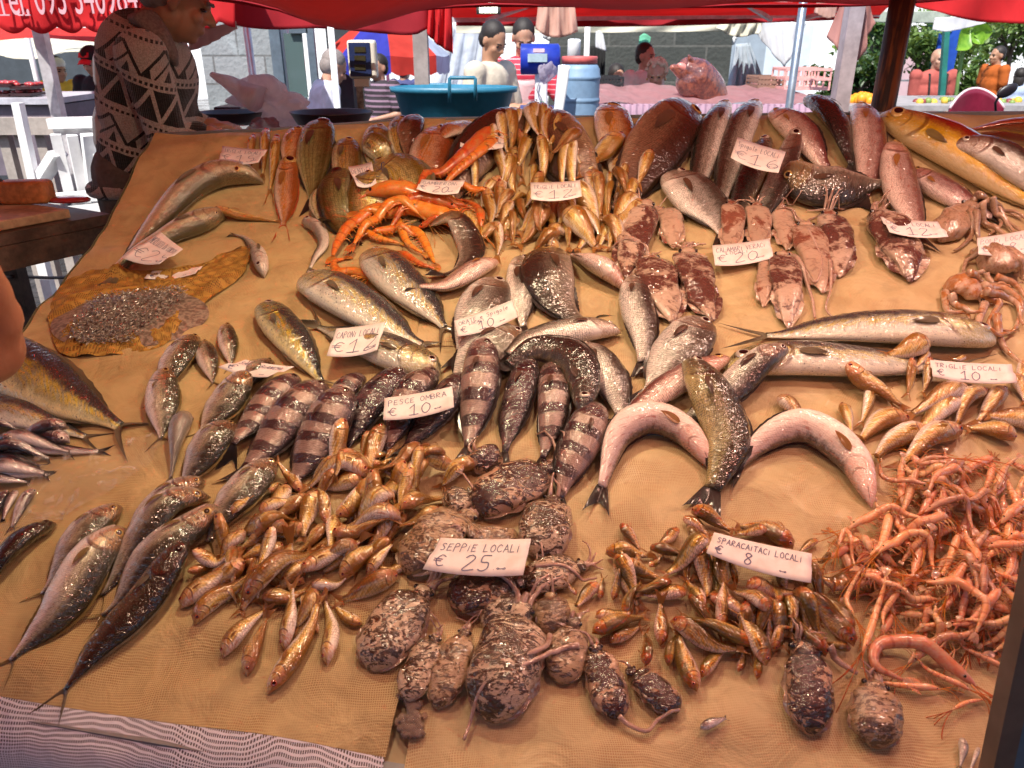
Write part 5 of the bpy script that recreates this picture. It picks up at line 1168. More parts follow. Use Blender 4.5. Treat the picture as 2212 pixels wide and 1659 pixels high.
# --- top left breams
FW('mullet', '548,288 538,318 530,350', 1, 18, 'leftmost upright golden mullet behind the first triglie card', small=True)
FW('mullet', '575,272 566,320 556,362', 1, 24, 'second upright golden mullet behind the first triglie card', small=True)
FW('mullet', '598,285 583,340 567,388', 1, 24, 'dark golden mullet just right of the first triglie card', small=True)
FW('mullet', '478,330 490,350 520,362', 1, 20, 'mullet head poking out at the left of the first triglie card', small=True)
FW('pauro', '640,268 622,310 612,348', 1, 40, 'pale orange bream wedged left of the tall green bream')
FW('pandora', '622,334 612,378 606,422 594,470', 1, 55, 'pink pandora bream with a bright red tail pointing down')
FW('green', '692,248 673,300 664,345 658,385', 1, 78, 'tall olive green bream at the left end of the bream heap')
FW('gold', '745,282 742,325 736,382', 1, 74, 'rounded golden bream right of the tall olive one')
FW('gold', '706,348 692,380 682,418', 1, 70, 'golden bream half hidden under the big eyed bream at the left')
FW('gold', '815,262 806,300 800,345', 1, 62, 'golden bream with a dark eye at the top of the heap beside the black pan')
FW('gold', '866,248 856,285 868,330', 1, 56, 'dark golden bream standing behind the heap below the scale')
FW('brown', '897,246 882,280 878,320', 1, 52, 'brownish bream at the back next to the orange gold one')
FW('gold', '782,300 812,312 862,328', 1, 46, 'bream with a spotted golden face pointing left in the middle of the heap', roll=40)
FW('pauro', '950,250 918,305 896,378', 1, 80, 'tall orange gold bream in front of the blue tub')
FW('pauro', '1024,258 980,278 932,300', -1, 40, 'small pinkish bream pointing right beside the pauro card')
FW('brown', '1160,240 1085,268 1010,315 930,395', -1, 74, 'large brown pink bream lying behind the pauro card', roll=35)
FW('gold', '798,325 850,350 882,385 890,432', 1, 88, 'silver gold striped bream with its big eye, over the dentici card', roll=20)
FW('gold', '815,386 790,425 785,470', -1, 78, 'golden bream with its head between the dentici card and the shrimp')
FW('green', '742,355 722,395 730,445 772,492', -1, 82, 'olive bream with a large black eye at the lower left of the bream heap')

# --- top: dark breams and bass
FW('brown', '1175,236 1222,290 1278,332 1335,372', -1, 88, 'large dark brown bream slanting down to the right beside the blue barrel', roll=-25)
FW('pauro', '1312,216 1327,262 1338,300 1330,350', 1, 80, 'smaller pinkish bream standing between the two large dark ones')
FW('brown', '1500,216 1432,272 1372,330 1315,398', 1, 90, 'largest dark bream slanting down to the left, scales shining', roll=-25)
FW('bass', '1574,220 1540,280 1518,345 1506,400', -1, 60, 'leftmost sea bass with red fins at the back of the slab')
FW('bass', '1640,218 1600,280 1576,345 1566,405', -1, 66, 'second sea bass from the left at the back, just above the spigole card')
FW('bassp', '1662,234 1715,262 1760,290 1820,325', 1, 62, 'pale pink bream shaped fish behind the horizontal dark one', roll=25)
FW('bassd', '1738,212 1795,252 1835,290 1870,330', -1, 60, 'dark brown bass between the two pink fish at the back', roll=25)
FW('bassp', '1850,224 1872,270 1888,320 1880,385', 1, 66, 'pink bass standing next to the rusty pole')
FW('bassd', '1660,298 1625,365 1590,455', -1, 58, 'dark bass running under the spigole card')
FW('bass', '1718,292 1690,360 1650,420 1608,462', 1, 56, 'olive bass coming out below the spigole card on its right', roll=20)
FW('orata', '1448,338 1500,372 1552,410 1592,458', 1, 80, 'silver bream with a golden flank lying left of the spigole card')
FW('amber', '2500,330 2330,275 2190,248 2030,252', 1, 84, 'tan fish back rising at the far right corner of the slab', eye=False, roll=30, lift=.02)
FW('amber', '1896,240 2030,282 2180,330 2420,420', 1, 98, 'big yellow amberjack with its face beside the rusty pole', roll=38)
FW('bassp', '1975,330 2050,368 2130,402 2205,414', 1, 56, 'long pink fish lying below the amberjack', roll=25)
FW('bass', '2042,338 2130,358 2230,388 2400,420', 1, 72, 'silver bass with sharp scales entering from the right edge', roll=35)
FW('bassp', '1925,300 1950,360 1985,415 2025,478', 1, 66, 'dark pink bream hanging down at the right, its tail reaching the squid')
FW('oratad', '1698,318 1790,340 1890,328 1968,322', -1, 84, 'dark golden bream lying across the others with its eye and fin up', roll=-40)

# --- centre: gamberoni, small mullets of the far heap
G = 'red mullets of the far heap'; LB = 'small golden mullet in the far heap'
MARKS[LB] = [(1090, 350, ', on its left beside the shrimps'), (1200, 360, ', at the back above the card'), (1340, 420, ', at its right end'), (1190, 480, ', in the middle below the card'), (1070, 520, ', at the front left'), (1280, 530, ', at the front by the squid')]
fill('mullet', '1070,330 1250,330 1270,430 1390,400 1370,470 1310,560 1110,560 1040,540 1020,470 1060,430', 34, 70, 105, 50, LB, G)
heap('mullet', '''1093,320 1100,400;1085,332 1050,345 1038,372;1070,378 1080,440;1065,357 1092,396;1023,400 1015,445;1121,320 1107,368
1154,305 1121,370;1168,314 1154,388;1186,324 1191,390;1226,352 1210,384;1246,350 1261,418;1143,362 1113,415;1153,385 1143,425
1050,430 1053,508;1082,425 1102,500;1106,440 1070,485;1106,462 1073,510;1043,478 1048,545;1073,500 1070,575;980,470 1038,545
1130,435 1098,470;1150,432 1126,475;1198,437 1150,472;1176,465 1111,520;1178,478 1108,545;1165,475 1187,548;1213,453 1196,528
1216,440 1238,495;1231,433 1300,498;1286,418 1298,488;1333,400 1330,445;1398,386 1370,445;1346,398 1340,450;1316,398 1308,450
1318,425 1318,492;1391,420 1348,455 1324,496;1246,477 1303,533;1218,493 1303,550;1376,450 1326,515;1303,488 1338,568;1246,366 1174,397;1338,358 1262,424''', LB, G)
GG = 'big red shrimps around the gamberoni card'
for i, s in enumerate(['828,442 760,480 728,512 716,538', '785,424 878,426 965,442 1003,470', '1003,470 900,447 828,446 775,452', '1050,380 1000,375 948,392',
          '1040,492 1034,452 1010,430 985,428', '900,470 950,468 1005,488', '780,494 815,514 862,524', '860,470 878,520 912,540', '878,476 910,505 938,556',
          '862,532 903,560 938,570', '990,440 900,432 840,462', '800,470 850,462 905,478', '1078,322 1028,352 943,392', '1066,294 1003,340 930,362 902,392', '905,455 850,440 790,470 760,500', '1010,412 960,420 905,430']):
    shrimp(Q(s), 'red', .078 if i < 12 else .066, 'large orange red shrimp in the tangle around the gamberoni card', GG, ant=5)
shrimp(Q('818,607 765,590 730,588 722,566 742,556'), 'red', .085, 'single red shrimp lying alone below the shrimp tangle', None, ant=3)

# --- centre fish
FW('lamp', '796,538 853,600 928,655 990,722', 1, 78, 'dolphinfish running down right from under the shrimps')
FW('oratad', '925,478 985,478 1015,520 985,560 905,572', 1, 62, 'dark curled bream bent in a hook over the shrimps', eye=False, pec=False)
FW('bassp', '1076,546 1005,588 930,615 872,620', -1, 48, 'pale pink bass with a dark ragged tail below the curled bream', roll=-15)
FW('lamp', '652,596 760,650 880,710 982,734', 1, 84, 'largest dolphinfish of the middle group, silver with a yellow belly')
FW('lampd', '566,650 622,722 668,780 718,838', 1, 76, 'dark backed dolphinfish at the left of the caponi 12 card')
FW('lamp', '950,792 860,765 740,715 640,668', -1, 72, 'dolphinfish with its eye and open mouth lying under the caponi 12 card')
FW('orata', '1072,586 1040,645 1006,710 980,770', 1, 95, 'silver bream with its head above the orate e spigole card')
FW('orata', '1128,543 1126,605 1128,665 1133,720', 1, 78, 'silver bream standing upright right of the card with a dark tail')
FW('orata', '1120,700 1050,742 1000,785 955,826', 1, 86, 'dark silver bream emerging below the orate e spigole card')
FW('bassp', '1346,612 1292,578 1222,535', -1, 60, 'pink bellied bass lying upside down beside the eyed bream', roll=-45)
FW('bass', '1344,698 1256,708 1156,728 1070,782', -1, 66, 'silver bass with a pink throat under the dark bream tail', roll=-12)
FW('oratad', '1200,522 1185,580 1215,638 1312,688', -1, 98, 'dark bream with a big round eye in the centre of the slab')
FW('bass', '1366,590 1372,655 1390,725 1391,795', 1, 76, 'upright silver sea bass below the first squid')
FW('bass', '1250,738 1292,780 1330,838 1350,900', 1, 76, 'sea bass running down right beside the black arched one')
FW('orata', '1517,678 1480,730 1430,785 1385,850', 1, 100, 'big silver bream with a dark head below the squids')
# --- long fish on the right
FW('lamp', '2165,716 2000,708 1809,705 1660,708 1556,695', -1, 74, 'long dolphinfish with its head at the right, forked tail by the squid')
FW('lamp', '1566,790 1720,776 1900,776 2060,768 2196,765', 1, 74, 'long dolphinfish with its head at the left, just above the mullets')

# --- horse mackerels, left
GS = None
FW('sauro', '488,698 492,745 500,800', 1, 46, 'small horse mackerel, rightmost of the three above the sauri card')
FW('sauro', '436,730 448,780 464,840', 1, 52, 'small horse mackerel, middle one of the three above the sauri card')
FW('sauro', '424,722 385,775 355,822 332,870', 1, 54, 'dark backed horse mackerel, leftmost of the three above the sauri card')
FW('sauro', '356,800 347,870 340,955', 1, 74, 'broad silver horse mackerel pointing straight down beside the yellow tail')
FW('sauro', '582,772 560,800 520,830 500,880', 1, 50, 'horse mackerel with its nose out above the sauri card')
FW('sauro', '540,812 480,868 445,905 410,945', 1, 66, 'horse mackerel lying below the sauri card')
FW('pale', '404,895 382,960 360,1040', 1, 42, 'slim pinkish fish between two horse mackerels on the left', roll=60)
FW('sauro', '500,905 440,968 400,1010 358,1052', 1, 70, 'pale horse mackerel right of the slim pinkish fish')
FW('sauro', '590,984 535,1050 480,1110 420,1190', 1, 78, 'horse mackerel with a yellow tail at the left end of the mullet heap')
FW('sauro', '440,1028 360,1078 295,1140 225,1225', 1, 62, 'rearmost horse mackerel of the lower left group')
FW('sauro', '449,1056 375,1090 300,1155 230,1235 165,1305', 1, 66, 'horse mackerel in the middle of the lower left group, eye showing')
FW('sauro', '471,1082 395,1135 305,1200 235,1270 140,1325', 1, 74, 'horse mackerel with a big eye at the front of the lower left group')
FW('sauro', '260,1084 200,1135 140,1212 95,1260 45,1305', 1, 70, 'striped silver horse mackerel at the left of the lower group')
FW('sauro', '268,1130 205,1200 120,1305 20,1400 -30,1468', 1, 84, 'pink bellied horse mackerel running to the lower left corner', roll=-20)
FW('saurod', '414,1175 310,1285 205,1378 140,1450 72,1535', 1, 76, 'long dark horse mackerel whose forked tail crosses the front edge')
FW('saurod', '116,1120 60,1165 -10,1230 -90,1330', 1, 58, 'dark fish half covered by clear plastic at the left edge', roll=30)
# --- dolphinfish at the left edge
FW('lampd', '-130,730 20,785 140,850 225,885 318,932', 1, 118, 'very large yellow and silver dolphinfish at the left edge', eye=False)
FW('lamp', '-140,850 0,882 90,900 150,912 236,935', 1, 62, 'blue grey dolphinfish under the very large one at the left edge', eye=False)
# --- anchovies
GA = 'anchovies at the left edge'
heap('anch', '''-30,965 150,970 244,968;142,940 80,930 5,950;-30,1010 20,995 100,1010;142,915 80,925 3,950;2,946 60,950 160,963;-40,962 50,965 110,972;-60,985 20,970;50,986 -20,990
-20,1020 60,1012 110,1015;20,992 -40,1020;34,1022 -30,1040;-10,1052 75,1050;34,1055 18,1085 0,1128;72,1050 50,1080 15,1142;20,1062 0,1090 -20,1140;-20,940 60,948;-30,1000 50,1000 100,1002''',
     'small silver anchovy in the loose pile at the left edge', GA, w0=1.15, lift=.001)

# --- banded fish
FW('pilot', '640,800 575,865 525,930 482,998', 1, 62, 'greyish banded fish, first from the left in the row of banded fish')
FW('pilot', '782,812 735,860 692,925', 1, 50, 'banded fish mostly hidden behind the second and third of the row', eye=False)
FW('pilot', '697,820 622,892 552,968 466,1032', 1, 84, 'second banded fish from the left, broad with pale bands and a black tail')
FW('pilotd', '874,800 805,865 755,935 715,985', 1, 66, 'black glossy banded fish left of the pesce ombra card')
FW('pilot', '748,848 694,918 645,985 590,1045', 1, 94, 'third banded fish, widest of the row, its nose resting on the mullets')
FW('pilot', '940,800 885,860 850,925 818,992', 1, 66, 'banded fish under the left half of the pesce ombra card')
FW('pilotd', '1000,810 960,868 900,932 838,988', 1, 64, 'dark banded fish under the right half of the pesce ombra card')
FW('pilot', '1043,752 1038,825 1018,905 1000,990', 1, 86, 'grey banded fish right of the pesce ombra card, standing upright')
FW('pilotd', '1148,778 1120,855 1098,930 1083,1008', 1, 68, 'slim purple black banded fish, second right of the card')
FW('pilot', '1190,786 1196,860 1186,930 1160,1018', 1, 76, 'banded fish under the head of the black arched bass')
FW('pilot', '1290,882 1258,955 1220,1030 1205,1100', -1, 90, 'rightmost banded fish, its tail reaching the cuttlefish')
FW('bassd', '1256,888 1263,820 1235,768 1180,745 1120,757 1062,795', -1, 66, 'black bass arched over the banded fish', roll=25)
# --- bass group right of centre
FW('bass', '1700,764 1620,803 1535,858 1440,905', 1, 66, 'sea bass with its dark snout up, crossing behind the open mouthed one')
FW('bassp', '1580,770 1480,812 1392,862 1305,925', -1, 58, 'pinkish brown bass with its tail at the left over the arched white fish')
FW('bellyup', '1543,1008 1475,930 1400,908 1335,945 1306,1025 1292,1100', 1, 62, 'pale bass arched with its white belly up, left of the green bass', roll=-40)
FW('bellyup', '1888,1084 1838,990 1740,930 1650,948 1560,1028', 1, 68, 'pale bass arched with its white belly up, right of the green bass', roll=-40)
FW('bassg', '1480,780 1528,850 1572,925 1562,990 1522,1075', 1, 98, 'dark green bass with gaping mouth lying over both arched fish')

# --- squids
for a in [('squid', '1352,596 1362,540 1392,462', 74, 'squid', 'leftmost squid with brown blotches on the mullets', 5), ('squid', '1455,697 1428,625 1406,560', 78, 'squid', 'second squid, dark brown, pointing at the silver bream', 4),
          ('squid', '1455,527 1448,470 1430,455', 46, 'squidp', 'small pale squid between the mullets and the calamari card', 7), ('squid', '1541,693 1508,620 1488,548', 72, 'squid', 'third squid, dark tip, left below the calamari card', 7),
          ('squid', '1578,532 1582,480 1580,452', 54, 'squidp', 'pale squid lying behind the calamari card on its left', 8), ('squid', '1650,655 1654,600 1662,560', 44, 'squidp', 'narrow pale squid just below the calamari card', 2),
          ('squid', '1640,520 1640,480 1635,450', 54, 'squidp', 'pale squid lying behind the calamari card on its right', 8), ('squid', '1702,530 1695,490 1684,456', 48, 'squidp', 'small squid at the upper right corner of the calamari card', 7),
          ('squid', '1706,698 1699,620 1690,556', 64, 'squid', 'dark reddish squid reaching down to the long dolphinfish', 3), ('squid', '1779,628 1762,565 1742,492', 68, 'squidp', 'pale squid with its arms folded over it, right of the dark reddish one', 6),
          ('squid', '1815,592 1810,530 1792,470', 64, 'squid', 'rightmost squid of the row with a reddish tip', 7), ('squid', '1971,597 1940,530 1908,470', 76, 'squid', 'lone squid under the right caponi 12 card', 6)]:
    mollusc(a[0], Q(a[1]), a[2], a[3], a[4], 'squids below the basses', arms=a[5], flat=.38, headr=.5, armlen=.7)
for s, r in (('1705,545 1740,600 1752,640 1762,680', .006), ('1790,570 1795,620 1785,660 1803,680', .004), ('1745,500 1775,560 1765,600 1742,580', .004)):
    tentacle(Q(s), r, 'flesh', 'long pale squid arm trailing down to the long dolphinfish' if r > .005 else ('thin squid arm ending at the long dolphinfish' if '1790' in s else 'squid arm curled over the pale squid'), taper=.5)
# --- octopuses
def octopus(cx, cy, mpts, w, mat, label, armlist, r=.008):
    root = mollusc('cuttle', Q(mpts), w, mat, label, None, arms=0, fins=False, flat=.55, name='octopus', headr=.6)
    for s in armlist: tentacle(Q(s), r, mat, None, parent=root, taper=.75)
octopus(0, 0, '2040,500 2060,478 2092,452', 50, 'octo', 'greyish octopus at the upper right, its arms spread to the right',
        ['2095,450 2130,425 2170,440 2215,455', '2098,452 2130,445 2165,475 2140,500', '2095,456 2110,480 2090,500 2075,508', '2100,455 2150,450 2190,480 2215,500', '2100,448 2140,430 2200,425 2240,440', '2110,460 2150,480 2180,500 2150,510', '2105,465 2125,490 2160,500', '2130,455 2170,470 2200,500'], .0095)
octopus(0, 0, '2120,575 2150,570 2190,560', 60, 'octo', 'brown octopus with a round body below the polpi card',
        ['2120,560 2090,560 2085,590 2110,600', '2125,585 2080,595 2100,612 2150,618', '2190,575 2230,590', '2115,555 2100,540 2110,530', '2130,590 2160,605 2215,600', '2100,590 2070,600 2085,620'], .007)
octopus(0, 0, '2040,610 2075,618 2120,632', 48, 'octoo', 'orange and cream octopus at the right edge above the dolphinfish head',
        ['2120,630 2170,620 2205,660 2190,710 2150,700', '2120,638 2160,650 2140,690 2170,715', '2045,625 2050,665 2090,670 2100,685', '2125,640 2190,640 2215,690', '2150,690 2165,730 2215,790', '2130,650 2120,690 2150,720 2200,700', '2060,625 2100,655 2130,660', '2150,600 2200,610 2220,640', '2090,600 2140,590 2190,600'], .010)

# --- right small mullets
G = 'red mullets of the right heap'; LB = 'golden mullet in the loose heap around the triglie 10 card'
heap('mullet', '''1995,766 1958,825;1991,773 1884,802;2085,770 2046,784;1958,803 1952,875;1994,798 1984,870;1905,848 1932,895;1880,836 1872,882 1856,928;1820,868 1832,906 1842,948
2169,833 2134,880 2102,924;2071,860 2009,905 1964,934;2204,788 2216,856;2187,813 2216,886;2260,920 2184,900 2112,896;2196,944 2134,922 2078,917
1822,792 1900,832 1986,874;2092,832 2034,862 1981,882 1940,889;1967,898 1904,905 1845,962;2003,922 1921,955 1879,1005;2130,838 2084,867 2068,927;2081,916 2009,942 1954,992 1928,1010''', LB, G, w0=1.08)
FW('mullet', '1681,858 1716,884 1748,914', 1, 36, 'single mullet behind the right arched fish, tail hidden', small=True)

# --- middle heap
G = 'red mullets of the middle heap'; LB = 'golden mullet in the middle heap'; MARKS[LB] = [(780, 980, ', touching the banded fish'), (980, 1020, ', at its upper right'), (600, 1060, ', at its upper left'), (860, 1120, ', beside the pale cuttlefish'), (440, 1250, ', left, by the dark horse mackerel'), (720, 1150, ', in its centre'), (620, 1250, ', in its lower middle'), (600, 1400, ', in its lowest fringe'), (760, 1300, ', at its lower right')]
fill('mullet', '560,1070 640,1020 760,990 960,1010 940,1060 880,1120 870,1200 760,1260 700,1340 600,1330 500,1320 440,1240 540,1150', 42, 120, 135, 50, LB, G)
heap('mullet', '''748,949 750,1000;803,945 783,1000;728,980 680,1000 668,1028;728,992 765,985 800,1008 820,1040;793,1018 740,1000 626,1039;813,998 848,980;853,978 828,1008;810,1025 858,998
978,999 915,992 866,980;963,1005 894,1034;1030,988 978,1015 943,1050;875,993 840,1055 827,1095;913,1005 903,1092;1003,1030 944,1054;728,1045 698,1085;748,1013 726,1070
655,1072 595,1012;590,1087 612,1048;563,1114 603,1090 652,1072;553,1159 603,1124 652,1092;592,1140 568,1190 550,1238;590,1217 613,1170 620,1122;512,1140 556,1102;540,1172 468,1232
381,1298 425,1270 490,1230 542,1198;411,1329 463,1282 513,1257 562,1220;488,1288 522,1324;405,1235 440,1210 480,1200;420,1200 470,1210 520,1190
705,1190 660,1200;948,1090 890,1124 850,1147;888,1008 868,1055 857,1106;688,1065 665,1115 647,1176;703,1124 700,1080 677,1038;725,1107 765,1080 792,1034
866,1112 803,1112 712,1118;868,1110 925,1062 983,1052;713,1137 778,1139 874,1120;728,1220 778,1179 856,1148;648,1230 703,1199 806,1150;790,1220 828,1179 857,1152;875,1228 815,1248
778,1207 700,1238;653,1290 657,1338;563,1272 615,1275 676,1248;688,1372 682,1316;524,1288 590,1240 650,1190 682,1148;860,1244 790,1277 710,1296;675,1260 705,1265 764,1238
472,1402 525,1345 592,1288;530,1450 545,1395 587,1308;783,1345 748,1332 712,1296;608,1386 623,1327 631,1240;705,1434 716,1357 692,1272;573,1489 628,1419 678,1332 691,1266''', LB, G, w0=1.05)

# --- cuttlefish
GC = 'cuttlefish of the front heap'
for a in [('1068,1012 1048,992 1030,975', 60, 'cuttled', 'small dark cuttlefish at the top of the cuttlefish heap', 2), ('960,1092 985,1080 1012,1062', 56, 'cuttle', 'small brown cuttlefish left of the big dark one', 2),
          ('875,1232 930,1175 1000,1115', 105, 'cuttlep', 'pale olive cuttlefish above the left of the seppie card', 4), ('1125,1160 1070,1155 1010,1160', 50, 'cuttlep', 'pale cuttlefish just behind the seppie card', 3),
          ('1030,1108 1090,1062 1172,1012', 98, 'cuttled', 'big dark brown cuttlefish over the top of the heap', 3), ('1178,1205 1178,1140 1192,1080', 108, 'cuttle', 'cream and brown striped cuttlefish right of the big dark one', 2),
          ('965,1275 1040,1275 1110,1255', 90, 'cuttled', 'dark cuttlefish coming out under the seppie card', 5), ('1135,1272 1180,1240 1245,1218', 74, 'cuttle', 'brown cuttlefish right of the seppie card with a white arm', 4),
          ('1040,1330 1080,1310 1125,1282', 60, 'cuttle', 'brown cuttlefish squeezed between the card and the largest one', 2),
          ('1197,1368 1195,1330 1190,1285', 74, 'cuttlep', 'grey speckled cuttlefish behind the mullets on the left', 1), ('800,1445 845,1365 905,1290', 116, 'cuttle', 'leftmost large cuttlefish with brown and white marbling', 5),
          ('878,1508 905,1445 935,1385', 72, 'cuttle', 'narrow cuttlefish with a white tip, left of centre at the front', 3), ('940,1520 972,1450 1000,1375', 74, 'cuttlep', 'amber brown cuttlefish left of the largest one', 3),
          ('1058,1548 1090,1450 1120,1345', 150, 'cuttle', 'largest cuttlefish, in the middle of the front row', 3), ('1210,1468 1222,1415 1236,1362', 90, 'cuttlep', 'pale cuttlefish with a black spot right of the largest one', 2),
          ('1468,1532 1420,1490 1372,1450', 62, 'cuttled', 'long brown grey cuttlefish pointing to the lower right', 1), ('1335,1548 1312,1480 1290,1410', 78, 'cuttled', 'dark shiny cuttlefish with a white patch, right end of the front row', 2)]:
    mollusc('cuttle', Q(a[0]), a[1], a[2], a[3], GC, arms=a[4], flat=.44, headr=.42, armlen=.7)

# --- right front heap of rock mullets
G = 'rock mullets of the right front heap'; LB = 'small reddish mullet in the right front heap'; MARKS[LB] = [(1360, 1170, ', at its upper left'), (1560, 1130, ', above the card priced 8'), (1760, 1200, ', right of the card'), (1290, 1290, ', left, by the cuttlefish'), (1440, 1290, ', in its left centre'), (1580, 1280, ', just below the card'), (1760, 1330, ', right, by the shrimps'), (1430, 1410, ', in its lower left fringe'), (1580, 1430, ', in its lower right fringe')]
fill('rmullet', '1330,1260 1400,1210 1560,1190 1700,1230 1790,1270 1780,1350 1680,1400 1560,1380 1460,1340 1380,1320', 26, 115, 60, 50, LB, G)
heap('rmullet', '''1341,1132 1368,1164 1390,1196;1308,1189 1356,1192 1422,1199;1466,1140 1435,1172 1408,1192;1476,1117 1506,1137 1545,1164;1493,1104 1543,1124 1597,1156;1715,1180 1650,1140 1571,1131
1651,1162 1576,1157;1400,1237 1437,1203;1333,1208 1338,1254;1376,1204 1374,1250;1500,1210 1516,1254;1528,1172 1481,1204 1421,1234;1766,1170 1718,1204;1791,1200 1753,1228;1650,1200 1600,1215
1246,1288 1218,1258;1296,1296 1306,1240;1323,1298 1338,1240;1481,1289 1366,1289;1448,1259 1406,1271 1354,1285;1351,1321 1358,1289 1395,1252;1286,1329 1331,1326 1378,1320
1318,1393 1395,1342;1278,1369 1343,1339 1415,1318;1291,1267 1234,1333;1590,1269 1568,1226;1844,1249 1796,1259 1748,1248;1799,1286 1762,1260;1844,1331 1808,1308;1831,1413 1768,1389;1674,1328 1653,1276
1669,1416 1649,1352;1675,1395 1690,1352 1730,1358;1593,1453 1603,1396;1633,1473 1633,1398;1516,1461 1543,1424 1580,1392;1393,1446 1396,1394 1392,1348;1443,1438 1451,1394 1470,1358
1428,1386 1428,1331 1427,1282;1506,1491 1476,1419 1465,1345;1518,1318 1496,1269 1478,1231;1561,1346 1561,1294 1569,1236;1659,1326 1618,1281 1574,1242;1636,1388 1556,1349 1452,1302;1450,1328 1545,1385 1630,1396
1661,1421 1631,1369 1586,1302;1834,1371 1796,1306 1744,1264;1846,1393 1779,1331 1707,1279;1796,1393 1759,1351 1702,1304''', LB, G, w0=1.05)

# --- two cuttlefish at the right, the white arms
mollusc('cuttle', Q('1755,1578 1748,1500 1742,1415'), 100, 'cuttled', 'marbled dark cuttlefish standing apart below the reddish mullets', GC, arms=6, flat=.5, headr=.75, armlen=.5)
mollusc('cuttle', Q('1892,1612 1890,1560 1892,1490'), 108, 'cuttlep', 'smooth pinkish white cuttlefish nearest the steel post', GC, arms=4, flat=.55, headr=.55, armlen=.45)
for s, r, l in (('1188,1365 1175,1400 1100,1445 1035,1495 1000,1575', .0042, 'long white arm hanging over the largest cuttlefish'), ('1252,1385 1215,1392 1165,1420 1105,1455', .0045, 'white arm lying between the largest and the pale cuttlefish'),
                ('1337,1548 1372,1570 1400,1576 1425,1548 1468,1535', .0035, 'white curly arm on the bare net at the front'), ('1787,1405 1815,1430 1855,1450', .0055, 'thick white arm right of the dark marbled cuttlefish'),
                ('1155,1230 1215,1225 1260,1245 1290,1240', .0035, 'thin pale arm right of the seppie card')):
    tentacle(Q(s), r, 'flesh', l, taper=.45)

# --- pale shrimps at the right
GP = 'pale orange shrimps of the right heap'; LP = 'pale orange shrimp in the right heap'; MARKS[LP] = [(1980, 1040, ', at its back edge'), (1880, 1140, ', at its left'), (2120, 1120, ', at its upper right'), (2000, 1220, ', in its middle'), (1890, 1300, ', next to the reddish mullets'), (2130, 1300, ', at its right'), (2040, 1440, ', in its front fringe')]
P = Q('1920,1040 2000,1010 2225,1015 2225,1380 2180,1440 2080,1380 1960,1340 1900,1330 1850,1240 1830,1170 1900,1130 1960,1090')
for _ in range(125):
    x, y = rnd_in(P); a = R(random.uniform(0, 360)); l = random.uniform(40, 58); b = random.uniform(-.38, .38)
    d = (math.cos(a)*l, math.sin(a)*l); nx = (-d[1]*b, d[0]*b)
    shrimp([(x-d[0], y-d[1]), (x-d[0]*.2+nx[0]*.5, y-d[1]*.2+nx[1]*.5), (x+d[0]*.45+nx[0]*.6, y+d[1]*.45+nx[1]*.6), (x+d[0]*.95-nx[0]*.4, y+d[1]*.95-nx[1]*.4)],
           random.choice(('pink', 'grey', 'pink')), .085, near(LP, [(x, y)]), GP, ant=4)
for s in ['1990,1068 1935,1045 1905,1030 1900,1000', '2040,1010 1995,1000 1985,1018 2070,1030', '1970,1420 2030,1375 2085,1368 2132,1352', '1864,1406 1884,1350 1902,1290 1905,1260', '2110,1480 1985,1400 1900,1396 1888,1440 1950,1468',
          '2106,1478 2040,1450 1985,1418', '2036,1482 1960,1478 1900,1468', '2185,1455 2120,1420 2065,1392', '2060,1530 2090,1515 2140,1505', '1835,1140 1900,1110 1950,1120 1990,1150', '1815,1170 1830,1140 1850,1215', '2000,1100 2080,1080 2110,1130',
          '1845,1330 1830,1290 1860,1230', '2215,1330 2150,1345 2085,1335', '2150,1250 2190,1290 2200,1360 2160,1390', '2010,1240 2080,1260 2130,1300 2120,1350', '1900,1190 1960,1150 2010,1160 2030,1210']:
    shrimp(Q(s), random.choice(('pink', 'grey')), .050, near(LP, Q(s)), GP, ant=4)
# --- small strays
o = FW('anch', '1513,1573 1535,1563 1576,1547', 1, 24, 'tiny silver sepiola lying alone on the bare net at the front', small=True, cat='sepiola', name='sepiola', pec=False)
FW('pale', '2078,1595 2080,1622 2072,1665', 1, 24, 'broken little fish standing at the lower right corner', small=True, eye=False, pec=False)
FW('pale', '2116,1612 2104,1640 2090,1680', 1, 14, 'thin fish scrap at the lower right corner', small=True, eye=False, pec=False)
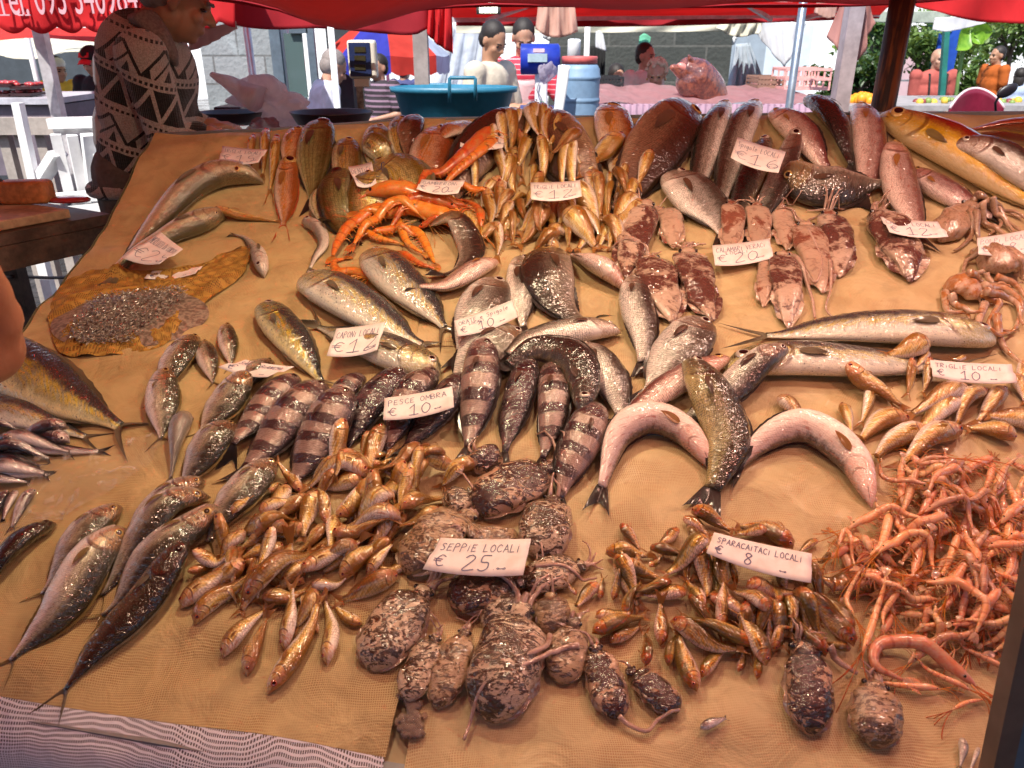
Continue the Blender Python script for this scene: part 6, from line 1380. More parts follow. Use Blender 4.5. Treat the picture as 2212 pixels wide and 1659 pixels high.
# ---------------------------------------------------------------- price cards, hand written
GL = {'A': '0,0 2,6 4,0|1,2.2 3.2,2.2', 'B': '0,0 0,6 2.6,5.6 2.8,3.6 0,3.2 3.2,2.6 3,.4 0,0', 'C': '3.6,5 2,6 .3,4 .4,1.4 2,0 3.8,1', 'D': '0,0 .2,6 2.6,5.4 3.6,3 2.6,.6 0,0',
      'E': '3.4,5.8 .4,5.6 0,0 3.4,.2|.2,3 2.6,3.1', 'G': '3.6,5 2,6 .3,4 .4,1.2 2,0 3.6,.8 3.6,2.6 2.2,2.6', 'H': '0,0 .2,6|3.6,0 3.8,6|0,3 3.7,3.2', 'I': '.6,0 .8,4.6|.9,5.6 1.0,5.8',
      'L': '.3,6 0,0 3.2,.3', 'M': '0,0 .4,6 2.2,2 4.2,6 4.4,0', 'N': '0,0 .2,6 3.2,0 3.6,6', 'O': '2,6 .3,4 .4,1.2 2,0 3.6,1.6 3.5,4.4 2,6', 'P': '0,-1 .3,6 2.8,5.8 3.2,4 .2,3', 'R': '0,0 .3,6 2.8,5.6 2.8,3.8 .2,3.1 3.4,0',
      'S': '3.4,5.2 1.6,6 .4,4.6 2.8,2.4 2.2,.2 0,.4', 'T': '0,5.8 4.2,6|2,6 1.9,0', 'U': '0,6 .2,1 2,0 3.6,1.2 3.7,6', 'V': '0,6 1.8,0 3.8,6', 'Z': '.2,5.8 3.6,5.9 .2,.2 3.8,.4',
      'a': '3,3.2 1.2,3.8 .1,2 .9,.1 2.6,.6 3,3.2 3.2,.1', 'c': '2.8,3.2 1.2,3.8 .1,1.9 1,.1 2.8,.6', 'e': '.2,2 2.8,2.4 1.6,3.9 .2,2.2 .8,.2 3,.5', 'g': '3,3.3 1.2,3.8 .2,2 1.4,.5 3,3.3 2.6,-2 .6,-1.8',
      'i': '.6,3.6 .5,.2|.8,5 .9,5.2', 'l': '.9,6.2 .5,1 1.2,0', 'o': '1.5,3.8 .1,2.2 1,.1 2.8,1.4 1.5,3.8', 'p': '.2,3.7 0,-2|.2,3 1.8,3.8 2.9,2 1.6,.4 .2,1', 'r': '.2,3.6 .3,0|.3,2.4 1.4,3.8 2.4,3.5', 's': '2.5,3.4 .8,3.7 .5,2.4 2.2,1.4 1.4,.1 0,.4',
      '0': '2,7 .3,4.6 .4,1.4 1.8,0 3.5,2 3.6,5 2,7', '1': '.2,4.6 2.2,7 2,0|.0,0 3.8,.2', '2': '.3,5.6 1.8,7 3.4,5.4 .2,0 4,.5', '3': '.4,6.4 2,7 3,5.4 1.4,3.8 3.3,2.2 1.8,0 .1,.8',
      '5': '3.6,7 .9,6.8 .7,4 3,3.8 3.2,1.2 1.4,0 .1,.8', '6': '3,7 .8,4.4 .3,1.4 1.8,0 3.4,1.6 2,3.4 .6,2.2', '8': '3.2,5.8 1.6,7 .5,5.2 3.2,2.2 1.8,0 .4,1.6 3.2,5.8', '€': '4,5.6 2.2,6.4 .6,3.4 2,.4 4.2,1|-.4,3.9 3,4.1|-.4,2.9 2.6,3.0',
      '.': '.4,0 .7,.3', '~': '0,.8 1.6,2 2.6,.6 1.2,.2 3.2,1 7,1 8.8,2 9.6,.8 8,.2 6.6,1.0', '#': '0,0 2,3 4,.5 6,3.4 8,.4 11,3 13,1', ' ': ''}
t = NT('card_paper'); o_ = t.obj(); n_ = t.noise(30, o_, 4); t.bsdf(col=t.mix(t.sm(n_, .4, .75), (.80, .76, .74), (.70, .62, .58)), rough=.55, nrm=t.bump(n_, .3, .002)); PAPER = t.mat
INK = plain('blue_black_ink', (.10, .10, .19), .5)
def card(cor, l1, price, label, sz=(1., 1.), bend=.006, lift=.004, l2=None):
    cc = Q(cor); mx, my = sum(p[0] for p in cc)/4, sum(p[1] for p in cc)/4; pl = [tp(*p) for p in cc]
    hh = [float(hs(*[np.array([(pl[0][q]*(1-u)+pl[1][q]*u)*(1-v)+(pl[3][q]*(1-u)+pl[2][q]*u)*v]) for q in (0, 1)])[0]) for u in np.linspace(0, 1, 7) for v in np.linspace(0, 1, 4)]
    n0 = float(np.max(hh))+lift; pl = [np.array(tp(*p, n0)) for p in cc]; TL, TR, BR, BL = pl
    def P_(u, v, e=0.0):                       # u to the right, v down
        q = (TL*(1-u)+TR*u)*(1-v)+(BL*(1-u)+BR*u)*v
        return tw(q[0], q[1], n0+bend*(2*u-1)**2*(1.4 if v > .5 else .4)+e)
    root = thing('price_card', label, 'price card', P_(.5, .5)); mb = MB(); grid(mb, lambda u, v: P_(u, v), 12, 5); pap = solid(mb.build('paper', PAPER, root), .0006)
    W = np.linalg.norm(TR-TL); Hh = np.linalg.norm(BL-TL); mb = MB()
    def write(s, u0, v0, h, wfac=1.0, th=.0012, maxu=None):
        sc = h/6.; x = u0*W; adv = []
        tot = sum((10 if ch == '~' else (14 if ch == '#' else (3 if ch == ' ' else (2 if ch in '.Iil' else 4)))+1.3 for ch in s))*sc*wfac
        if maxu and tot > maxu*W: wfac *= maxu*W/tot
        for ch in s:
            for st in GL[ch].split('|'):
                if not st: continue
                pts = [((x+px*sc*wfac)/W, v0-(py*sc)/Hh) for px, py in Q(st)]
                pp = catmull([np.array(p) for p in pts], max(3, len(pts)*4)) if len(pts) > 2 and ch not in 'AEHILMNTVZ1' else [np.array(p) for p in pts]
                for a, b in zip(pp[:-1], pp[1:]):
                    d = np.array([(b[0]-a[0])*W, (b[1]-a[1])*Hh]); ln = np.linalg.norm(d)
                    if ln < 1e-7: continue
                    nx = np.array([-d[1]/W, d[0]/Hh])/ln*th/2; ex = (b-a)*.04
                    mb.add([P_(*(a-ex-nx), .0009), P_(*(b+ex-nx), .0009), P_(*(b+ex+nx), .0009), P_(*(a-ex+nx), .0009)], [(0, 1, 2, 3)])
            x += ((10 if ch == '~' else (14 if ch == '#' else (3 if ch == ' ' else (2 if ch in '.Iil' else 4))))+1.3)*sc*wfac
    write(l1, .06, .36, Hh*.20, .9, maxu=.86)
    if l2: write(l2, .22, .50, Hh*.13, .9)
    write('€', .07, .86, Hh*.30, 1.0, th=.0016); write(price, .36, .88, Hh*.36, 1.05, th=.0019); write('.~', .68, .84, Hh*.15, .8, maxu=.26)
    mb.build('handwriting', INK, pap, smooth=False); return root
card('481,317 578,325 560,357 475,353', 'TRiGLiE LOCALI', '15', 'price card for triglie among the upright mullets at the upper left')
card('999,268 1090,266 1087,325 994,323', 'PAURO LOCALE', '30', 'price card reading pauro locale standing at the back of the slab')
card('752,362 803,351 814,402 772,408', 'DENTiCi', '20', 'small price card reading dentici stuck between the golden breams', lift=-.02)
card('911,389 1005,391 990,424 900,415', 'GAMBERONi', '20', 'price card reading gamberoni on the large red shrimps')
card('1146,396 1253,391 1256,431 1147,437', 'TRiGLiE LOCALI', '12', 'price card for triglie at 12 on the far heap of mullets')
card('1593,298 1697,330 1680,380 1577,347', 'Spigole LOCALI', '16', 'tilted price card reading spigole, 16, on the dark basses')
card('1538,532 1662,517 1669,563 1543,580', 'CALAMARI VERACi', '20', 'price card reading calamari veraci among the squids', l2='LOCALI')
card('1901,470 2025,481 2046,518 1919,508', 'CAPONI LOCALI', '12', 'price card for caponi lying over the lone squid at the right')
card('2110,516 2236,494 2240,548 2110,556', 'POLPi LOCALI', '18', 'price card reading polpi, 18, at the right edge')
card('981,695 1106,650 1118,692 990,734', 'ORATE e Spigole', '10', 'price card reading orate e spigole on the central breams', l2='LOCALI')
card('727,712 833,697 816,763 707,776', 'CAPONI LOCALI', '12', 'price card for caponi on the dolphinfish with the open mouth')
card('530,779 636,794 580,822 473,800', 'SAURI BIANCHI', '6', 'price card for sauri lying on the horse mackerels, partly curled')
card('347,502 396,540 347,577 266,563', 'MERLUZZI Di CORSO', '25', 'tilted price card reading merluzzi on the two hake')
card('330,587 438,577 425,597 314,608', '# #', '1', 'scribbled curled price card lying on the yellow net')
card('831,862 977,837 981,887 829,915', 'PESCE OMBRA', '10', 'price card reading pesce ombra on the banded fish')
card('952,1164 1147,1166 1130,1250 914,1237', 'SEPPIE LOCALI', '25', 'largest price card, reading seppie, on the cuttlefish', lift=.012)
card('1542,1152 1753,1198 1749,1267 1524,1202', 'SPARACAITACI LOCALI', '8', 'price card marked 8 on the reddish mullets at the front right')
card('2008,779 2184,789 2193,834 2011,820', 'TRiGLiE LOCALI', '10', 'price card for triglie at 10 on the loose mullets at the right')

# ---------------------------------------------------------------- yellow net with whitebait
poly = Q('105,690 118,640 150,606 230,585 330,585 430,572 500,545 525,532 545,552 518,602 455,645 408,690 365,742 275,768 150,772 118,742')
cp_ = np.mean([tp(*p) for p in poly], 0); mb = MB(); V, UV, f = [], [], []; NR, NA = 16, 96
rim = catmull([np.array(tp(*p)) for p in poly+[poly[0]]], NA+1)[:NA]
for i in range(NR+1):
    for j in range(NA):
        u = i/NR; q = cp_*(1-u)+rim[j]*u; h = float(hs(np.array([q[0]]), np.array([q[1]]))[0])
        z = .005+h*.9+.005*math.exp(-((u-.80)/.12)**2)*(1.2+math.sin(j*.5))+.005*math.sin(j*.37+u*9)*u+.004*math.sin(j*1.7+u*14)*u-(.004*u**6)
        V.append(tw(q[0], q[1], max(.002, z))); UV.append((q[0]*100+2*math.sin(j*.3), q[1]*100+2*math.cos(j*.21)*u))
for i in range(NR):
    for j in range(NA): f.append((i*NA+j, i*NA+(j+1) % NA, (i+1)*NA+(j+1) % NA, (i+1)*NA+j))
mb.add(V, f, [(0, 0)]*len(V), UV)
t = NT('yellow_net'); uv = t.n('UVMap', uv_map='UVcm').outputs[0]; sp = t.n('SeparateXYZ', {0: uv})
sx = t.m('SINE', t.m('MULTIPLY', sp.outputs[0], 2*math.pi/.42)); sy = t.m('SINE', t.m('MULTIPLY', sp.outputs[1], 2*math.pi/.30)); blk = t.m('GREATER_THAN', t.m('MULTIPLY', t.m('SINE', t.m('MULTIPLY', sp.outputs[0], 1.5)), t.m('SINE', t.m('MULTIPLY', sp.outputs[1], 2.4))), -.15)
th = t.sm(t.m('MAXIMUM', sx, t.m('MULTIPLY', sy, .8)), -.1, .4); th = t.m('MAXIMUM', th, t.m('SUBTRACT', 1., blk)); n1 = t.noise(.35, uv, 4)
t.bsdf(col=t.mix(th, (.15, .06, .01), t.mix(t.sm(n1, .35, .65), (.32, .17, .025), (.46, .27, .05))), rough=.75, nrm=t.bump(t.m('ADD', th, t.m('MULTIPLY', n1, 2.)), .8, .004)); YN = t.mat
tag(mb.build('yellow_net_cloth', YN), 'yellow netting cloth holding a heap of tiny whitebait at the left', 'net cloth')
for j in range(NA): pass
mb = MB(); hp = Q('150,735 178,698 215,655 300,642 392,632 410,645 372,690 322,720 290,750 190,757')
WB = [tp(*rnd_in(hp)) for _ in range(2600)]; cw = np.mean([tp(*p) for p in hp], 0)
for a, b in WB:
    dd = math.hypot((a-cw[0])/.16, (b-cw[1])/.12); z = .010+.022*max(0, 1-dd*.75)*random.random()**.5+.006*random.random(); an = random.uniform(0, 6.28); l = random.uniform(.007, .013); v = Vector((math.cos(an), 0, 0))*l+NB*math.sin(an)*l
    p = tw(a, b, z); w_ = NN*.0012; s_ = NN.cross(v).normalized()*.0013; mid = p+v*.5+NN*random.uniform(-.002, .003)
    mb.add([p, mid+w_, mid+s_, mid-w_, mid-s_, p+v], [(0, 1, 2), (0, 2, 3), (0, 3, 4), (0, 4, 1), (5, 2, 1), (5, 3, 2), (5, 4, 3), (5, 1, 4)])
grid(mb, lambda u, v: tw(cw[0]+.165*(u*2-1)*math.sqrt(max(0, 1-(v*2-1)**2*.9)), cw[1]+.105*(v*2-1), .004+.018*max(0, 1-(u*2-1)**2)*max(0, 1-(v*2-1)**2)), 20, 14)
t = NT('whitebait'); n1 = t.noise(120, t.obj(), 4); t.bsdf(col=t.mix(t.sm(n1, .35, .65), (.13, .10, .075), (.33, .27, .21)), rough=.35, coat=.5, coatr=.15); tag(mb.build('whitebait', t.mat, smooth=False), 'grey translucent heap of tiny whitebait on the yellow net', 'whitebait', kind='stuff')
# clear plastic film
t = NT('clear_film'); n1 = t.noise(26, t.obj(), 5, .6, 1.5); p_ = t.bsdf(col=(.8, .75, .68), rough=.08, coat=1., nrm=t.bump(n1, 1., .012)); tr_ = t.n('BsdfTransparent'); mx_ = t.n('MixShader', {0: t.m('ADD', .93, t.m('MULTIPLY', t.sm(n1, .52, .66), -.30)), 1: p_.outputs[0], 2: tr_.outputs[0]}); t.t.links.new(mx_.outputs[0], t.out.inputs[0])
FILM = t.mat; fp = [tp(*p) for p in Q('60,1010 160,990 250,965 350,945 362,955 330,1005 240,1070 130,1125 120,1150 40,1180 -40,1190 60,1100')]; cf = np.mean(fp, 0); rim = catmull([np.array(p) for p in fp+[fp[0]]], 73)[:72]; mb = MB(); V, f = [], []
for i in range(15):
    for j in range(72):
        q = cf+(rim[j]-cf)*i/14; h = float(hs(np.array([q[0]]), np.array([q[1]]))[0]); V.append(tw(q[0], q[1], .004+h*1.02+.003*math.sin(q[0]*90+q[1]*40)+.002*math.sin(q[1]*150)))
for i in range(14):
    for j in range(72): f.append((i*72+j, i*72+(j+1) % 72, (i+1)*72+(j+1) % 72, (i+1)*72+j))
mb.add(V, f); tag(mb.build('plastic_film', FILM), 'sheet of crumpled clear plastic film lying by the anchovies', 'plastic film')

# ---------------------------------------------------------------- scale, pans, bags and tubs behind the slab
p = at(782, 175, 3.3); sc_ = thing('weighing_scale', 'shop scale with a blue three line display on a grey stem', 'scale', (p.x, 3.3, 1.2)); k = 3.3*.93/F
wh = plain('cream_plastic', (.62, .58, .50), .5, var=.05)
def boxpx(mb, x0, x1, y0, y1, Y, dep, m=0):
    a, b = at(x0, y0, Y), at(x1, y1, Y); return box(mb, ((a.x+b.x)/2, Y+dep/2, (a.z+b.z)/2), (b.x-a.x, dep, a.z-b.z), m=m)
def bev(o, w=.006, n=3): m = o.modifiers.new('bev', 'BEVEL'); m.width = w; m.segments = n; m.limit_method = 'ANGLE'; return o
mb = MB(); boxpx(mb, 747, 815, 86, 170, 3.3, .05); case = bev(mb.build('display_case', wh, sc_, smooth=False), .012)
mb = MB(); boxpx(mb, 752, 803, 92, 165, 3.296, .004); mb.build('blue_panel', plain('navy_panel', (.010, .02, .075), .4), case, smooth=False)
for y in (101, 120, 139):
    mb = MB(); boxpx(mb, 765, 790, y, y+12, 3.293, .003); mb.build('readout', plain('olive_lcd', (.035, .03, .014), .3), case, smooth=False)
mb = MB(); boxpx(mb, 764, 798, 170, 188, 3.31, .035); bev(mb.build('neck', wh, sc_, smooth=False), .004)
mb = MB(); boxpx(mb, 769, 794, 187, 330, 3.31, .03); mb.build('stem', plain('mottled_grey', (.20, .18, .15), .6, sc=40, var=.35), sc_, smooth=False)
bw = plain('dark_bowl', (.045, .02, .022), .35, .2)
def pan(cx, cy, wpx, Y, dep, label, name='pan', n=40, mat=bw, rimz=.3):
    c = at(cx, cy, Y); r = wpx/2*Y*.94/F; mb = MB(); lathe(mb, c, [(.02, -dep), (r*.55, -dep), (r*.80, -dep*.6), (r, 0), (r*1.03, .004), (r*.99, .003), (r*.78, -dep*.55), (r*.5, -dep*.9), (0.001, -dep*.92)], n)
    o = mb.build(name, mat, loc=c); return tag(o, label, 'pan')
pan(717, 243, 176, 3.0, .09, 'wide dark metal pan of the scale behind the golden breams')
pan(500, 243, 140, 3.15, .045, 'dark tray under the crumpled pink bag', name='tray')
tag(bev(boxpx(MB(), 460, 520, 231, 240, 3.3, .2).build('dark_box', plain('dark_bowl', (.045, .02, .022)), loc=at(490, 236, 3.3), smooth=False)), 'flat dark box on the tray behind the crumpled bag', 'box')
def crumple(cx, cy, wpx, hpx, Y, mat, label, cat='bag', name='plastic_bag', seed=1, dep=.5, res=40, tail=None):
    random.seed(seed); c = at(cx, cy, Y); rx, rz = wpx/2*Y*.95/F, hpx/2*Y*.95/F; ph = [(random.uniform(-9, 9), random.uniform(-9, 9), random.uniform(-9, 9), random.uniform(0, 6)) for _ in range(14)]; mb = MB(); V, UV, f = [], [], []
    for i in range(res+1):
        t_ = math.pi*i/res
        for j in range(res):
            a = 2*math.pi*j/res; d = Vector((math.sin(t_)*math.cos(a), math.sin(t_)*math.sin(a), math.cos(t_))); s = 1.
            for q, (x, y, z, w) in enumerate(ph): s += (.115 if q < 6 else .026)*(math.sin((d.x*x+d.y*y+d.z*z)*(.38 if q < 6 else 1.3)+w)-.45*abs(math.sin((d.x*y+d.y*z+d.z*x)*.6+w*2)))
            V.append(c+Vector((d.x*rx*s, d.y*rx*dep*s, d.z*rz*s)))
    for i in range(res):
        for j in range(res): f.append((i*res+j, (i+1)*res+j, (i+1)*res+(j+1) % res, i*res+(j+1) % res))
    mb.add(V, f)
    if tail: 
        T_ = [at(*p) for p in tail[0]]; tube(mb, [Vector(x) for x in catmull([tuple(x) for x in T_], 14)], list(np.linspace(tail[1], tail[2], 14)), 10, sy=.5)
    return tag(mb.build(name, mat, loc=c), label, cat)
def film_mat(name, col, tr=.25):
    t = NT(name); n1 = t.noise(14, t.obj(), 6, .65, 1.5); n2 = t.noise(50, t.obj(), 4); p_ = t.bsdf(col=t.mix(t.sm(n1, .35, .65), tuple(x*.7 for x in col), col), rough=.3, coat=.3, nrm=t.bump(t.m('ADD', n1, t.m('MULTIPLY', n2, .4)), .9, .02))
    tl = t.n('BsdfTranslucent', {'Color': col}); m1 = t.n('MixShader', {0: .6, 1: p_.outputs[0], 2: tl.outputs[0]}); tr_ = t.n('BsdfTransparent', {'Color': (1, .95, .95, 1)}); m2 = t.n('MixShader', {0: tr, 1: m1.outputs[0], 2: tr_.outputs[0]}); t.t.links.new(m2.outputs[0], t.out.inputs[0]); return t.mat
crumple(592, 218, 190, 104, 3.15, film_mat('pink_bag_film', (.95, .78, .76), .08), 'large crumpled pinkish plastic bag behind the upright mullets', seed=4, res=64, tail=([(458, 160, 3.0), (480, 172, 3.0), (515, 192, 3.05), (560, 215, 3.05)], .018, .10))
crumple(575, 272, 90, 50, 2.75, film_mat('dark_bag_film', (.36, .16, .17), .3), 'small dark red plastic bag under the large pinkish bag', seed=9)
crumple(480, 288, 130, 36, 2.62, FILM, 'clear plastic bag by the hand of the person in the sweater', seed=12)
# blue tub with two wire handles
TB = plain('blue_plastic', (.02, .15, .25), .45, var=.1); p = at(980, 225, 3.75); tub = thing('blue_tub', 'large teal blue plastic tub with raised wire handles', 'tub', p)
c = at(980, 193, 3.75); r = 131*3.75*.95/F; mb = MB(); lathe(mb, c, [(r*.72, -.20), (r*.80, -.18), (r*.96, -.015), (r*1.03, -.01), (r*1.04, .012), (r*.97, .014), (r*.90, -.05), (r*.74, -.17), (.01, -.172)], 48, sy=.55); mb.build('shell', TB, tub)
for x0, x1, yt, Y in ((971, 1027, 168, 3.52), (928, 972, 183, 4.0)):
    mb = MB(); tube(mb, [at(x0, 222 if Y < 3.6 else 200, Y), at(x0, yt+2, Y), at(x0+2, yt, Y), at(x1-2, yt, Y), at(x1, yt+2, Y), at(x1, 218 if Y < 3.6 else 200, Y)], .0075, 8); mb.build('handle', TB, tub)
# digital scale
q = thing('digital_scale', 'blue round bodied digital scale on a white column', 'scale', at(1168, 235, 4.4)); mb = MB(); c = at(1168, 128, 4.4); rr = .075; tube(mb, [at(1124, 128, 4.4), at(1126, 128, 4.4), at(1205, 128, 4.4), at(1209, 128, 4.4)], [rr*.8, rr, rr, rr*.85], 24); mb.build('head', plain('royal_blue', (.012, .03, .30), .35), q)
mb = MB(); boxpx(mb, 1140, 1182, 116, 134, 4.318, .01); mb.build('screen', plain('pale_lcd', (.35, .45, .50), .2), q, smooth=False)
mb = MB(); boxpx(mb, 1152, 1176, 105, 113, 4.33, .01); mb.build('sticker', plain('pink_sticker', (.7, .45, .5), .5), q, smooth=False)
mb = MB(); boxpx(mb, 1156, 1182, 150, 238, 4.38, .05); bev(mb.build('column', plain('white_plastic', (.72, .70, .74), .5, var=.04), q, smooth=False), .01)
mb = MB(); boxpx(mb, 1166, 1175, 219, 229, 4.375, .004); mb.build('green_label', plain('green_label', (.02, .25, .09), .5), q, smooth=False)
mb = MB(); tube(mb, [Vector(x) for x in catmull([tuple(at(*p)) for p in ((1165, 178, 4.37), (1160, 195, 4.36), (1170, 215, 4.36), (1172, 240, 4.36))], 12)], .003, 6); mb.build('cable', plain('grey_cable', (.18, .18, .2), .5), q)
mb = MB(); boxpx(mb, 1125, 1215, 238, 262, 4.2, .35); mb.build('base', plain('royal_blue_base', (.02, .05, .20), .4), q, smooth=False)
crumple(1178, 155, 44, 52, 4.25, film_mat('clear_bag', (.62, .55, .66), .25), 'thin pale plastic bag tied to the digital scale', seed=21)
# barrel
BL_ = plain('barrel_blue', (.17, .27, .40), .5, var=.08); p = at(1252, 250, 4.3); b_ = thing('blue_barrel', 'blue plastic barrel with a red lid beside the digital scale', 'barrel', (p.x, 4.3, .9)); ct = at(1252, 140, 4.3); r = 44*4.3*.95/F; zb = at(1252, 300, 4.3).z-ct.z; mb = MB()
pf = [(.01, zb), (r*.96, zb)]+[(r*(1+(.035 if abs((z*100) % 11-5) < .9 else 0)), z) for z in np.linspace(zb+.01, -.05, 60)]+[(r*.97, -.02), (r*.86, .0), (r*.72, .008), (.01, .008)]
lathe(mb, ct, pf, 36); mb.build('drum', BL_, b_); mb = MB(); lathe(mb, ct+Vector((0, 0, .006)), [(r*.84, 0), (r*.86, .03), (r*.82, .035), (.01, .036)], 30); mb.build('lid', plain('red_lid', (.52, .10, .09), .5), b_)
drape('paper_sheet', [(1206, 141, 4.15), (1218, 140, 4.1), (1232, 143, 4.1)], [(1195, 250, 4.12), (1204, 252, 4.08), (1216, 250, 4.08)], WHITEP, 'white paper sheet leaning between the digital scale and the barrel', 'paper', nu=8, amp=.004)
# hanging things
def roll(px, py, w, h, Y):
    c = at(px, py, Y); s = Y*.95/F; mb = MB(); lathe(mb, c, [(.012, -h/2*s), (w/2*s*.9, -h/2*s), (w/2*s, -h/2*s+.01), (w/2*s, h/2*s-.01), (w/2*s*.95, h/2*s), (.015, h/2*s)], 24, M=Matrix.Rotation(R(12), 3, 'X')); r_ = thing('paper_roll', 'white paper roll hanging in front of the dark wall', 'paper roll', c)
    mb.build('roll', WHITEP, r_); mb = MB(); tube(mb, [c+Vector((0, 0, h/2*s)), at(px+3, 57, Y)], .003, 5); mb.build('cord', DARKM, r_)
roll(1240, 105, 27, 34, 8.9)
drape('plastic_bag', [(1287, 68, 9), (1296, 66, 9), (1303, 74, 9)], [(1286, 102, 9), (1297, 107, 9), (1310, 110, 9)], WHITEC, 'small white carrier bag hanging above the barrel', 'bag', nu=8, amp=.01)
drape('plastic_bag', [(1382, 78, 9.3), (1392, 72, 9.3), (1406, 80, 9.3)], [(1377, 122, 9.3), (1388, 118, 9.3), (1400, 112, 9.3)], cloth_mat('mint_bag', (.20, .62, .42), .3), 'mint green carrier bag hanging on the dark wall', 'bag', nu=10, amp=.015)
drape('black_jacket', [(1270, 100, 9.2), (1290, 98, 9.2), (1308, 104, 9.2)], [(1276, 175, 9.2), (1292, 178, 9.2), (1306, 176, 9.2)], SH_('black_top', (.02, .02, .02)), 'black jacket hanging behind the barrel', 'jacket', nu=16, amp=.03)
drape('hanging_cloth', [(1163, 6, 5.0), (1200, 4, 5.0), (1240, 6, 5.0)], [(1157, 62, 5.0), (1180, 78, 5.0), (1215, 80, 5.0), (1249, 68, 5.0)], cloth_mat('peach_cloth', (.70, .45, .36), .45, tcol=(.9, .62, .5), sc=5), 'peach coloured cloth hanging from the red awning above the digital scale', 'cloth', nu=24, amp=.02, freq=18)
drape('hanging_cloth', [(922, -10, 4.6), (945, -5, 4.6), (975, 4, 4.6)], [(920, 70, 4.6), (945, 96, 4.6), (978, 116, 4.6)], RED, 'crumpled red awning end tied to the wooden post', 'cloth', nu=20, amp=.03, freq=20)
drape('hanging_cloth', [(1822, 0, 3.7), (1850, -4, 3.7), (1882, 2, 3.7)], [(1791, 80, 3.7), (1815, 122, 3.7), (1850, 132, 3.7), (1892, 50, 3.7)], cloth_mat('brown_pink_cloth', (.42, .20, .18), .25, sc=5), 'brownish pink cloth hanging in a point behind the aluminium post', 'cloth', nu=24, amp=.02, freq=14)
drape('hanging_cloth', [(1765, 5, 5.4), (1790, 4, 5.4), (1808, 6, 5.4)], [(1762, 28, 5.4), (1785, 40, 5.4), (1806, 36, 5.4)], PINKC, 'small pink bundle of cloth under the awning, left of the aluminium post', 'cloth', nu=10, amp=.02)
drape('hanging_sheet', [(1600, 46, 9.0), (1660, 44, 9.0), (1742, 50, 9.0)], [(1624, 60, 9.0), (1688, 138, 9.0), (1700, 138, 9.0), (1735, 66, 9.0)], WHITEC, 'white sheet hanging in a point between the pole and the kiosk', 'sheet', nu=30, amp=.02)
drape('hanging_sheet', [(1560, 42, 8.9), (1600, 40, 8.9), (1650, 44, 8.9)], [(1548, 60, 8.9), (1590, 80, 8.9), (1640, 72, 8.9)], CREAM, 'cream cloth bundle hanging above the fish head', 'sheet', nu=16, amp=.05, freq=22)
drape('hanging_sheet', [(1590, 95, 8.5), (1620, 92, 8.5)], [(1575, 190, 8.5), (1655, 190, 8.5)], cloth_mat('bluish_sheet', (.5, .58, .66), .3), 'pale bluish plastic sheet hanging right of the fish head', 'sheet', nu=20, amp=.05, freq=30)
# white tent side and parasol
drape('white_tent', [(960, 62, 13), (1010, 50, 13), (1080, 50, 13)], [(930, 200, 13), (980, 200, 13), (1060, 200, 13)], cloth_mat('tent_cloth', (.66, .70, .78), .35), 'white tent wall behind the wooden post', 'tent', nu=20, amp=.05)
def parasol(px, py, wpx, Y, cols, label, hz=.45):
    c = at(px, py, Y); r = wpx/2*Y*.93/F; root = thing('parasol', label, 'parasol', (c.x, c.y, 0)); N_ = 8
    for i in range(N_):
        a0, a1 = 2*math.pi*i/N_+.2, 2*math.pi*(i+1)/N_+.2; mb = MB()
        grid(mb, lambda u, v, a0=a0, a1=a1: c+Vector((math.cos(a0+(a1-a0)*v)*r*u*(1-.06*math.sin(math.pi*v)), math.sin(a0+(a1-a0)*v)*r*u*(1-.06*math.sin(math.pi*v)), hz*(1-u**1.3)-.02*math.sin(math.pi*v)*u)), 6, 6)
        grid(mb, lambda u, v, a0=a0, a1=a1: c+Vector((math.cos(a0+(a1-a0)*v)*r*(1-.06*math.sin(math.pi*v)), math.sin(a0+(a1-a0)*v)*r*(1-.06*math.sin(math.pi*v)), -.02*math.sin(math.pi*v)-.16*u-.03*abs(math.sin(v*9))*u)), 2, 8)
        mb.build('panel', cols[i % len(cols)], root)
    mb = MB(); tube(mb, [(c.x, c.y, 0), (c.x, c.y, c.z+hz)], .02, 10); mb.build('pole', WHITEP, root)
parasol(835, 118, 270, 9.5, [cloth_mat('parasol_red', (.75, .07, .05), .5), cloth_mat('parasol_blue', (.05, .06, .45), .5), cloth_mat('parasol_red', (1, 0, 0)), cloth_mat('parasol_pale', (.6, .7, .9), .5)], 'red and blue striped parasol behind the scale')
# pink counter with the grouper
PC = film_mat('pink_film', (.78, .45, .45), .0); cnt = thing('fish_counter', 'counter of the stall behind, wrapped in pink plastic film', 'counter', at(1550, 240, 5.2))
a, b = at(1300, 193, 5.6), at(1785, 186, 5.6); mb = MB(); zt = a.z
grid(mb, lambda u, v: Vector((at(1296, 200, 5.0).x*(1-u)+at(1815, 200, 5.0).x*u, 5.0+1.2*v, zt-.05+.05*v+.012*math.sin(u*60)*math.sin(v*9)+.01*math.sin(u*23))), 80, 12); mb.build('top_film', PC, cnt)
mb = MB(); grid(mb, lambda u, v: Vector((at(1296, 200, 5.0).x*(1-u)+at(1815, 200, 5.0).x*u, 5.0-.012*math.sin(v*3)+.006*math.sin(u*240), zt-.05-.16*v)), 240, 6); mb.build('corrugated_front', plain('mauve_panel', (.40, .25, .33), .6, var=.1), cnt)
mb = MB(); box(mb, ((at(1296, 200, 5).x+at(1815, 200, 5).x)/2, 5.6, (zt-.22)/2), (at(1815, 200, 5).x-at(1296, 200, 5).x, 1.1, zt-.22)); mb.build('body', plain('pale_counter', (.5, .48, .55), .5), cnt, smooth=False)
mb = MB(); bar(mb, (at(1296, 200, 5).x, 4.985, zt-.225), (at(1815, 200, 5).x, 4.985, zt-.225), .02, .05); mb.build('ledge', WHITEP, cnt, smooth=False)
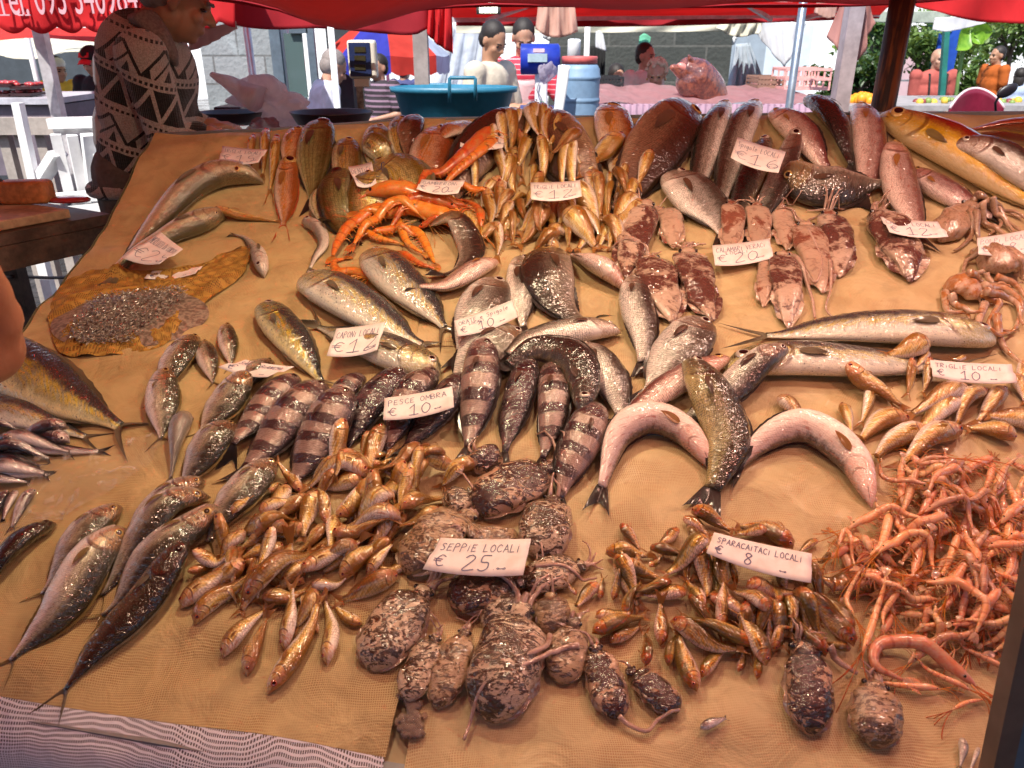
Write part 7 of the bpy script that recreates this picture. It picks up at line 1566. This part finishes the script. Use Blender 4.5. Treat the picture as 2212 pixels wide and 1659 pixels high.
# grouper head
gm = mollusc_mat('grouper_skin', (.30, .085, .045), (.09, .02, .015), 9, .4, .6); gr = thing('grouper', 'large reddish brown fish head standing upright with its mouth open', 'fish', at(1500, 192, 5.4))
mb = MB(); Pg = [at(1536, 225, 5.5), at(1526, 195, 5.46), at(1510, 172, 5.42), at(1490, 154, 5.4), at(1472, 143, 5.38)]; tube(mb, [Vector(x) for x in catmull([tuple(x) for x in Pg], 18)], list(np.interp(np.linspace(0, 1, 18), [0, .3, .7, 1], [.12, .125, .115, .06])), 18, sy=1.0)
ball(mb, at(1492, 178, 5.4), (.10, .10, .10), 14); remesh(mb.build('body', gm, gr), .01, 3)
mb = MB(); cap_(mb, at(1482, 150, 5.38), at(1453, 146, 5.34), .035, .022); cap_(mb, at(1480, 165, 5.38), at(1455, 150, 5.34), .045, .016); remesh(mb.build('lower_jaw', gm, gr), .008, 3)
mb = MB(); cap_(mb, at(1500, 150, 5.38), at(1488, 121, 5.34), .05, .012); cap_(mb, at(1510, 160, 5.38), at(1490, 125, 5.35), .05, .012); remesh(mb.build('upper_jaw', gm, gr), .008, 3)
mb = MB(); ball(mb, at(1476, 145, 5.345), (.045, .02, .022), 12, M=Matrix.Rotation(R(25), 3, 'Y')); mb.build('mouth_lining', plain('pink_mouth', (.62, .22, .18), .3, coat=1), gr)
mb = MB(); ball(mb, at(1506, 150, 5.33), .014, 10); mb.build('eye', EYE['gold'], gr)
# crates
def crate(x0, x1, y0, y1, Y, mat, label, dep=.3, rz=0, slots=7):
    a, b = at(x0, y0, Y), at(x1, y1, Y); r_ = thing('crate', label, 'crate', ((a.x+b.x)/2, Y, b.z)); mb = MB(); w, h = b.x-a.x, a.z-b.z
    for sy in (0, dep):
        for i in range(slots+1): box(mb, (a.x+w*i/slots, Y+sy, (a.z+b.z)/2), (.012, .01, h*.96))
        for z in (a.z, b.z, (a.z+b.z)/2): box(mb, ((a.x+b.x)/2, Y+sy-.003, z), (w+.01, .012, .018))
    for sx in (a.x, b.x):
        for z in (a.z-.003, b.z+.003, (a.z+b.z)/2+.003): box(mb, (sx, Y+dep/2, z), (.011, dep, .016))
    box(mb, ((a.x+b.x)/2, Y+dep/2, b.z+.006), (w*.98, dep*.97, .008)); mb.build('frame', mat, r_, smooth=False); return r_
crate(1700, 1790, 150, 192, 5.7, plain('pink_crate', (.72, .36, .33), .5), 'pink plastic crate on the counter next to the aluminium post')
crate(1640, 1690, 168, 188, 5.9, plain('brown_crate', (.25, .14, .10), .7), 'small brown crate on the counter left of the pink one')
crate(1295, 1345, 168, 196, 6.4, plain('black_crate', (.02, .02, .022), .5), 'black crate in front of the dark haired person')
# left stall: counter with trays, trestle, white barrier
ct_ = thing('market_counter', 'grey counter of the far left stall with trays on it', 'counter', at(60, 260, 6.0)); a, b = at(-120, 212, 6.0), at(118, 212, 6.0); mb = MB(); box(mb, ((a.x+b.x)/2, 6.4, a.z-.02), (b.x-a.x, .9, .04)); mb.build('top', plain('grey_top', (.45, .45, .50), .4), ct_, smooth=False)
mb = MB(); box(mb, ((a.x+b.x)/2, 6.35, a.z-.30), (b.x-a.x-.02, .7, .5)); mb.build('front', plain('mauve_front', (.16, .13, .16), .6), ct_, smooth=False)
for i, (x, y) in enumerate(((18, 205), (60, 203), (20, 184), (62, 188))):
    c = at(x, y, 6.2); r_ = thing('meat_tray', ['tray of red fish at the near left of the far left counter', 'tray of red fish at the near right of the far left counter', 'raised tray of dark red fish at the left edge', 'raised tray of dark red fish beside the thin white pole'][i], 'tray', c)
    mb = MB(); box(mb, c, (.16, .22, .02)); mb.build('tray', bw, r_, smooth=False); mb = MB()
    for _ in range(9): ball(mb, c+Vector((random.uniform(-.06, .06), random.uniform(-.08, .08), .02)), (.03, .02, .015), 8)
    mb.build('fish_pieces', plain('red_flesh', (.42, .04, .04), .3, coat=1), r_)
tr = thing('trestle_table', 'weathered grey trestle beam at the far left with legs below', 'trestle', at(50, 280, 5.0)); mb = MB(); bar(mb, at(-100, 272, 5.0), at(122, 272, 5.0), .06, .10); mb.build('beam', plain('weathered_wood', (.34, .30, .27), .8), tr, smooth=False)
for x in (8, 42, 88):
    mb = MB(); p_ = at(x, 280, 5.05); bar(mb, (p_.x, 5.05, p_.z), (p_.x, 5.05, 0), .06); mb.build('leg', plain('weathered_wood', (.34, .30, .27), .8), tr, smooth=False)
wf = thing('white_barrier', 'white painted wooden frame with diagonal braces left of the person in the sweater', 'barrier', at(170, 300, 4.2))
mb = MB(); bar(mb, at(113, 266, 4.2), at(240, 262, 4.2), .10, .05); bar(mb, at(118, 280, 4.2), at(240, 280, 4.2), .035, .05); mb.build('top_rail', WHITEP, wf, smooth=False)
for i, (p_, q_, w_) in enumerate((((38, 222), (78, 410), .05), ((120, 290), (150, 418), .05), ((155, 292), (185, 440), .05), ((126, 330), (72, 415), .10), ((198, 290), (215, 440), .10), ((238, 270), (246, 440), .08))):
    mb = MB(); bar(mb, at(*p_, 4.15), at(*q_, 4.15+.02*i), w_, .04); mb.build('slat', WHITEP, wf, smooth=False)
mb = MB(); bar(mb, at(-40, 400, 4.2), at(75, 408, 4.2), .06, .05); bar(mb, at(70, 432, 4.1), at(240, 420, 4.1), .05, .05); bar(mb, at(150, 455, 4.1), at(240, 445, 4.1), .05, .05); mb.build('lower_rail', WHITEP, wf, smooth=False)
mb = MB(); a = at(172, 460, 4.1); bar(mb, (a.x, 4.12, a.z+.05), (a.x, 4.12, 0), .05); a = at(238, 460, 4.1); bar(mb, (a.x, 4.12, a.z+.3), (a.x, 4.12, 0), .05); a = at(60, 460, 4.1); bar(mb, (a.x, 4.12, a.z+.1), (a.x, 4.12, 0), .05); mb.build('leg', WHITEP, wf, smooth=False)
wall('shade_panel', -160, 240, 282, 7.0, plain('shade_panel', (.03, .035, .045), .8), 'dark panel painted as the shade under the far left counters', cat='dark panel', depth=.2, ybot=470)  # dark sheet put in where only shade lies under the counters
for x0, x1, y0, y1, c_, l_ in ((20, 45, 330, 400, (.02, .10, .22), 'blue tub under the left counters'), (90, 118, 330, 385, (.03, .16, .30), 'bright blue tub behind the white braces'), (180, 200, 300, 340, (.04, .12, .2), 'blue bag behind the white frame')):
    mb = MB(); a, b = at(x0, y0, 6.4), at(x1, y1, 6.4); lathe(mb, ((a.x+b.x)/2, 6.4, b.z), [(.01, 0), ((b.x-a.x)*.4, 0), ((b.x-a.x)*.5, a.z-b.z), ((b.x-a.x)*.45, a.z-b.z), ((b.x-a.x)*.36, .02), (.01, .02)], 20); tag(mb.build('tub', plain('tub_'+l_[:4]+str(x0), c_, .5), loc=((a.x+b.x)/2, 6.4, b.z)), l_, 'tub')
# cutting table
ZT = at(120, 470, 2.3).z; wt = thing('work_table', 'dark wooden work table with a thick edge at the left', 'table', (-1.6, 2.3, 0)); WD = plain('wet_dark_wood', (.105, .065, .045), .5, sc=12, var=.3, bump=.4)
A_, B_ = at(-30, 512, 2.0), at(238, 462, 2.3); A_.z = B_.z = ZT = (A_.z+B_.z)/2; dv = (B_-A_).normalized(); nv = Vector((-dv.y, dv.x, 0)); mb = MB(); L0 = A_-dv*.5
for (o_a, o_b, z0, z1) in ((0, .62, -.03, 0),):
    V = [L0, B_, B_+nv*o_b, L0+nv*o_b]; mb.add([v+Vector((0, 0, z1)) for v in V]+[v+Vector((0, 0, z0)) for v in V], [(0, 1, 2, 3), (7, 6, 5, 4), (0, 4, 5, 1), (1, 5, 6, 2), (2, 6, 7, 3), (3, 7, 4, 0)])
mb.build('top', WD, wt, smooth=False); mb = MB(); bar(mb, L0+nv*.01+Vector((0, 0, -.064)), B_+nv*.01-dv*.01+Vector((0, 0, -.064)), .03, .065); mb.build('apron_board', WD, wt, smooth=False)
for s in (.05, .56):
    mb = MB(); p_ = B_-dv*.04+nv*s; bar(mb, (p_.x, p_.y, ZT-.03), (p_.x, p_.y, 0), .055); mb.build('leg', WD, wt, smooth=False)
mb = MB(); V = [A_-dv*.4+nv*.03, B_-dv*.10+nv*.03, B_-dv*.12+nv*.28, A_-dv*.4+nv*.28]; mb.add([v+Vector((0, 0, .028)) for v in V]+[v+Vector((0, 0, .002)) for v in V], [(0, 1, 2, 3), (7, 6, 5, 4), (0, 4, 5, 1), (1, 5, 6, 2), (2, 6, 7, 3), (3, 7, 4, 0)])
o = bev(mb.build('chopping_board', plain('worn_board', (.42, .28, .16), .6, sc=10, var=.25), loc=A_, smooth=False), .004); tag(o, 'pale worn chopping board lying on the dark work table', 'chopping board')
c = at(66, 452, 2.32); mb = MB(); box(mb, (c.x, c.y, ZT+.028+.033), (.14, .075, .066), rz=.12); o = mb.build('tuna_block', plain('orange_flesh', (.50, .20, .065), .5, sc=14, var=.25, bump=.5, bd=.006), loc=(c.x, c.y, ZT), smooth=True); bev(o, .016, 4); tag(o, 'thick orange brown block of fish on the chopping board', 'fish block')
c = at(150, 447, 2.34); mb = MB(); lathe(mb, (c.x, c.y, ZT+.029), [(.01, 0), (.05, 0), (.052, .006), (.045, .012), (.01, .014)], 20, sx=1.3, sy=.7); tag(mb.build('fish_slice', plain('red_flesh', (.42, .04, .04), .3, coat=1), loc=c), 'red slice of fish at the right end of the chopping board', 'fish slice')
c = at(2, 452, 2.3); mb = MB(); ball(mb, (c.x, c.y, ZT+.07), (.03, .03, .045), 12); tag(mb.build('dark_jar', DARKM, loc=c), 'dark rounded jar at the left end of the chopping board', 'jar')
mb = MB(); a, b = at(20, 598, 3.0), at(60, 600, 3.2); tube(mb, [Vector(x) for x in catmull([tuple(at(*p)) for p in ((-40, 604, 2.2), (40, 598, 2.6), (120, 600, 2.9), (230, 596, 3.1))], 16)], .006, 6); tag(mb.build('rope', DARKM, loc=a), 'dark cord strung low over the wet ground at the left', 'cord')

# ---------------------------------------------------------------- greenery and the fruit stall at the right
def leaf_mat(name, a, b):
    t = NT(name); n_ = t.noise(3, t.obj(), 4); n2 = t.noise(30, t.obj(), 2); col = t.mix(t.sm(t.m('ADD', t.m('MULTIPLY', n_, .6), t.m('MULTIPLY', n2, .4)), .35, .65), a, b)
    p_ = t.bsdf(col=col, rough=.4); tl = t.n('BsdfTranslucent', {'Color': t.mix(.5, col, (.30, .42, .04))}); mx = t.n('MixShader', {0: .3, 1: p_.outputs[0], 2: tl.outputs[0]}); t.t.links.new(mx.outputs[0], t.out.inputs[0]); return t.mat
LF1 = leaf_mat('dark_leaves', (.02, .05, .018), (.06, .12, .04)); LF2 = leaf_mat('sunlit_leaves', (.05, .11, .03), (.16, .24, .06)); BARK = plain('bark', (.10, .07, .05), .9)  # second leaf material carries sunshine in its lighter greens
def leaves(mb, c, r, n, size, cl=14):
    cs = [(Vector(c)+Vector((random.gauss(0, .45)*r[0], random.gauss(0, .45)*r[1], random.gauss(0, .45)*r[2]))) for _ in range(cl)]
    for _ in range(n):
        q = random.choice(cs)+Vector((random.gauss(0, .16)*r[0], random.gauss(0, .16)*r[1], random.gauss(0, .16)*r[2])); s = size*random.uniform(.6, 1.3)
        M_ = Matrix.Rotation(random.uniform(0, 6.28), 3, 'Z') @ Matrix.Rotation(random.uniform(-1.1, 1.1), 3, 'X') @ Matrix.Rotation(random.uniform(-.8, .8), 3, 'Y')
        mb.add([q+M_ @ Vector(v) for v in ((0, 0, 0), (s*.28, s*.4, s*.05), (0, s, 0), (-s*.28, s*.4, s*.05))], [(0, 1, 2, 3)])
def bush(px, py, Y, rx, rz, n, size, mat, label, name='bush', cl=16):
    c = at(px, py, Y); r_ = thing(name, label, 'tree' if name == 'tree' else 'bush', (c.x, c.y, 0)); mb = MB(); leaves(mb, c, (rx, rx*.7, rz), n, size, cl); mb.build('foliage', mat, r_, smooth=False); mb = MB()
    tube(mb, [(c.x, c.y, 0), (c.x+.05, c.y, c.z*.5), tuple(c)], [.07, .05, .03], 8)
    for k in range(5): tube(mb, [tuple(c-Vector((0, 0, rz*.6))), tuple(c+Vector((random.uniform(-1, 1)*rx*.6, random.uniform(-.4, .4)*rx, random.uniform(-.2, .6)*rz)))], [.03, .008], 6)
    mb.build('trunk', BARK, r_); return r_
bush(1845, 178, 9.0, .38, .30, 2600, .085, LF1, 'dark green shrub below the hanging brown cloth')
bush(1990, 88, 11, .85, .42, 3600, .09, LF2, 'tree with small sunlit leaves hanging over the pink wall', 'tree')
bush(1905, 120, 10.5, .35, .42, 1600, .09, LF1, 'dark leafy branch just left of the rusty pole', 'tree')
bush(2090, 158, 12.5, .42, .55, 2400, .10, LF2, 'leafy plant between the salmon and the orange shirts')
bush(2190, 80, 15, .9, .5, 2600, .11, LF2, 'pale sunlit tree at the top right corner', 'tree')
bl_ = thing('banana_plant', 'banana plant with broad bright leaves under the red awning', 'plant', at(2085, 120, 8)); bm = leaf_mat('banana_leaf', (.10, .26, .02), (.26, .46, .05))
for (p0_, p1_, w_) in (((2095, 66), (2066, 98), .10), ((2095, 70), (2140, 58), .09), ((2098, 72), (2120, 85), .06)):
    a, b = at(*p0_, 8), at(*p1_, 7.9); d_ = b-a; s_ = Vector((-d_.z, 0, d_.x)).normalized(); mb = MB(); grid(mb, lambda u, v, a=a, d_=d_, s_=s_, w_=w_: a+d_*u+s_*((v*2-1)*w_*math.sin(math.pi*min(1, u*.9+.08)))+Vector((0, -.05*(v*2-1)**2, -.04*u*u)), 10, 6); mb.build('leaf', bm, bl_)
mb = MB(); tube(mb, [Vector(x) for x in catmull([tuple(at(*p)) for p in ((2060, 250, 8), (2070, 170, 8), (2080, 110, 8), (2097, 66, 8))], 12)], .018, 8); mb.build('stem', plain('green_stem', (.12, .22, .06), .6), bl_)
fs = thing('fruit_stall', 'low fruit stall table at the right behind the slab', 'stall table', at(1950, 240, 6.5)); a, b = at(1790, 224, 6.5), at(2260, 224, 6.5); mb = MB(); box(mb, ((a.x+b.x)/2, 6.9, a.z-.02), (b.x-a.x, 1.2, .04)); mb.build('top', plain('stall_board', (.30, .28, .28), .6), fs, smooth=False)
mb = MB(); box(mb, ((a.x+b.x)/2, 6.35, a.z-.5), (b.x-a.x, .03, .9)); mb.build('skirt', plain('mauve_panel', (.40, .25, .33), .6), fs, smooth=False)
OR = plain('orange_fruit', (.80, .30, .015), .45, var=.08); G_ = 'oranges piled on the fruit stall'
for i in range(34):
    x = 1838+random.uniform(-4, 58); y = 219-random.uniform(0, 14)*(1-abs(x-1865)/45); c = at(x, y, 6.6+random.uniform(-.1, .25)); mb = MB(); ball(mb, c, .036, 12); tag(mb.build('orange', OR, loc=c), 'round orange in the pile between the posts', 'fruit', G_)
YL = [plain('yellow_fruit', (.62, .42, .05), .5), plain('green_fruit', (.18, .26, .06), .5), plain('dark_red_fruit', (.22, .04, .04), .5)]
for i in range(60):
    x = random.uniform(1975, 2200); c = at(x, 222-random.uniform(0, 7), 6.7+random.uniform(-.2, .3)); mb = MB(); k_ = random.randrange(3); ball(mb, c, random.uniform(.02, .034), 10); tag(mb.build('vegetable', YL[k_], loc=c), ['small yellow fruit on the stall right of the rusty pole', 'small green vegetable on the stall right of the rusty pole', 'small dark red fruit on the stall right of the rusty pole'][k_], 'fruit', 'produce on the fruit stall')
pan(2000, 214, 48, 7.2, .05, 'shallow metal pan of a hanging balance on the fruit stall', name='balance_pan', mat=plain('olive_metal', (.22, .20, .12), .4, .6))
# red chair back and dark mirror
ch = thing('red_chair', 'dark red rounded chair back with a white rim at the right', 'chair', at(2115, 240, 4.2)); c = at(2112, 232, 4.2); mb = MB(); grid(mb, lambda u, v: c+Vector((-.14+.28*u, .06*math.cos((u-.5)*3), -.1+(.185*math.sin(math.pi*(.08+.84*u))**.5)*v)), 20, 8); solid(mb.build('backrest', plain('dark_red_plastic', (.16, .01, .03), .35), ch), .012)
mb = MB(); tube(mb, [c+Vector((-.14+.28*u, .06*math.cos((u-.5)*3), -.1+.188*math.sin(math.pi*(.08+.84*u))**.5)) for u in np.linspace(0, 1, 24)], .007, 8); mb.build('rim', plain('pink_white_rim', (.7, .5, .55), .4), ch)
mb = MB(); box(mb, c+Vector((0, .18, -.14)), (.28, .30, .03)); mb.build('seat', plain('dark_red_plastic', (.16, .01, .03), .35), ch, smooth=False)
for x_ in (-.13, .13):
    for y_ in (.05, .3): mb = MB(); tube(mb, [c+Vector((x_, y_, -.14)), (c.x+x_*1.1, c.y+y_, 0)], .012, 8); mb.build('leg', STEEL, ch)
mr = thing('scooter_mirror', 'black oval scooter mirror above the red chair', 'mirror', at(2175, 210, 4.0)); mb = MB(); ball(mb, at(2176, 196, 4.0), (.052, .012, .028), 16, M=Matrix.Rotation(R(-28), 3, 'Y')); mb.build('mirror_head', plain('black_plastic', (.012, .008, .012), .4), mr)
mb = MB(); tube(mb, [at(2160, 205, 4.0), at(2150, 222, 4.02), at(2152, 270, 4.05)], .006, 8); mb.build('stem', plain('black_plastic', (.012, .008, .012), .4), mr)
wall('railing_panel', 1935, 2000, 172, 12, STEEL, 'grey railing in front of the pink wall', cat='railing', depth=.03, ybot=176)
for o in bpy.data.objects:
    if '_w' in o: del o['_w']
